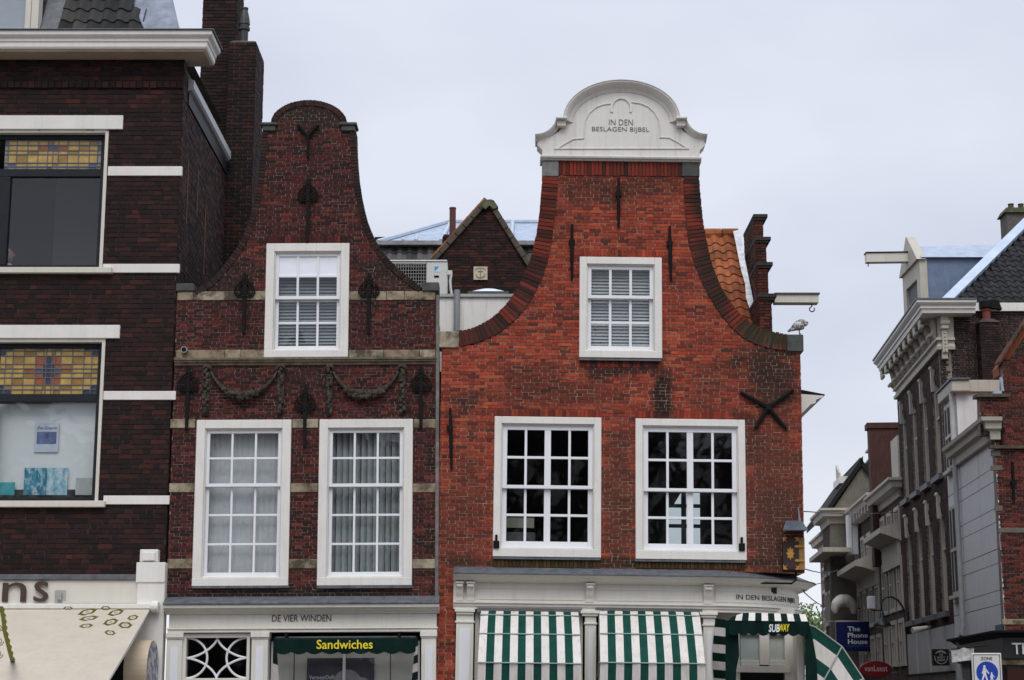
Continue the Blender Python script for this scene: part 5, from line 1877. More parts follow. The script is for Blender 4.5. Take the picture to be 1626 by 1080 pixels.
# book-shaped hanging sign and its little lead roof
bs = thing('book_sign', 'brown and gold book shaped sign hanging at the red house corner', 'sign', FC, 'shop signs')
q = FC.rect(1243, 853, 1269, 905, .10)
bs.location = FC.world((q[0] + q[1]) / 2, .10, q[2])
hw, hh = (q[1] - q[0]) / 2, q[3] - q[2]
GOLD = plain('gold_leaf', (.42, .22, .035), .45, .2, 12)
LEATH = plain('book_leather', (.030, .014, .012), .5, .3, 8)
m = MB()
m.box(-hw, hw, 0, hh, -.32, 0)
bevel(m.build('cover', LEATH, bs), .008)
m = MB()
m.box(hw, hw + .085, .006, hh - .006, -.30, -.02)
m.build('page_block', plain('page_gold', (.27, .15, .045), .6, .2, 30), bs)
m = MB()
m.add([(0 - .01 + (.062 if k % 2 == 0 else .04) * math.cos(k * math.pi / 8), -.006, hh / 2 + (.10 if k % 2 == 0 else .065) * math.sin(k * math.pi / 8)) for k in range(16)], [tuple(range(16))])
for sx in (-1, 1):
    for sz in (0, 1):
        cx2, cz2 = sx * (hw - .004), sz * hh + (.004 if sz == 0 else -.004)
        dx, dz2 = -sx, (1 if sz == 0 else -1)
        m.add([(cx2, -.006, cz2), (cx2 + dx * .065, -.006, cz2), (cx2 + dx * .035, -.006, cz2 + dz2 * .028), (cx2 + dx * .065, -.006, cz2 + dz2 * .075), (cx2 + dx * .025, -.006, cz2 + dz2 * .04), (cx2, -.006, cz2 + dz2 * .075)], [(0, 1, 2, 3, 4, 5)])
for z in (.29, .72):
    m.add([(hw - .07, -.006, hh * z), (hw - .045, -.006, hh * z + .02), (hw + .08, -.006, hh * z + .008), (hw + .08, -.006, hh * z - .008), (hw - .045, -.006, hh * z - .02)], [(0, 1, 2, 3, 4)])
o_ = m.build('gilt_fittings', GOLD, bs)
md = o_.modifiers.new('t', 'SOLIDIFY'); md.thickness = .006; md.offset = 0
m = MB()
m.tube([(hw - .04, .1, 0), (hw - .04, .1, -.14), (hw - .10, .1, -.19), (-.45, .1, -.19)], .014, 6)
m.build('bracket', IRON, bs)
lr = thing('sign_canopy', 'small lead roof fixed to the brick corner above the book sign', 'canopy', FC)
P_ = [FC.uv(x, y, .1) for x, y in ((1240, 843), (1279, 843), (1273, 829), (1248, 829))]
lr.location = FC.world(P_[0][0], .1, P_[0][1])
o0 = P_[0]
L3 = [(p_[0] - o0[0], p_[1] - o0[1]) for p_ in P_]
m = MB()
m.hull([(L3[0][0], -.22, L3[0][1]), (L3[1][0], -.22, L3[1][1]), (L3[2][0], .0, L3[2][1] + .02), (L3[3][0], .0, L3[3][1] + .02)], [(L3[0][0], -.22, L3[0][1] - .015), (L3[1][0], -.22, L3[1][1] - .015), (L3[2][0], .12, L3[2][1] - .02), (L3[3][0], .12, L3[3][1] - .02)])
m.hull([(L3[1][0], -.22, L3[1][1]), (L3[1][0] + .01, .3, L3[1][1]), (L3[2][0] + .01, .1, L3[2][1] + .02), (L3[2][0], 0, L3[2][1] + .02)], [(L3[1][0] - .02, -.20, L3[1][1]), (L3[1][0] - .02, .3, L3[1][1]), (L3[2][0] - .02, .1, L3[2][1]), (L3[2][0] - .02, .02, L3[2][1])])
m.build('lead_roof', plain('lead_dark', (.07, .085, .105), .5, .3, 6), lr)
m = MB()
m.tube([(L3[2][0] - .02, .05, L3[2][1]), (L3[2][0] - .04, .05, L3[2][1] + .22)], [.02, .008], 6)
m.build('stay', plain('stay_grey', (.2, .21, .23), .5), lr)
# pigeon on the right shoulder stone
pg = thing('pigeon', 'grey white pigeon preening on the red gable shoulder stone', 'pigeon', FC)
u, v = FC.uv(1268, 530.5, -.1)
pg.location = FC.world(u, -.1, v)
m = MB()
m.tube([(-.16, 0, .035), (-.11, 0, .065), (-.06, 0, .10), (0, 0, .13), (.05, 0, .15), (.085, 0, .165), (.105, -.01, .155), (.10, -.03, .13)], [.014, .028, .055, .08, .082, .068, .05, .022], 12)
PIG = NT('pigeon_feathers')
crn = PIG.n('ValToRGB')
crn.color_ramp.elements[0].position = .42; crn.color_ramp.elements[0].color = (.09, .085, .09, 1)
crn.color_ramp.elements[1].position = .58; crn.color_ramp.elements[1].color = (.52, .50, .48, 1)
PIG.l(PIG.noise(PIG.pos(), 22, 3), crn.inputs['Fac'])
PIG.l(crn.outputs[0], PIG.b.inputs['Base Color'])
m.build('body', PIG.m, pg, smooth=True)
m = MB()
m.tube([(.098, -.03, .135), (.085, -.055, .12)], [.008, .002], 6)
m.build('beak', IRON, pg)
for s_ in (-1, 1):
    m = MB()
    m.tube([(.01, s_ * .02, .08), (.015, s_ * .02, 0), (.04, s_ * .02, .003)], .006, 5)
    m.build('leg', plain('pigeon_leg', (.3, .08, .06), .6), pg)
    m = MB()
    m.sphere((-.02, s_ * .045, .115), .05, 8, 6, (1.7, .35, .75))
    m.build('wing', plain('pigeon_wing', (.30, .29, .30), .7, .4, 30), pg, smooth=True)

# ================================================================== behind the two gables
# white parapet between the gables
FW = Frame((xat(755, 26.9), 26.9, 0))
wp = thing('parapet_wall', 'white rendered parapet wall with grey coping between the two gables', 'wall', FW)
REND = plain('white_render', (.78, .77, .74), .8, .06, 3, .1, 60, streak=.35, dirt=(.2, .19, .17))
m = MB()
q = FW.rect(690, 472, 842, 560)
m.box(q[0], q[1], q[2] - .3, q[3], -.2, 0)
m.build('wall', REND, wp)
m = MB()
m.box(q[0] - .01, q[1], q[3], q[3] + .045, -.25, .04)
m.build('coping', plain('coping_grey', (.40, .40, .39), .7, .1), wp)
m = MB()
m.box(q[0], q[1], q[3] - .06, q[3] - .02, -5.0, -.2)
m.build('flat_roof', LEAD, wp)
dp = MB()
u = FW.uv(725.5, 500, .06)[0]
dp.tube([(u, -.07, FW.uv(725, 461, .06)[1]), (u, -.07, FW.uv(725, 560, .06)[1])], .05, 12)
dpo = thing('downpipe', 'grey downpipe standing against the white parapet wall', 'pipe', FW)
dp.build('pipe', plain('pipe_zinc', (.27, .28, .30), .5, .1), dpo)
sk = thing('skylight_dome', 'white domed skylight on the flat roof behind the parapet', 'skylight', FW)
q2 = FW.rect(742, 461, 808, 470, -.9)
m = MB()
uc, hw = (q2[0] + q2[1]) / 2, (q2[1] - q2[0]) / 2
base = FW.uv(775, 471.5, -1.5)[1]
for i in range(6):
    for k in range(20):
        def dm(a, b):
            x, y = -1 + 2 * a, -1 + 2 * b
            return (uc + hw * x, 1.5 + hw * y, base + .02 + .11 * math.cos(x * math.pi / 2) ** .8 * math.cos(y * math.pi / 2) ** .8 if abs(x) < .999 and abs(y) < .999 else base + .02)
        m.quad(dm(k / 20, i / 6), dm((k + 1) / 20, i / 6), dm((k + 1) / 20, (i + 1) / 6), dm(k / 20, (i + 1) / 6))
m.build('dome', plain('acrylic_white', (.72, .76, .80), .25, .03), sk, smooth=True)
# air conditioner
FAC = Frame((xat(666, 28.0), 28.0, 0))
ac = thing('air_conditioner', 'white outdoor air conditioner unit behind the left gable shoulder', 'air conditioner', FAC)
q = FAC.rect(618, 413, 710, 469)
hw, hh = (q[1] - q[0]) / 2, q[3] - q[2]
ac.location = FAC.world((q[0] + q[1]) / 2, 0, q[2])
ACW = plain('ac_white', (.66, .66, .63), .5, .04)
m = MB()
gx0, gx1, gz0, gz1 = -hw + .02, hw * .28, .08, hh - .06
m.box(-hw, hw, hh - .03, hh, -.38, .015)
m.box(-hw, gx0, 0, hh - .03, -.36, 0)
m.box(gx1, hw, 0, hh - .03, -.36, 0)
m.box(gx0, gx1, 0, gz0, -.36, 0)
m.box(gx0, gx1, gz1, hh - .03, -.36, 0)
m.box(gx0, gx1, gz0, gz1, -.36, -.30)
bevel(m.build('casing', ACW, ac), .012)
m = MB()
for k in range(15):
    x = gx0 + (gx1 - gx0) * k / 14
    m.box(x - .003, x + .003, gz0, gz1, -.01, 0)
for k in range(9):
    z = gz0 + (gz1 - gz0) * k / 8
    m.box(gx0, gx1, z - .003, z + .003, -.008, .002)
m.build('grille', plain('grille_grey', (.40, .40, .39), .5), ac)
m = MB()
m.box(gx0, gx1, gz0, gz1, -.2, -.19)
fc = ((gx0 + gx1) / 2 + .03, (gz0 + gz1) / 2)
m.build('fan_recess', plain('ac_dark', (.045, .045, .045), .8), ac)
m = MB()
for k in range(5):
    a = k * 2 * math.pi / 5
    for s_ in range(1):
        m.add([(fc[0] + r_ * math.cos(a + o_), -y_, fc[1] + r_ * math.sin(a + o_)) for r_, o_, y_ in ((.04, 0, -.14), (.19, -.1, -.15), (.20, .6, -.10), (.05, .9, -.11))], [(0, 1, 2, 3)])
m.tube([(fc[0], .16, fc[1]), (fc[0], .10, fc[1])], .05, 12)
m.build('fan_blades', IRON, ac)
m = MB()
m.box(hw * .55, hw * .55 + .09, hh * .66, hh * .66 + .10, .0, .004)
lg = m.build('logo_plate', plain('logo_pale', (.60, .70, .76), .5), ac)
m = MB()
m.add([(hw * .55 + .008, -.006, hh * .66 + .008), (hw * .55 + .008, -.006, hh * .66 + .092), (hw * .55 + .082, -.006, hh * .66 + .092)], [(0, 1, 2)])
m.build('logo_mark', plain('logo_blue', (.02, .32, .62), .5), ac)
m = MB()
m.box(hw * .55, hw * .55 + .08, hh * .50, hh * .50 + .035, 0, .004)
m.build('vent_slot', IRON, ac)
m = MB()
m.tube([(hw + .02, -.0, hh * .62), (hw + .07, 0, hh * .62), (hw + .05, 0, hh * .4), (hw + .06, 0, .1), (hw + .1, 0, -.1)], .022, 6)
m.box(hw, hw + .08, hh * .58, hh * .70, -.1, .02)
m.build('pipework', ACW, ac)
# dark gable house behind
FI = Frame((xat(770, 34), 34, 0))
gi = thing('gabled_house', 'dark brick rear house with steep plain gable and stone edge between bell gables', 'house', FI)
ap = FI.uv(778, 324)
el_, er_ = FI.uv(688, 414), FI.uv(846, 428)
bI = FI.uv(770, 500)[1]
BR_I = brickmat('brick_soot', [(0, (.016, .010, .009)), (.6, (.032, .014, .012)), (1, (.085, .024, .018))], soot=.5)
brickwall(gi, [(el_[0], bI), (er_[0] + .2, bI), (er_[0] + .2, er_[1]), er_, ap, el_], [], BR_I, MORTAR_D, .055, .2, joint=.009, units=None)
m = MB()
STG = plain('gable_stone', (.085, .072, .052), .9, .4, 6, .4, 40, streak=.4)
for (a, b) in ((FI.uv(686, 416), FI.uv(774, 319)), (FI.uv(776, 319), FI.uv(842, 424))):
    n_ = 7
    dx, dy = b[0] - a[0], b[1] - a[1]
    l_ = math.hypot(dx, dy)
    nx, ny = (dy / l_ * .055, -dx / l_ * .055)
    for k in range(n_):
        p0 = (a[0] + dx * (k + .02) / n_, a[1] + dy * (k + .02) / n_)
        p1 = (a[0] + dx * (k + .98) / n_, a[1] + dy * (k + .98) / n_)
        mm = MB()
        mm.prism([(p0[0] - nx, p0[1] - ny), (p1[0] - nx, p1[1] - ny), (p1[0] + nx, p1[1] + ny), (p0[0] + nx, p0[1] + ny)], -.2, .06 + rnd() * .02)
        bevel(mm.build('coping_stone', STG, gi), .01)
m.prism([FI.uv(x, y, .1) for x, y in ((764, 328), (769, 319), (776, 316.5), (784, 318), (791, 328), (784, 332), (777, 326), (771, 332))], -.2, .10)
m.build('apex_stone', plain('apex_mossy', (.10, .105, .06), .9, .4, 8, .4, 40), gi)
for k in range(9):      # edge of the orange tiles behind the left slope
    a, b = FI.uv(690, 409, -.3), FI.uv(770, 320, -.3)
    f = (k + .5) / 9
    c_ = (a[0] + (b[0] - a[0]) * f - .02, a[1] + (b[1] - a[1]) * f + .05)
    mm = MB()
    mm.tube([(c_[0] - .09, .45, c_[1] - .11), (c_[0] + .09, .45, c_[1] + .11)], .05, 8)
    mm.build('verge_tile', PANT_O, gi)
m = MB()
for (p0, p1) in ((el_, ap), (ap, er_)):
    m.hull([(p0[0], .2, p0[1]), (p1[0], .2, p1[1]), (p1[0], .2, p1[1] - .15), (p0[0], .2, p0[1] - .15)], [(p0[0], 6, p0[1]), (p1[0], 6, p1[1]), (p1[0], 6, p1[1] - .15), (p0[0], 6, p0[1] - .15)])
m.build('roof', PANT_O, gi)
m = MB()
q = FI.rect(752, 424, 774, 445)
m.box(*q, 0, .04)
plq = m.build('plaque', plain('plaque_stone', (.52, .47, .36), .8, .1, 8), gi)
m = MB()
uc, vc_ = (q[0] + q[1]) / 2, (q[2] + q[3]) / 2
m.tube([(uc, -.045, q[2] + .05), (uc, -.045, q[3] - .07)], .008, 6)
m.tube([(uc + .085 * math.cos(math.pi + k * math.pi / 10), -.045, q[2] + .11 + .07 * math.sin(math.pi + k * math.pi / 10)) for k in range(11)], .008, 6)
m.tube([(uc - .05, -.045, q[3] - .10), (uc + .05, -.045, q[3] - .10)], .007, 6)
m.build('anchor_relief', plain('relief_ochre', (.33, .23, .10), .8), plq)
m = MB()
m.tube([(uc + .10 * math.cos(k * math.pi / 8), -.045, q[3] - .075 + .045 * math.sin(k * math.pi / 8)) for k in range(9)], .006, 5)
m.build('scroll_relief', bpy.data.materials['relief_ochre'], plq)
q = FI.rect(703, 372, 718, 396, -1)
stk = brick_stack(gi, FI, q[0], q[1] + .1, 1, 1.4, q[2] - .5, q[3], BR_CH, MORTAR_D)
m = MB()
q = FI.rect(713.5, 330, 724, 372, -1.2)
m.lathe(((q[0] + q[1]) / 2, 1.2, q[2]), [(.066, 0), (.066, q[3] - q[2] - .03), (.072, q[3] - q[2] - .03), (.072, q[3] - q[2])], 12)
m.build('flue_pipe', plain('flue_red', (.10, .03, .025), .6, .15), gi)
# zinc roofed house farther back
FZ = Frame((xat(720, 41), 41, 0))
zh = thing('zinc_roofed_house', 'rear house with pale blue zinc roof and grey tile skirt behind the gables', 'house', FZ)
m = MB()
P_ = [FZ.uv(x, y) for x, y in ((596, 388), (856, 388))]
r0_, r1_, r2_ = FZ.uv(600, 386, -.2), FZ.uv(712, 354, -2.5), FZ.uv(868, 354, -2.5)
r3_ = FZ.uv(868, 385, -.2)
m.add([(r0_[0], .2, r0_[1]), (r3_[0], .2, r3_[1]), (r2_[0], 2.5, r2_[1]), (r1_[0], 2.5, r1_[1])], [(0, 1, 2, 3)])
m.add([(r0_[0], .2, r0_[1]), (r1_[0], 2.5, r1_[1]), (r0_[0], 4.5, r0_[1])], [(0, 1, 2)])
m.add([(r1_[0], 2.5, r1_[1]), (r2_[0], 2.5, r2_[1]), (r3_[0], 4.6, r3_[1]), (r0_[0], 4.6, r0_[1])], [(0, 1, 2, 3)])
m.build('zinc_roof', ZINC, zh)
m = MB()
for (a, b) in (((660, 384), (664, 369)), ((700, 384), (716, 355)), ((812, 384), (814, 355)), ((640, 384), (640, 376))):
    pa, pb_ = FZ.uv(*a, -.2), FZ.uv(*b, -2.4)
    m.tube([(pa[0], .18, pa[1] + .02), (pb_[0], 2.3, pb_[1] + .02)], .05, 6)
m.tube([(r0_[0], .15, r0_[1] + .02), (r1_[0], 2.5, r1_[1] + .03), (r2_[0], 2.5, r2_[1] + .03)], .06, 6)
m.build('zinc_seam', plain('zinc_seam_pale', (.42, .48, .57), .45, .1), zh)
m = MB()
m.box(r0_[0] - .1, r3_[0], r0_[1] - .12, r0_[1] - .02, -.3, .12)
m.build('gutter', plain('gutter_dirty', (.22, .23, .24), .6, .4, 5), zh)
TG = brickmat('tile_grey', [(0, (.045, .047, .05)), (1, (.12, .12, .118))], soot=.4)
tiled_roof(zh, (r0_[0], -.25, r0_[1] - .75), (1, 0, 0), (0, .5, .87), r3_[0] - r0_[0], .75, .24, .25, TG, bedmat=TG)
m = MB()
m.box(r0_[0], r3_[0], 0, r0_[1] - .6, -4, -.35)
m.build('wall', BR_I, zh)
for x in (604, 612, 622):
    m = MB()
    u, v = FZ.uv(x, 379, -3)
    m.box(u - .14, u + .14, v - .6, v + .02, -3.2, -2.9)
    m.build('chimney', BR_CH, zh)
# ================================================================== house behind C on the side street: orange tiles, stepped gable, hoist beam
FD = Frame((xat(1160, 29.0), 29.0, 0))
D = thing('stepped_gable_house', 'house with orange pantile roof, stepped brick gable and hoist beam behind red gable', 'house', FD)
gu0, gu1 = FD.uv(1203, 450, -.5)[0], FD.uv(1221, 450, -.5)[0]
rz = FD.uv(1160, 373, -3)[1]
ez = FD.uv(1160, 575, -.2)[1]
hgt = math.hypot(2.8, rz - ez)
tiled_roof(D, (gu0 - 2.15, .2, ez), (1, 0, 0), (0, 2.8, rz - ez), 2.1, hgt, .235, .265, PANT_O, bedmat=BR_I)
m = MB()
for k in range(7):
    m.tube([(gu0 - 2.2 + k * .32, 3.03, rz + .02), (gu0 - 2.2 + (k + 1) * .32 - .02, 3.03, rz + .03)], [.11, .10], 10)
m.build('ridge_tile', PANT_O, D)
m = MB()
steps = [(1207, 1232, 467, 600, .1, .55), (1204, 1225, 417, 467, .85, 1.3), (1201, 1222, 377, 417, 1.6, 2.0), (1198, 1217, 341, 377, 2.3, 3.6)]
BR_S = brickmat('brick_step_gable', [(0, (.03, .015, .012)), (.5, (.07, .022, .016)), (1, (.15, .035, .022))], soot=.45)
for (x0, x1, y0, y1, d0, d1) in steps:
    w = -(d0)
    a, b = FD.uv(x0, (y0 + y1) / 2, w)[0], FD.uv(x1 - 6, (y0 + y1) / 2, w)[0]
    tz = FD.uv(x0, y0, w)[1]
    bz_ = FD.uv(x0, y1, w)[1]
    brick_stack(D, FD, a, b, d0, 6.0 - d0, bz_ - .6, tz - .06, BR_S, MORTAR_D, .05, .17, name='gable_step')
    m = MB()
    m.box(a - .02, b + .09, tz - .06, tz, -6 + d0, w + .05)
    m.box(a - .01, b + .05, tz - .10, tz - .06, -6 + d0, w + .03)
    m.build('step_cap', plain('step_cap_dark', (.035, .033, .03), .9, .3, 8) if 'step_cap_dark' not in bpy.data.materials else bpy.data.materials['step_cap_dark'], D)
mm = MB()
mm.box(gu0 - .2, FD.uv(1226, 560, -.3)[0], 0, ez + .3, -5.5, -.3)
mm.build('gable_wall', BR_S, D)
m = MB()      # flashing between tiles and gable
pl = []
n_ = 9
for k in range(n_ + 1):
    f = k / n_
    pl.append((f, (rnd() - .5) * .05))
for k in range(n_):
    f0, f1 = pl[k][0], pl[k + 1][0]
    P0 = Vector((gu0 - .06 + pl[k][1], .2 + 2.8 * f0 - .06, ez + (rz - ez) * f0 + .06))
    P1 = Vector((gu0 - .06 + pl[k + 1][1], .2 + 2.8 * f1 - .06, ez + (rz - ez) * f1 + .06))
    m.quad(tuple(P0), (gu0 + .03, P0.y, P0.z + .02), (gu0 + .03, P1.y, P1.z + .02), tuple(P1))
m.build('lead_flashing', plain('flashing_pale', (.55, .56, .58), .6, .3, 8), D)
hb = MB()
a, b = FD.uv(1230, 473, -1.2), FD.uv(1300, 474, -1.2)
hb.hull([(a[0], 1.2, a[1] - .085), (b[0], 1.2, b[1] - .075), (b[0], 1.2, b[1] + .075), (a[0], 1.2, a[1] + .07)], [(a[0], 1.42, a[1] - .085), (b[0], 1.42, b[1] - .075), (b[0], 1.42, b[1] + .075), (a[0], 1.42, a[1] + .07)])
hbo = hb.build('hoist_beam', CREAM, D)
bevel(hbo, .006)
m = MB()
m.box(a[0], b[0] + .02, b[1] + .076, b[1] + .10, -1.45, -1.17)
m.build('beam_cover', plain('beam_lead', (.08, .08, .075), .7), hbo)
m = MB()
u, v = FD.uv(1289, 481, -1.3)
m.tube([(u, 1.3, v), (u, 1.3, v - .07)], .010, 6)
m.tube([(u + .045 * math.cos(k * .6 + 1.57), 1.3, v - .115 + .045 * math.sin(k * .6 + 1.57)) for k in range(10)], .010, 6)
m.build('hook', IRON, hbo)
# eaves moulding on the street side of the red house
m = MB()
q = FC.rect(1274, 628, 1310, 672, -1.0)
z1, z0 = q[3], q[2]
m.sweep([(0, z0), (.10, z0 + .10), (.22, z0 + .20), (.31, z1 - .14), (.38, z1 - .12), (.40, z1 - .06), (.49, z1 - .03), (.51, z1), (0, z1 + .03)], [(cR, 1.0), (cR, 5.0)])
m.build('side_cornice', WHITE, C)
m = MB()
m.sweep([(0, z1 + .05), (.53, z1 + .005), (.53, z1 + .02), (0, z1 + .12)], [(cR, 1.0), (cR, 5.0)])
m.build('side_cornice_lead', IRON, C)
# ================================================================== right-hand side of the side street
SX = lambda Y: 7.85 + 0.0687 * Y
dS = Vector((.0687, 1, 0)).normalized()
FS = Frame((SX(38), 38, 0), tuple(-dS))
su = lambda Y: -(Y - 38) / dS.y
zat = lambda px, py, Y: onY(px, py, Y).z
FG = Frame((SX(38), 38, 0))
FE = Frame((SX(44), 44, 0))
BR_E = brickmat('brick_purple_brown', [(0, (.018, .011, .010)), (.5, (.032, .018, .016)), (1, (.055, .029, .024))], soot=.35)
BR_EF = brickmat('brick_facade_brown', [(0, (.030, .017, .015)), (.5, (.05, .028, .024)), (1, (.08, .042, .035))], soot=.3)
BR_G = brickmat('brick_red_mixed', [(0, (.028, .012, .010)), (.4, (.07, .017, .013)), (.8, (.135, .024, .016)), (1, (.2, .038, .022))], soot=.6, sootscale=.6, sootcol=(.02, .013, .010))
PANT_R = brickmat('pantile_dull', [(0, (.05, .022, .014)), (1, (.12, .045, .025))], soot=.5)
TILE_E = brickmat('tile_black', [(0, (.012, .013, .014)), (1, (.035, .036, .037))], soot=.2)
CRE = plain('stucco_cream', (.47, .435, .37), .6, .08, 3, streak=.35, dirt=(.12, .11, .09))
# ---- E: tall brown corner house with ornate cornice
E = thing('corner_house', 'tall brown brick house with ornate white bracketed cornice and black mansard roof', 'house', FS)
E.location = FS.world(su(44), 0, 0)
oE = su(44)
LE = lambda Y: su(Y) - oE
eFar = LE(51.6)
z_ct = zat(1459, 478, 43.5)
z_cb = zat(1465, 497, 43.5)
z_fr = zat(1487, 556, 44)
z_gf = zat(1510, 992, 45)
wtop, wsil = zat(1480, 606, 45.3), zat(1489, 757, 45.3)
w2top, w2sil = zat(1489, 806, 45.3), zat(1499, 972, 45.3)
holes, wins = [], []
for k in range(4):
    uc = eFar * (k + .62) / 4.15
    for (a, b) in ((wsil, wtop), (w2sil, w2top)):
        holes.append((uc - .50, uc + .50, a, b - .12))
        wins.append((uc, a, b))
wallE = brickwall(E, [(eFar, z_gf), (0, z_gf), (0, z_fr), (eFar, z_fr)], holes, BR_EF, MORTAR, .068, .22, joint=.011, proud=.012)
for (uc, a, b) in wins:
    m = MB()
    h = .50
    arc_ = [(uc + h * math.cos(t_ * math.pi / 10), b - .25 + .25 * math.sin(t_ * math.pi / 10)) for t_ in range(11)]
    m.box(uc - h, uc - h + .13, a, b - .2, -.2, -.06)
    m.box(uc + h - .13, uc + h, a, b - .2, -.2, -.06)
    m.prism([(uc - h, b - .22)] + arc_[::-1] + [(uc + h, b - .22), (uc + h - .13, b - .22)] + [(uc + (h - .13) * math.cos(t_ * math.pi / 10), b - .25 + .14 * math.sin(t_ * math.pi / 10)) for t_ in range(11)] + [(uc - h + .13, b - .22)], -.2, -.06)
    m.box(uc - h, uc + h, (a + b) / 2 + .25, (a + b) / 2 + .32, -.19, -.08)
    m.box(uc - .025, uc + .025, a, b - .12, -.19, -.09)
    wn = m.build('window', CRE, E)
    pane(wn, (uc - h + .1, uc + h - .1, a, b - .1), -.16, GLASS_D)
    room(wn, uc - h, uc + h, a, b - .12, -.25, 1.2, ROOM, 0)
    m = MB()
    m.box(uc - .62, uc + .62, a - .14, a, -.1, .12)
    m.build('window_sill', LEAD, wn)
    m = MB()
    m.prism([(uc - .05, b - .3), (uc + .05, b - .3), (uc + .075, b + .28), (uc - .075, b + .28)], 0, .10)
    m.sphere((uc, -.09, b + .31), .06, 8, 6)
    m.build('keystone', CRE, wn)
    m = MB()
    arc2 = [(uc + (h + .11) * math.cos(t_ * math.pi / 10), b - .25 + .36 * math.sin(t_ * math.pi / 10)) for t_ in range(11)]
    m.prism(arc2 + arc_[::-1], -.1, .03)
    m.build('brick_arch', BR_E, wn)
# side wall facing the square
fe0, fe1 = 0.0, 7.5
sw_ = Frame(FE.o)
swr = FE
def toE(u, w, v):
    """front-frame coordinates at Y = 44 into E's own space"""
    return tuple(FS.Ri @ (FE.world(u, w, v) - E.location))
rel = FS.Ri @ FE.R
sideE = bpy.data.objects.new('side_wall_base', None)
link(sideE, E)
sideE.matrix_local = Matrix.Translation(FS.Ri @ (FE.o - E.location)) @ rel.to_4x4()
sideE.name = 'side_wall'
z_low = zat(1520, 760, 44)
brickwall(sideE, [(0.0, z_low), (fe1, z_low), (fe1, zat(1580, 494, 44)), (0.0, zat(1580, 494, 44))], [], BR_E, MORTAR, .062, .21, joint=.011, proud=.010, name='wall')
m = MB()
m.box(FE.uv(1540, 488)[0], fe1, zat(1580, 495, 44), zat(1580, 482, 44), -.3, .10)
m.build('eaves_board', WHITE, sideE)
q = FE.rect(1559, 512, 1589, 640, .35)
stk = brick_stack(sideE, FE, q[0], q[1], -.36, .1, z_low, q[3], BR_E, MORTAR_D, .062, .2, name='chimney')
m = MB()
m.hull([(q[0] - .03, -.40, q[3]), (q[1] + .03, -.40, q[3]), (q[1] + .03, .1, q[3]), (q[0] - .03, .1, q[3])], [(q[0] + .1, -.25, q[3] + .12), (q[1] - .1, -.25, q[3] + .12), (q[1] - .1, .0, q[3] + .12), (q[0] + .1, .0, q[3] + .12)])
m.build('chimney_cap', MORTAR_D, sideE)
uc = (q[0] + q[1]) / 2
m = MB()
m.lathe((uc, -.13, q[3] + .1), [(.11, 0), (.11, .24), (.13, .24), (.13, .28)], 12)
m.build('chimney_pot', plain('pot_red', (.16, .035, .025), .7), sideE)
m = MB()
m.lathe((uc, -.13, q[3] + .36), [(.10, 0), (.17, .05), (.17, .22), (.10, .26)], 10)
m.hull([(uc + .1, -.25, q[3] + .40), (uc + .38, -.25, q[3] + .36), (uc + .30, -.25, q[3] + .60), (uc + .1, -.25, q[3] + .62)], [(uc + .1, 0, q[3] + .40), (uc + .38, 0, q[3] + .36), (uc + .30, 0, q[3] + .60), (uc + .1, 0, q[3] + .62)])
m.build('chimney_cowl', IRON, sideE)
# cornice along the street, round the corner and a little way along the side wall
endu = FE.uv(1545, 486, .3)[0]
cpath = [(eFar, 0), (0, 0)]
c2 = toE(endu, 0, 0)
cpath.append((c2[0], c2[1]))
m = MB()
zt, zb_ = z_ct, z_cb
m.sweep([(-.2, zb_), (.50, zb_), (.52, zb_ + .10), (.56, zb_ + .11), (.56, zb_ + .17), (.62, zt - .10), (.66, zt - .06), (.66, zt), (-.2, zt)], cpath)
m.build('cornice', WHITE, E)
m = MB()
m.sweep([(-.2, zt + .004), (.69, zt + .004), (.69, zt + .04), (-.2, zt + .04)], cpath)
m.build('cornice_flashing', LEAD, E)
c3 = toE(FE.uv(1514, 530)[0], 0, 0)
fpath = [(eFar, 0), (0, 0), (c3[0], c3[1])]
m = MB()
m.sweep([(-.15, z_fr), (.10, z_fr), (.12, z_fr + .08), (.05, z_fr + .16), (.05, zb_), (-.15, zb_)], fpath)
m.sweep([(.05, z_fr + .24), (.13, z_fr + .24), (.13, z_fr + .30), (.05, z_fr + .32)], fpath)
m.build('frieze', CRE, E)
nb = 8
for k in range(nb + 1):
    uc = eFar * (k + .35) / (nb + .5)
    hb_ = .17
    m = MB()
    P_ = [(.06, z_fr + .32), (.16, z_fr + .34), (.20, z_fr + .45), (.15, z_fr + .58), (.20, z_fr + .78), (.36, z_fr + .95), (.47, zb_ - .20), (.48, zb_ - .005), (.06, zb_ - .005)]
    n_ = len(P_)
    m.add([(uc - hb_, -w, v) for w, v in P_] + [(uc + hb_, -w, v) for w, v in P_], [tuple(range(n_)), tuple(range(2 * n_ - 1, n_ - 1, -1))] + [((i + 1) % n_, i, n_ + i, n_ + (i + 1) % n_) for i in range(n_)])
    for (w, dz_) in ((.22, .42), (.42, zb_ - z_fr - .2)):
        m.tube([(uc - hb_ - .03, -w, z_fr + dz_), (uc + hb_ + .03, -w, z_fr + dz_)], .055, 8)
    bevel(m.build('console', CRE, E), .02)
m = MB()      # console on the return, facing the square
ua, ub = FE.uv(1494, 520, .2)[0], FE.uv(1506, 520, .2)[0]
for (w, za, zc_) in ((.26, zb_ - .35, zb_), (.18, zb_ - .95, zb_ - .35), (.12, zb_ - 1.1, zb_ - .95)):
    sh_ = .0 if w > .2 else .03
    m.box(ua + sh_, ub - sh_, za, zc_, .0, w)
for k in range(6): m.sphere(((ua + ub) / 2, -.19, zb_ - .45 - k * .09), .03, 6, 5)
m.tube([(ua - .02, -.24, zb_ - .18), (ub + .02, -.24, zb_ - .18)], .08, 8)
bevel(m.build('return_console', CRE, sideE), .015)
Ms = Matrix.Translation(FS.Ri @ (FE.o - E.location)) @ rel.to_4x4()
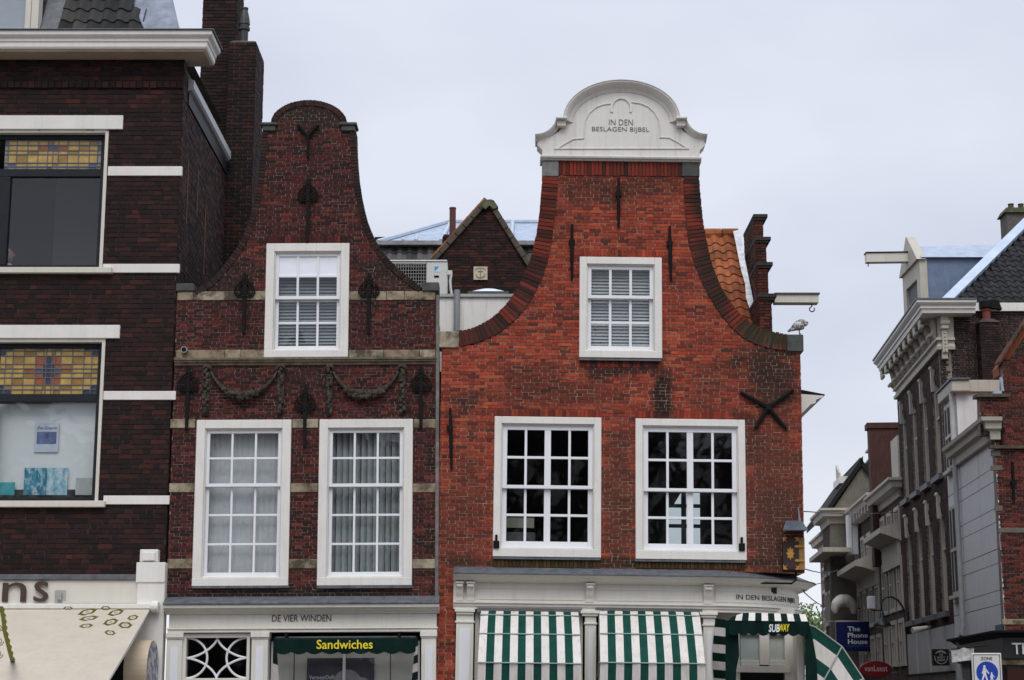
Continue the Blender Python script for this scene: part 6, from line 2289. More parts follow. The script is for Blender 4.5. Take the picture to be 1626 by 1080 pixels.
for c_ in list(sideE.children):
    c_.parent = E
    c_.matrix_basis = Ms @ c_.matrix_basis
bpy.data.objects.remove(sideE)
# mansard roof
a50 = math.radians(43.5)
org = toE(0.15, .05, z_ct + .04)
xd = tuple(FS.Ri @ Vector((1, 0, 0)))
yd = tuple(FS.Ri @ Vector((0, math.cos(a50), math.sin(a50))))
tiled_roof(E, org, xd, yd, 4.6, 4.4, .225, .27, TILE_E, name='mansard_roof', keep=lambda x, y: x > y * math.cos(a50) + .20)
def Ew(X, Y, Z): return tuple(FS.Ri @ (Vector((X, Y, Z)) - E.location))
cX, cY, cZ = FE.o.x + .15, 44.0, z_ct + .03
topz = cZ + 4.4 * math.sin(a50)
run = 4.4 * math.cos(a50)
m = MB()
m.add([Ew(cX, cY, cZ), Ew(cX + 8, cY, cZ), Ew(cX + 8, cY + run, topz), Ew(cX + run, cY + run, topz), Ew(cX + .5, 51.6, cZ), Ew(cX + .5 + run, 51.6 - run, topz), Ew(cX + 8, 51.6 - run, topz)],
      [(0, 1, 2, 3), (0, 3, 5, 4), (3, 2, 6, 5)])
m.build('roof_deck', TILE_E, E)
m = MB()
A_, B_ = Vector((cX - .05, cY - .16, cZ + .06)), Vector((cX + run, cY + run - .15, topz + .10))
sd = Vector((.19, 0, 0))
m.hull([Ew(*(A_ - sd * .6)), Ew(*(A_ + sd)), Ew(*(B_ + sd)), Ew(*(B_ - sd * .6))], [Ew(*(A_ - sd * .6 + Vector((0, .1, -.1)))), Ew(*(A_ + sd + Vector((0, .1, -.1)))), Ew(*(B_ + sd + Vector((0, .1, -.1)))), Ew(*(B_ - sd * .6 + Vector((0, .1, -.1))))])
m.build('hip_flashing', plain('zinc_bright', (.46, .54, .66), .45, .12, 3), E)
# dormer with hoist beam
dY0, dY1 = 46.0, 48.0
fX = onY(1464, 440, dY0).x
zt_, zb2 = zat(1500, 410, dY0), z_ct
m = MB()
m.hull([Ew(fX + .12, dY0, zb2), Ew(fX + 3.2, dY0, zb2), Ew(fX + 3.2, dY0, zt_), Ew(fX + .12, dY0, zt_)], [Ew(fX + .12, dY1, zb2), Ew(fX + 3.2, dY1, zb2), Ew(fX + 3.2, dY1, zt_), Ew(fX + .12, dY1, zt_)])
dm_ = m.build('dormer', plain('zinc_blue', (.13, .18, .27), .5, .2, 4, streak=.4), E)
m = MB()
zr_ = zat(1520, 392, dY0 + 1)
m.hull([Ew(fX - .02, dY0 - .12, zt_), Ew(fX + 3.6, dY0 - .12, zt_), Ew(fX + 3.6, dY0 + 1, zr_ + .1), Ew(fX - .02, dY0 + 1, zr_)], [Ew(fX - .02, dY1 + .12, zt_), Ew(fX + 3.6, dY1 + .12, zt_), Ew(fX + 3.6, dY1 - .9, zr_ + .1), Ew(fX - .02, dY1 - .9, zr_)])
m.build('dormer_roof', ZINC, dm_)
m = MB()
for (ya, yb, za, zc_) in ((dY0 - .04, dY0 + .35, zb2, zt_), (dY1 - .35, dY1 + .04, zb2, zt_), (dY0 + .35, dY1 - .35, zb2 + 1.25, zt_)):
    m.hull([Ew(fX - .06, ya, za), Ew(fX + .14, ya, za), Ew(fX + .14, ya, zc_), Ew(fX - .06, ya, zc_)], [Ew(fX - .06, yb, za), Ew(fX + .14, yb, za), Ew(fX + .14, yb, zc_), Ew(fX - .06, yb, zc_)])
m.hull([Ew(fX - .14, dY0 - .12, zt_ - .05), Ew(fX + .1, dY0 - .12, zt_ - .05), Ew(fX + .1, dY0 + 1, zr_ + .28), Ew(fX - .14, dY0 + 1, zr_ + .28)], [Ew(fX - .14, dY1 + .12, zt_ - .05), Ew(fX + .1, dY1 + .12, zt_ - .05), Ew(fX + .1, dY1 - .9, zr_ + .28), Ew(fX - .14, dY1 - .9, zr_ + .28)])
m.build('dormer_front', CRE, dm_)
m = MB()
m.hull([Ew(fX + .02, dY0 + .35, zb2), Ew(fX + .05, dY0 + .35, zb2), Ew(fX + .05, dY0 + .35, zb2 + 1.25), Ew(fX + .02, dY0 + .35, zb2 + 1.25)], [Ew(fX + .02, dY1 - .35, zb2), Ew(fX + .05, dY1 - .35, zb2), Ew(fX + .05, dY1 - .35, zb2 + 1.25), Ew(fX + .02, dY1 - .35, zb2 + 1.25)])
m.build('dormer_pane', ROOM_M, dm_)
bY = 46.9
x0_, x1_ = onY(1376, 409, bY).x, onY(1455, 409, bY).x
zm, zn = zat(1380, 402, bY), zat(1380, 416, bY)
m = MB()
m.hull([Ew(x0_, bY, zn), Ew(x1_, bY, zn + .02), Ew(x1_, bY, zm + .02), Ew(x0_, bY, zm)], [Ew(x0_, bY + .24, zn), Ew(x1_, bY + .24, zn + .02), Ew(x1_, bY + .24, zm + .02), Ew(x0_, bY + .24, zm)])
hb2 = m.build('hoist_beam', CREAM, E)
m = MB()
m.hull([Ew(x0_ - .02, bY - .03, zm + .004), Ew(x1_, bY - .03, zm + .024), Ew(x1_, bY - .03, zm + .05), Ew(x0_ - .02, bY - .03, zm + .03)], [Ew(x0_ - .02, bY + .27, zm + .004), Ew(x1_, bY + .27, zm + .024), Ew(x1_, bY + .27, zm + .05), Ew(x0_ - .02, bY + .27, zm + .03)])
m.tube([Ew(x0_ + .06, bY + .12, zn), Ew(x0_ + .06, bY + .12, zn - .10)], .015, 6)
m.build('beam_fittings', IRON, hb2)
cYb = 50.0
q0, q1 = onY(1599, 350, cYb).x, onY(1650, 350, cYb).x
zc0, zc1 = zat(1600, 400, cYb), zat(1600, 338, cYb)
m = MB()
m.hull([Ew(q0, cYb, zc0 - 1), Ew(q1, cYb, zc0 - 1), Ew(q1, cYb, zc1), Ew(q0, cYb, zc1)], [Ew(q0, cYb + .7, zc0 - 1), Ew(q1, cYb + .7, zc0 - 1), Ew(q1, cYb + .7, zc1), Ew(q0, cYb + .7, zc1)])
rc = m.build('roof_chimney', plain('chimney_grey_brick', (.10, .09, .08), .9, .3, 12, .4, 30), E)
m = MB()
m.hull([Ew(q0 - .08, cYb - .08, zc1), Ew(q1, cYb - .08, zc1), Ew(q1, cYb - .02, zc1 + .16), Ew(q0, cYb - .02, zc1 + .16)], [Ew(q0 - .08, cYb + .78, zc1), Ew(q1, cYb + .78, zc1), Ew(q1, cYb + .7, zc1 + .16), Ew(q0, cYb + .7, zc1 + .16)])
for x in (1610, 1626):
    xx = onY(x, 330, cYb).x
    c_ = Ew(xx, cYb + .3, zc1 + .14)
    m.lathe(c_, [(.09, 0), (.08, .18), (.09, .18), (.09, .21)], 10)
m.build('chimney_cap', plain('cap_mossy', (.06, .065, .03), .9, .4, 10), rc)
# grey panelled ground floor
m = MB()
m.box(eFar, LE(44.02), 0, z_gf - .02, -.3, .02)
m.build('ground_floor', plain('panel_grey', (.42, .42, .43), .6, .06, 2, streak=.3, dirt=(.25, .2, .2)), E)
for Y_ in (45.4, 47.6, 49.8):
    m = MB()
    m.box(LE(Y_) - .03, LE(Y_) + .03, 1.0, z_gf - .05, .02, .05)
    m.build('panel_strip', CRE, E)
m = MB()
m.box(eFar, LE(44.02), zat(1500, 1066, 45) - .06, zat(1500, 1066, 45), .02, .12)
m.build('shop_ledge', IRON, E)
m = MB()
c_ = (LE(47.5), -.25, zat(1470, 998, 47.5))
m.tube([(c_[0], 0, c_[2] + .05), c_, (c_[0] + .1, -.5, c_[2] - .06)], [.03, .06, .09], 8)
m.build('floodlight', CREAM, E)

# ---- F: white rendered narrow house, G: red brick corner front
Fh = thing('corner_house', 'corner house with white panelled side and weathered red brick front', 'house', FG)
def Gs(Y, w, z):           # a point on the street side plane in F's own space
    q_ = FS.world(su(Y), w, z) - FG.o
    return (q_.x, q_.y, q_.z)
STU = plain('white_stucco', (.66, .66, .665), .7, .05, 3, streak=.25, dirt=(.28, .28, .28))
zf_b, zf_t = zat(1592, 1002, 38), zat(1566, 690, 38)
def sbox(name, Ya, Yb, z0_, z1_, w0, w1, mat, parent, bv=0):
    m_ = MB()
    lo = [Gs(Ya, w1, z0_), Gs(Yb, w1, z0_), Gs(Yb, w0, z0_), Gs(Ya, w0, z0_)]
    hi = [Gs(Ya, w1, z1_), Gs(Yb, w1, z1_), Gs(Yb, w0, z1_), Gs(Ya, w0, z1_)]
    m_.hull(lo, hi)
    o_ = m_.build(name, mat, parent)
    if bv: bevel(o_, bv)
    return o_
base = sbox('render_wall', 38.06, 44.0, 0, zf_t - .06, -.3, -.012, plain('joint_grey', (.10, .10, .105), .9), Fh)
z_ = zf_b
k = 0
while z_ < zf_t - .15:       # rendered panels with open joints
    h_ = .58 if k % 2 == 0 else .30
    z2_ = min(z_ + h_, zf_t)
    for (Ya, Yb) in ((38.0, 39.9), (39.93, 42.2)):
        sbox('render_panel', Ya, Yb, z_ + .008, z2_ - .008, -.02, .0 + rnd() * .004, STU, base)
    z_ = z2_
    k += 1
zl_t = zat(1492, 646, 44.3)
sb = sbox('rear_bay_wall', 42.22, 44.0, 0, zl_t, -.3, -.0, STU, Fh)
z_ = zf_b
k = 0
while z_ < zl_t - .2:
    h_ = .58 if k % 2 == 0 else .30
    sbox('render_joint', 42.24, 43.98, z_ - .008, z_ + .008, -.01, .004, plain('joint_line', (.16, .16, .165), .9) if k == 0 else bpy.data.materials['joint_line'], sb)
    z_ += h_
    k += 1
sbox('bay_cornice', 42.0, 44.0, zl_t, zl_t + .28, -.3, .14, CRE, Fh, .02)
sbox('bay_cornice_lead', 41.95, 44.0, zl_t + .283, zl_t + .33, -.3, .18, LEAD, Fh)
m = MB()      # camera-facing cheek of the taller bay
a = Gs(42.21, 0, 0)
m.hull([(a[0] - .0, a[1], zf_t - .2), (a[0] + 3, a[1], zf_t - .2), (a[0] + 3, a[1], zl_t + .02), (a[0], a[1], zl_t + .02)], [(a[0], a[1] + .2, zf_t - .2), (a[0] + 3, a[1] + .2, zf_t - .2), (a[0] + 3, a[1] + .2, zl_t + .02), (a[0], a[1] + .2, zl_t + .02)])
m.build('bay_cheek', STU, Fh)
m = MB()
m.box(a[0] - .05, a[0] + 3, zl_t + .02, zl_t + .30, -a[1] - .2, -a[1] + .10)
m.build('bay_gutter', CRE, Fh)
for (y0, y1) in ((648, 742), (808, 940)):
    za, zc_ = zat(1506, y1, 43.3), zat(1506, y0, 43.3)
    w_ = sbox('window', 42.75, 43.75, za - .08, zc_ + .08, .0, .05, CRE, Fh, .01)
    sbox('pane', 42.87, 43.63, za + .02, zc_ - .02, .05, .056, ROOM, w_)
    sbox('glazing_bar', 43.22, 43.28, za + .02, zc_ - .02, .057, .07, CRE, w_)
    sbox('meeting_rail', 42.87, 43.63, (za + zc_) / 2 - .04, (za + zc_) / 2 + .04, .057, .075, CRE, w_)
    sbox('window_sill', 42.7, 43.8, za - .16, za - .08, 0, .14, CRE, w_)
m = MB()
pz = [Gs(42.3, .10, z) for z in (zl_t + .1, zf_b + .25)] + [Gs(42.3, .12, zf_b + .1), Gs(42.9, .12, zf_b - .1)]
m.tube(pz, .065, 8)
m.build('downpipe', plain('pipe_pale', (.42, .42, .43), .5, .1), Fh)
# projecting cornice of the white side
m = MB()
pA, pB = Gs(42.6, 0, 0), Gs(38.0, 0, 0)
m.sweep([(-.1, zf_t - .12), (.10, zf_t - .12), (.12, zf_t + .05), (.22, zf_t + .10), (.24, zf_t + .22), (.32, zf_t + .26), (.34, zf_t + .34), (-.1, zf_t + .36)], [(pA[0], pA[1]), (pB[0], pB[1]), (pB[0] + .10, pB[1])])
m.build('side_cornice', CRE, Fh)
m = MB()
pR0, pR1 = Gs(42.2, -.05, zf_t + .37), Gs(38.1, -.05, zf_t + .37)
m.hull([pR0, pR1, (pR1[0] + 1.6, pR1[1], zf_t + 2.2), (pR0[0] + 1.6, pR0[1], zf_t + 2.2)], [(p_[0], p_[1], p_[2] - .1) for p_ in (pR0, pR1, (pR1[0] + 1.6, pR1[1], zf_t + 2.2), (pR0[0] + 1.6, pR0[1], zf_t + 2.2))])
m.build('tile_roof', PANT_O, Fh)
m = MB()
q_ = Gs(38.7, .01, zat(1580, 997, 38.6))
pl_ = sbox('street_name_plate', 38.15, 38.9, zat(1580, 1002, 38.5), zat(1580, 992, 38.5), .004, .03, plain('plate_grey', (.12, .13, .16), .5, .6, 25), Fh)
# red brick front
gR = 7.0
gl = lambda x, y: FG.uv(x, y)[0]
polyG = [(0.0, zf_b - .02), (gR, zf_b - .02), (gR, zat(1700, 400, 38)), FG.uv(1592, 574), FG.uv(1592, 628), FG.uv(1556, 628), FG.uv(1557, 690), (0.0, zat(1573, 690, 38))]
wallG = brickwall(Fh, polyG, [], BR_G, MORTAR, .056, .19, joint=.010, proud=.010, singles=60, units=unit_bricks('brick', BR_G))
m = MB()
q = FG.rect(1552, 625, 1604, 630, .1)
m.box(q[0], q[1], q[2], q[3], -.3, .1)
m.build('shoulder_ledge', plain('ledge_mossy', (.07, .07, .045), .9, .4, 9), Fh)
q = FG.rect(1572, 707, 1700, 712, .1)
m = MB()
m.box(q[0], gR, q[2], q[3], -.02, .1)
m.build('string_ledge', bpy.data.materials['ledge_mossy'], Fh)
for (x0, y0, x1, y1) in ((1562, 681, 1585, 690), (1574, 715, 1588, 724), (1574, 739, 1592, 747), (1580, 803, 1592, 812), (1585, 838, 1640, 846), (1592, 983, 1700, 992)):
    bar(FG, Fh, 'stone_block', x0, y0, x1, y1, -.03, .022, SANDST if y0 > 900 else plain('stone_dirty', (.13, .11, .09), .9, .3, 8) if y0 == 681 else bpy.data.materials['stone_dirty'], .006)
for (x, y0, y1) in ((1588, 659, 706), (1607, 734, 797)):
    a, b = FG.uv(x, y0), FG.uv(x + 2, y1)
    m = MB()
    m.tube([(a[0], -.05, a[1]), (b[0], -.05, b[1])], .03, 6)
    m.box(a[0] - .07, a[0] + .07, (a[1] + b[1]) / 2 - .04, (a[1] + b[1]) / 2 + .04, .02, .07)
    m.build('wall_anchor', IRON, Fh)
a, b = FG.uv(1588, 578, .1), FG.uv(1700, 408, .1)
for k in range(16):      # tiles along the gable verge
    f0, f1 = k / 16, (k + 1.15) / 16
    m = MB()
    P0 = Vector((a[0] + (b[0] - a[0]) * f0, 0, a[1] + (b[1] - a[1]) * f0))
    P1 = Vector((a[0] + (b[0] - a[0]) * f1, 0, a[1] + (b[1] - a[1]) * f1 + .03))
    m.hull([(P0.x, -.12, P0.z), (P1.x, -.12, P1.z), (P1.x, -.12, P1.z + .06), (P0.x, -.12, P0.z + .06)], [(P0.x, .35, P0.z + .02), (P1.x, .35, P1.z + .02), (P1.x, .35, P1.z + .08), (P0.x, .35, P0.z + .08)])
    m.build('verge_tile', PANT_R, Fh)
m = MB()
b2 = FG.uv(1700, 408)
m.hull([(a[0] + .05, .2, a[1]), (b2[0], .2, b2[1]), (b2[0], .2, b2[1] - .2), (a[0] + .05, .2, a[1] - .2)], [(a[0] + .05, .7, a[1]), (b2[0], .7, b2[1]), (b2[0], .7, b2[1] - .2), (a[0] + .05, .7, a[1] - .2)])
m.build('roof', PANT_O, Fh)
m = MB()
m.tube([(FG.uv(1590, 600)[0], -.05, FG.uv(1590, 622)[1]), (FG.uv(1588, 600)[0], -.05, FG.uv(1588, 600)[1])], .035, 8)
m.box(*FG.rect(1578, 621, 1590, 627, .05), -.05, .08)
m.build('vent_pipe', ZINC, Fh)
# dark shop front round the corner
DK = plain('shop_black', (.010, .012, .013), .4, .2, 5)
sp_ = [Gs(43.4, 0, 0), Gs(38.0, 0, 0), (gR, 0, 0)]
m = MB()
zc_ = zf_b
m.sweep([(-.2, zc_ - .14), (.10, zc_ - .14), (.22, zc_ - .06), (.32, zc_ - .04), (.32, zc_), (-.2, zc_ + .03)], [(p_[0], p_[1]) for p_ in sp_])
m.build('shop_cornice', IRON, Fh)
m = MB()
z1_ = zat(1610, 1046, 38)
m.sweep([(-.2, z1_), (.08, z1_), (.08, zc_ - .14), (-.2, zc_ - .14)], [(p_[0], p_[1]) for p_ in sp_])
m.build('shop_fascia', DK, Fh)
lettering('T', FG.rect(1607, 1021, 1622, 1039, .1), Fh, plain('letter_pale', (.62, .64, .64), .5), .082, .02)
lettering('I', FG.rect(1623, 1021, 1626, 1039, .1), Fh, bpy.data.materials['letter_pale'], .082, .02)
bar(FG, Fh, 'stone_band', 1590, 1047, 1760, 1056, -.05, .05, SANDST)
m = MB()
m.box(.0, gR, 0, z1_ - .2, -.2, .0)
m.build('lower_front', BR_G, Fh)
sbox('shop_window', 38.3, 43.3, .3, z1_, -.05, .0, ROOM, Fh)
fl = thing('banner', 'pale lettered banner hanging under the dark corner shop cornice', 'banner', FG)
m = MB()
b0, b1 = onY(1510, 1040, 37.9), onY(1546, 1040, 37.9)
zz0, zz1 = zat(1528, 1052, 37.8), zat(1528, 1031, 37.8)
for k in range(6):
    f0, f1 = k / 6, (k + 1) / 6
    X0, X1 = b0.x + (b1.x - b0.x) * f0, b0.x + (b1.x - b0.x) * f1
    yy = lambda f: .02 * math.sin(f * 9)
    m.quad((X0, 37.85 + yy(f0), zz0 + .06 * f0), (X1, 37.85 + yy(f1), zz0 + .06 * f1), (X1, 37.85 + yy(f1), zz1 + .06 * f1), (X0, 37.85 + yy(f0), zz1 + .06 * f0))
fl.matrix_world = Matrix.Translation((b0.x, 37.85, zz0))
mm = MB(); mm.v = [(x - b0.x, y - 37.85, z - zz0) for x, y, z in m.v]; mm.f = m.f; mm.m = m.m
mm.build('cloth', plain('banner_cloth', (.42, .43, .42), .8, .5, 9), fl)
m = MB()
m.tube([(0, 0, zz1 - zz0), (b1.x - b0.x + .3, 0, zz1 - zz0 + .08)], .012, 6)
m.build('rod', IRON, fl)

# ---- farther houses along the street
def far_house(label, Y0, Y1, shift, ytop, xref, mat, nwin, rows, roof_rise, cornice_mat, group='houses farther along the side street'):
    """street front on the right side; rows: list of (y_top, y_bottom) window rows in photo pixels at the near end"""
    h_ = thing('street_house', label, 'house', FS, group)
    org_ = FS.world(su(Y0), shift, 0)
    h_.location = org_
    ln = su(Y0) - su(Y1)
    zt_ = zat(xref, ytop, Y0)
    m_ = MB()
    m_.box(-ln, 0, 0, zt_, -6, 0)
    w_ = m_.build('wall', mat, h_)
    for (ya, yb) in rows:
        z0_, z1_ = zat(xref, yb, Y0), zat(xref, ya, Y0)
        for k_ in range(nwin):
            uc_ = -ln * (k_ + .55) / (nwin + .1)
            ww = min(.55, ln / nwin * .32)
            m2 = MB()
            for q_ in ((uc_ - ww, uc_ - ww + .12, z0_, z1_), (uc_ + ww - .12, uc_ + ww, z0_, z1_), (uc_ - ww + .12, uc_ + ww - .12, z1_ - .12, z1_), (uc_ - ww - .05, uc_ + ww + .05, z0_ - .12, z0_), (uc_ - .03, uc_ + .03, z0_, z1_ - .12), (uc_ - ww + .12, uc_ - .03, (z0_ + z1_) / 2 - .03, (z0_ + z1_) / 2 + .03)):
                m2.box(*q_, -.02, .05)
            wn_ = m2.build('window', CRE, h_)
            pane(wn_, (uc_ - ww + .1, uc_ + ww - .1, z0_, z1_ - .1), .012, plain('far_pane', (.03, .034, .04), .12, .1) if 'far_pane' not in bpy.data.materials else bpy.data.materials['far_pane'])
    m_ = MB()
    m_.sweep([(-.2, zt_ - .30), (.06, zt_ - .30), (.10, zt_ - .10), (.30, zt_ - .06), (.34, zt_ + .10), (.42, zt_ + .14), (.42, zt_ + .22), (-.2, zt_ + .24)], [(-ln, 3), (-ln, 0), (0, 0), (0, 1.2)])
    m_.build('cornice', cornice_mat, h_)
    m_ = MB()
    m_.hull([(-ln, 0, zt_ + .2), (0, 0, zt_ + .2), (0, 2.6, zt_ + .2 + roof_rise), (-ln, 2.6, zt_ + .2 + roof_rise)], [(-ln, 6, zt_ + .1), (0, 6, zt_ + .1), (0, 3, zt_ + .2 + roof_rise), (-ln, 3, zt_ + .2 + roof_rise)])
    m_.build('roof', TILE_E, h_)
    return h_, ln, zt_
BR_H1 = brickmat('brick_far_red', [(0, (.06, .02, .015)), (1, (.10, .03, .022))], soot=.3)
def farbrick(name, c):
    t_ = NT(name)
    p_ = t_.pos()
    b_ = t_.n('TexBrick')
    b_.inputs['Scale'].default_value = 4.2
    b_.inputs['Row Height'].default_value = .26
    b_.inputs['Brick Width'].default_value = .9
    b_.inputs['Mortar Size'].default_value = .02
    b_.inputs['Color1'].default_value = (*c, 1)
    b_.inputs['Color2'].default_value = (*[x * .6 for x in c], 1)
    b_.inputs['Mortar'].default_value = (.05, .042, .036, 1)
    mp_ = t_.n('Mapping')
    mp_.inputs['Rotation'].default_value = (math.pi / 2, 0, math.pi / 2)
    t_.l(p_, mp_.inputs['Vector'])
    t_.l(mp_.outputs[0], b_.inputs['Vector'])
    c2_ = t_.mix(t_.rng(t_.noise(p_, .9, 6, .65), .4, .75, 0, .55), b_.outputs['Color'], (.02, .014, .012))
    t_.l(c2_, t_.b.inputs['Base Color'])
    t_.b.inputs['Roughness'].default_value = .9
    return t_.m
FB1, FB2, FB3 = farbrick('far_brick_red', (.085, .026, .02)), farbrick('far_brick_dark', (.036, .019, .016)), farbrick('far_brick_brown', (.05, .026, .021))
STUC = plain('old_stucco', (.16, .145, .12), .9, .25, 2, .2, 20, streak=.4)
h1, ln1, zt1 = far_house('narrow red brick house with raised brick pier beside the tall brown house', 51.7, 56.6, 0, 772, 1412, FB1, 3, ((800, 850), (880, 960), (980, 1050)), 2.4, CRE)
m = MB()
zp = zat(1397, 682, 56.4)
m.box(-ln1 - .1, -ln1 + .45, zt1 - 2, zp, -1.2, .25)
m.box(-ln1 - .15, -ln1 + .5, zp, zp + .18, -1.3, .32)
m.build('brick_pier', FB1, h1)
m = MB()
zc2 = zat(1430, 838, 52.2)
m.sweep([(0, zc2 - .35), (.12, zc2 - .33), (.45, zc2 - .2), (.6, zc2 - .16), (.6, zc2), (0, zc2 + .2)], [(-ln1 + .6, 0), (-.4, 0)])
m.build('bay_cornice', CRE, h1)
m = MB()
m.box(-ln1 + 1.0, -.5, zc2 - 1.1, zc2 - .35, 0, .10)
m.build('bay_panel', CRE, h1)
m = MB()
m.box(-ln1 + 2.2, -ln1 + 3.6, zt1 + .2, zt1 + 1.7, -2, -.15)
m.build('dormer', CRE, h1)
h2, ln2, zt2 = far_house('dark brick house with white bracketed eaves and a tall grey dormer', 56.7, 63.0, 0, 795, 1385, FB2, 4, ((835, 880), (925, 985), (1005, 1060)), 2.6, CRE)
m = MB()
m.box(-ln2 + 3.4, -ln2 + 5.2, zt2 + .2, zat(1380, 722, 60), -3, -.2)
dm2 = m.build('dormer', CRE, h2)
m = MB()
m.box(-ln2 + 3.3, -ln2 + 5.3, zat(1380, 722, 60), zat(1380, 719, 60) , -3.1, -.05)
m.build('dormer_roof', ZINC, dm2)
for k in range(9):
    m = MB()
    u_ = -ln2 + .4 + k * (ln2 - .6) / 8
    m.box(u_ - .09, u_ + .09, zt2 - .30, zt2 - .06, .06, .32)
    m.build('eaves_bracket', CRE, h2)
h3, ln3, zt3 = far_house('house with slate roof and bare stucco side wall farther down the street', 63.1, 66.0, .80, 818, 1322, FB3, 2, ((868, 905), (935, 985), (1010, 1060)), 3.2, CRE)
m = MB()
q_ = h3.location
Fh3 = Frame(q_, tuple(FS.R @ Vector((0, 1, 0))))
gp = [Fh3.uv(x, y) for x, y in ((1319, 815), (1370, 738), (1425, 815), (1425, 1080), (1319, 1080))]
loc3 = lambda u, y, v: tuple(FS.Ri @ (Fh3.world(u, -y, v) - q_))
m.hull([loc3(u, -.02, v) for u, v in gp], [loc3(u, .3, v) for u, v in gp])
m.build('gable_wall', STUC, h3)
for (pa, pb_) in ((gp[0], gp[1]), (gp[1], gp[2])):
    m = MB()
    m.hull([loc3(pa[0] - .1, -.15, pa[1]), loc3(pb_[0], -.15, pb_[1] + .05), loc3(pb_[0], -.15, pb_[1] + .3), loc3(pa[0] - .1, -.15, pa[1] + .25)], [loc3(pa[0] - .1, 8, pa[1]), loc3(pb_[0], 8, pb_[1] + .05), loc3(pb_[0], 8, pb_[1] + .3), loc3(pa[0] - .1, 8, pa[1] + .25)])
    m.build('roof_slope', TILE_E, h3)
m = MB()
za, zc_ = zat(1330, 810, 67), zat(1330, 782, 67)
m.box(-2.7, -1.1, za, zc_, -2.4, -.75)
d3 = m.build('dormer', plain('dormer_blue_grey', (.14, .17, .21), .5, .1), h3)
m = MB()
m.box(-2.9, -.9, zc_, zc_ + .25, -2.5, -.45)
m.box(-2.8, -1.0, zc_ - .15, zc_, -2.45, -.6)
m.build('dormer_cornice', WHITE, d3)
m = MB()
m.hull([(-2.8, .55, zc_ + .25), (-1.9, .55, zc_ + .25), (-1.9, .55, zc_ + .5), (-2.8, .55, zc_ + .9)], [(-2.8, .62, zc_ + .25), (-1.9, .62, zc_ + .25), (-1.9, .62, zc_ + .5), (-2.8, .62, zc_ + .9)])
m.build('dormer_finial', CRE, d3)
h4, ln4, zt4 = far_house('pale fronted house with heavy cornice at the bend of the street', 66.6, 75.0, .0, 838, 1310, FB3, 3, ((880, 920), (950, 990), (1020, 1070)), 2.0, CRE)
def Hw(root, X, Y, Z): return tuple(FS.Ri @ (Vector((X, Y, Z)) - root.location))
def wbox(root, name, px0, px1, py0, py1, Ya, Yb, mat):
    """a box whose camera-facing side spans the given pixels at depth Ya and which runs back to Yb"""
    A0, A1 = onY(px0, py1, Ya), onY(px1, py0, Ya)
    m_ = MB()
    m_.hull([Hw(root, A0.x, Ya, A0.z), Hw(root, A1.x, Ya, A0.z), Hw(root, A1.x, Ya, A1.z), Hw(root, A0.x, Ya, A1.z)], [Hw(root, A0.x + .07 * (Yb - Ya), Yb, A0.z), Hw(root, A1.x + .07 * (Yb - Ya), Yb, A0.z), Hw(root, A1.x + .07 * (Yb - Ya), Yb, A1.z), Hw(root, A0.x + .07 * (Yb - Ya), Yb, A1.z)])
    return m_.build(name, mat, root)
wbox(h3, 'flat_eaves', 1307, 1352, 869, 876, 61.0, 66.0, CRE)
for (x0_, x1_) in ((1347, 1352.5), (1354, 1361)): wbox(h3, 'white_pier', x0_, x1_, 818, 880, 61.3, 61.7, SASH)
zq = zat(1364, 890, 57.2)
for (root_, ya_, yb_, zc2, pr_) in ((h2, .3, 5.6, zq, .75),):
    m = MB()
    m.sweep([(0, zc2 - .75), (.08, zc2 - .75), (.12, zc2 - .35), (pr_ * .7, zc2 - .22), (pr_, zc2 - .18), (pr_, zc2), (0, zc2 + .25)], [(-yb_, 0), (-ya_, 0)])
    m.build('shop_eaves', CRE, root_)
# ---- invented houses hidden behind the red house, added to shade the side street
LX = lambda Y: 4.55 + 0.0687 * (Y - 26)
for (Ya, Yb, hh_, lab, mat_) in ((36.5, 46, 8.2, 'unseen brown brick house added beyond the stepped gable to shade the side street', FB3), (46.1, 58, 8.8, 'unseen dark brick house added halfway along the side street to shade it', FB2), (58.1, 74, 7.5, 'unseen long red brick house added at the end of the side street for shade', FB1)):
    fr_ = Frame((LX(Ya), Ya, 0), tuple(dS))
    h_ = thing('street_house', lab, 'house', fr_, 'unseen houses added to shade the side street')
    ln = (Yb - Ya) / dS.y
    m = MB()
    m.box(0, ln, 0, hh_, -5, 0)
    m.build('wall', mat_, h_)
    m = MB()
    m.hull([(0, -.2, hh_), (ln, -.2, hh_), (ln, 2.5, hh_ + 1.5), (0, 2.5, hh_ + 1.5)], [(0, 5.2, hh_), (ln, 5.2, hh_), (ln, 2.6, hh_ + 1.5), (0, 2.6, hh_ + 1.5)])
    m.build('roof', TILE_E, h_)
    nw = int(ln / 1.9)
    for k in range(nw):
        for zz_ in (3.9, 6.7):
            u_ = (k + .5) * ln / nw
            m = MB()
            for q_ in ((u_ - .5, u_ - .4, zz_, zz_ + 1.8), (u_ + .4, u_ + .5, zz_, zz_ + 1.8), (u_ - .4, u_ + .4, zz_ + 1.7, zz_ + 1.8), (u_ - .55, u_ + .55, zz_ - .1, zz_), (u_ - .03, u_ + .03, zz_, zz_ + 1.7)):
                m.box(*q_, -.02, .06)
            w_ = m.build('window', CRE, h_)
            pane(w_, (u_ - .4, u_ + .4, zz_, zz_ + 1.7), .012, bpy.data.materials['far_pane'])
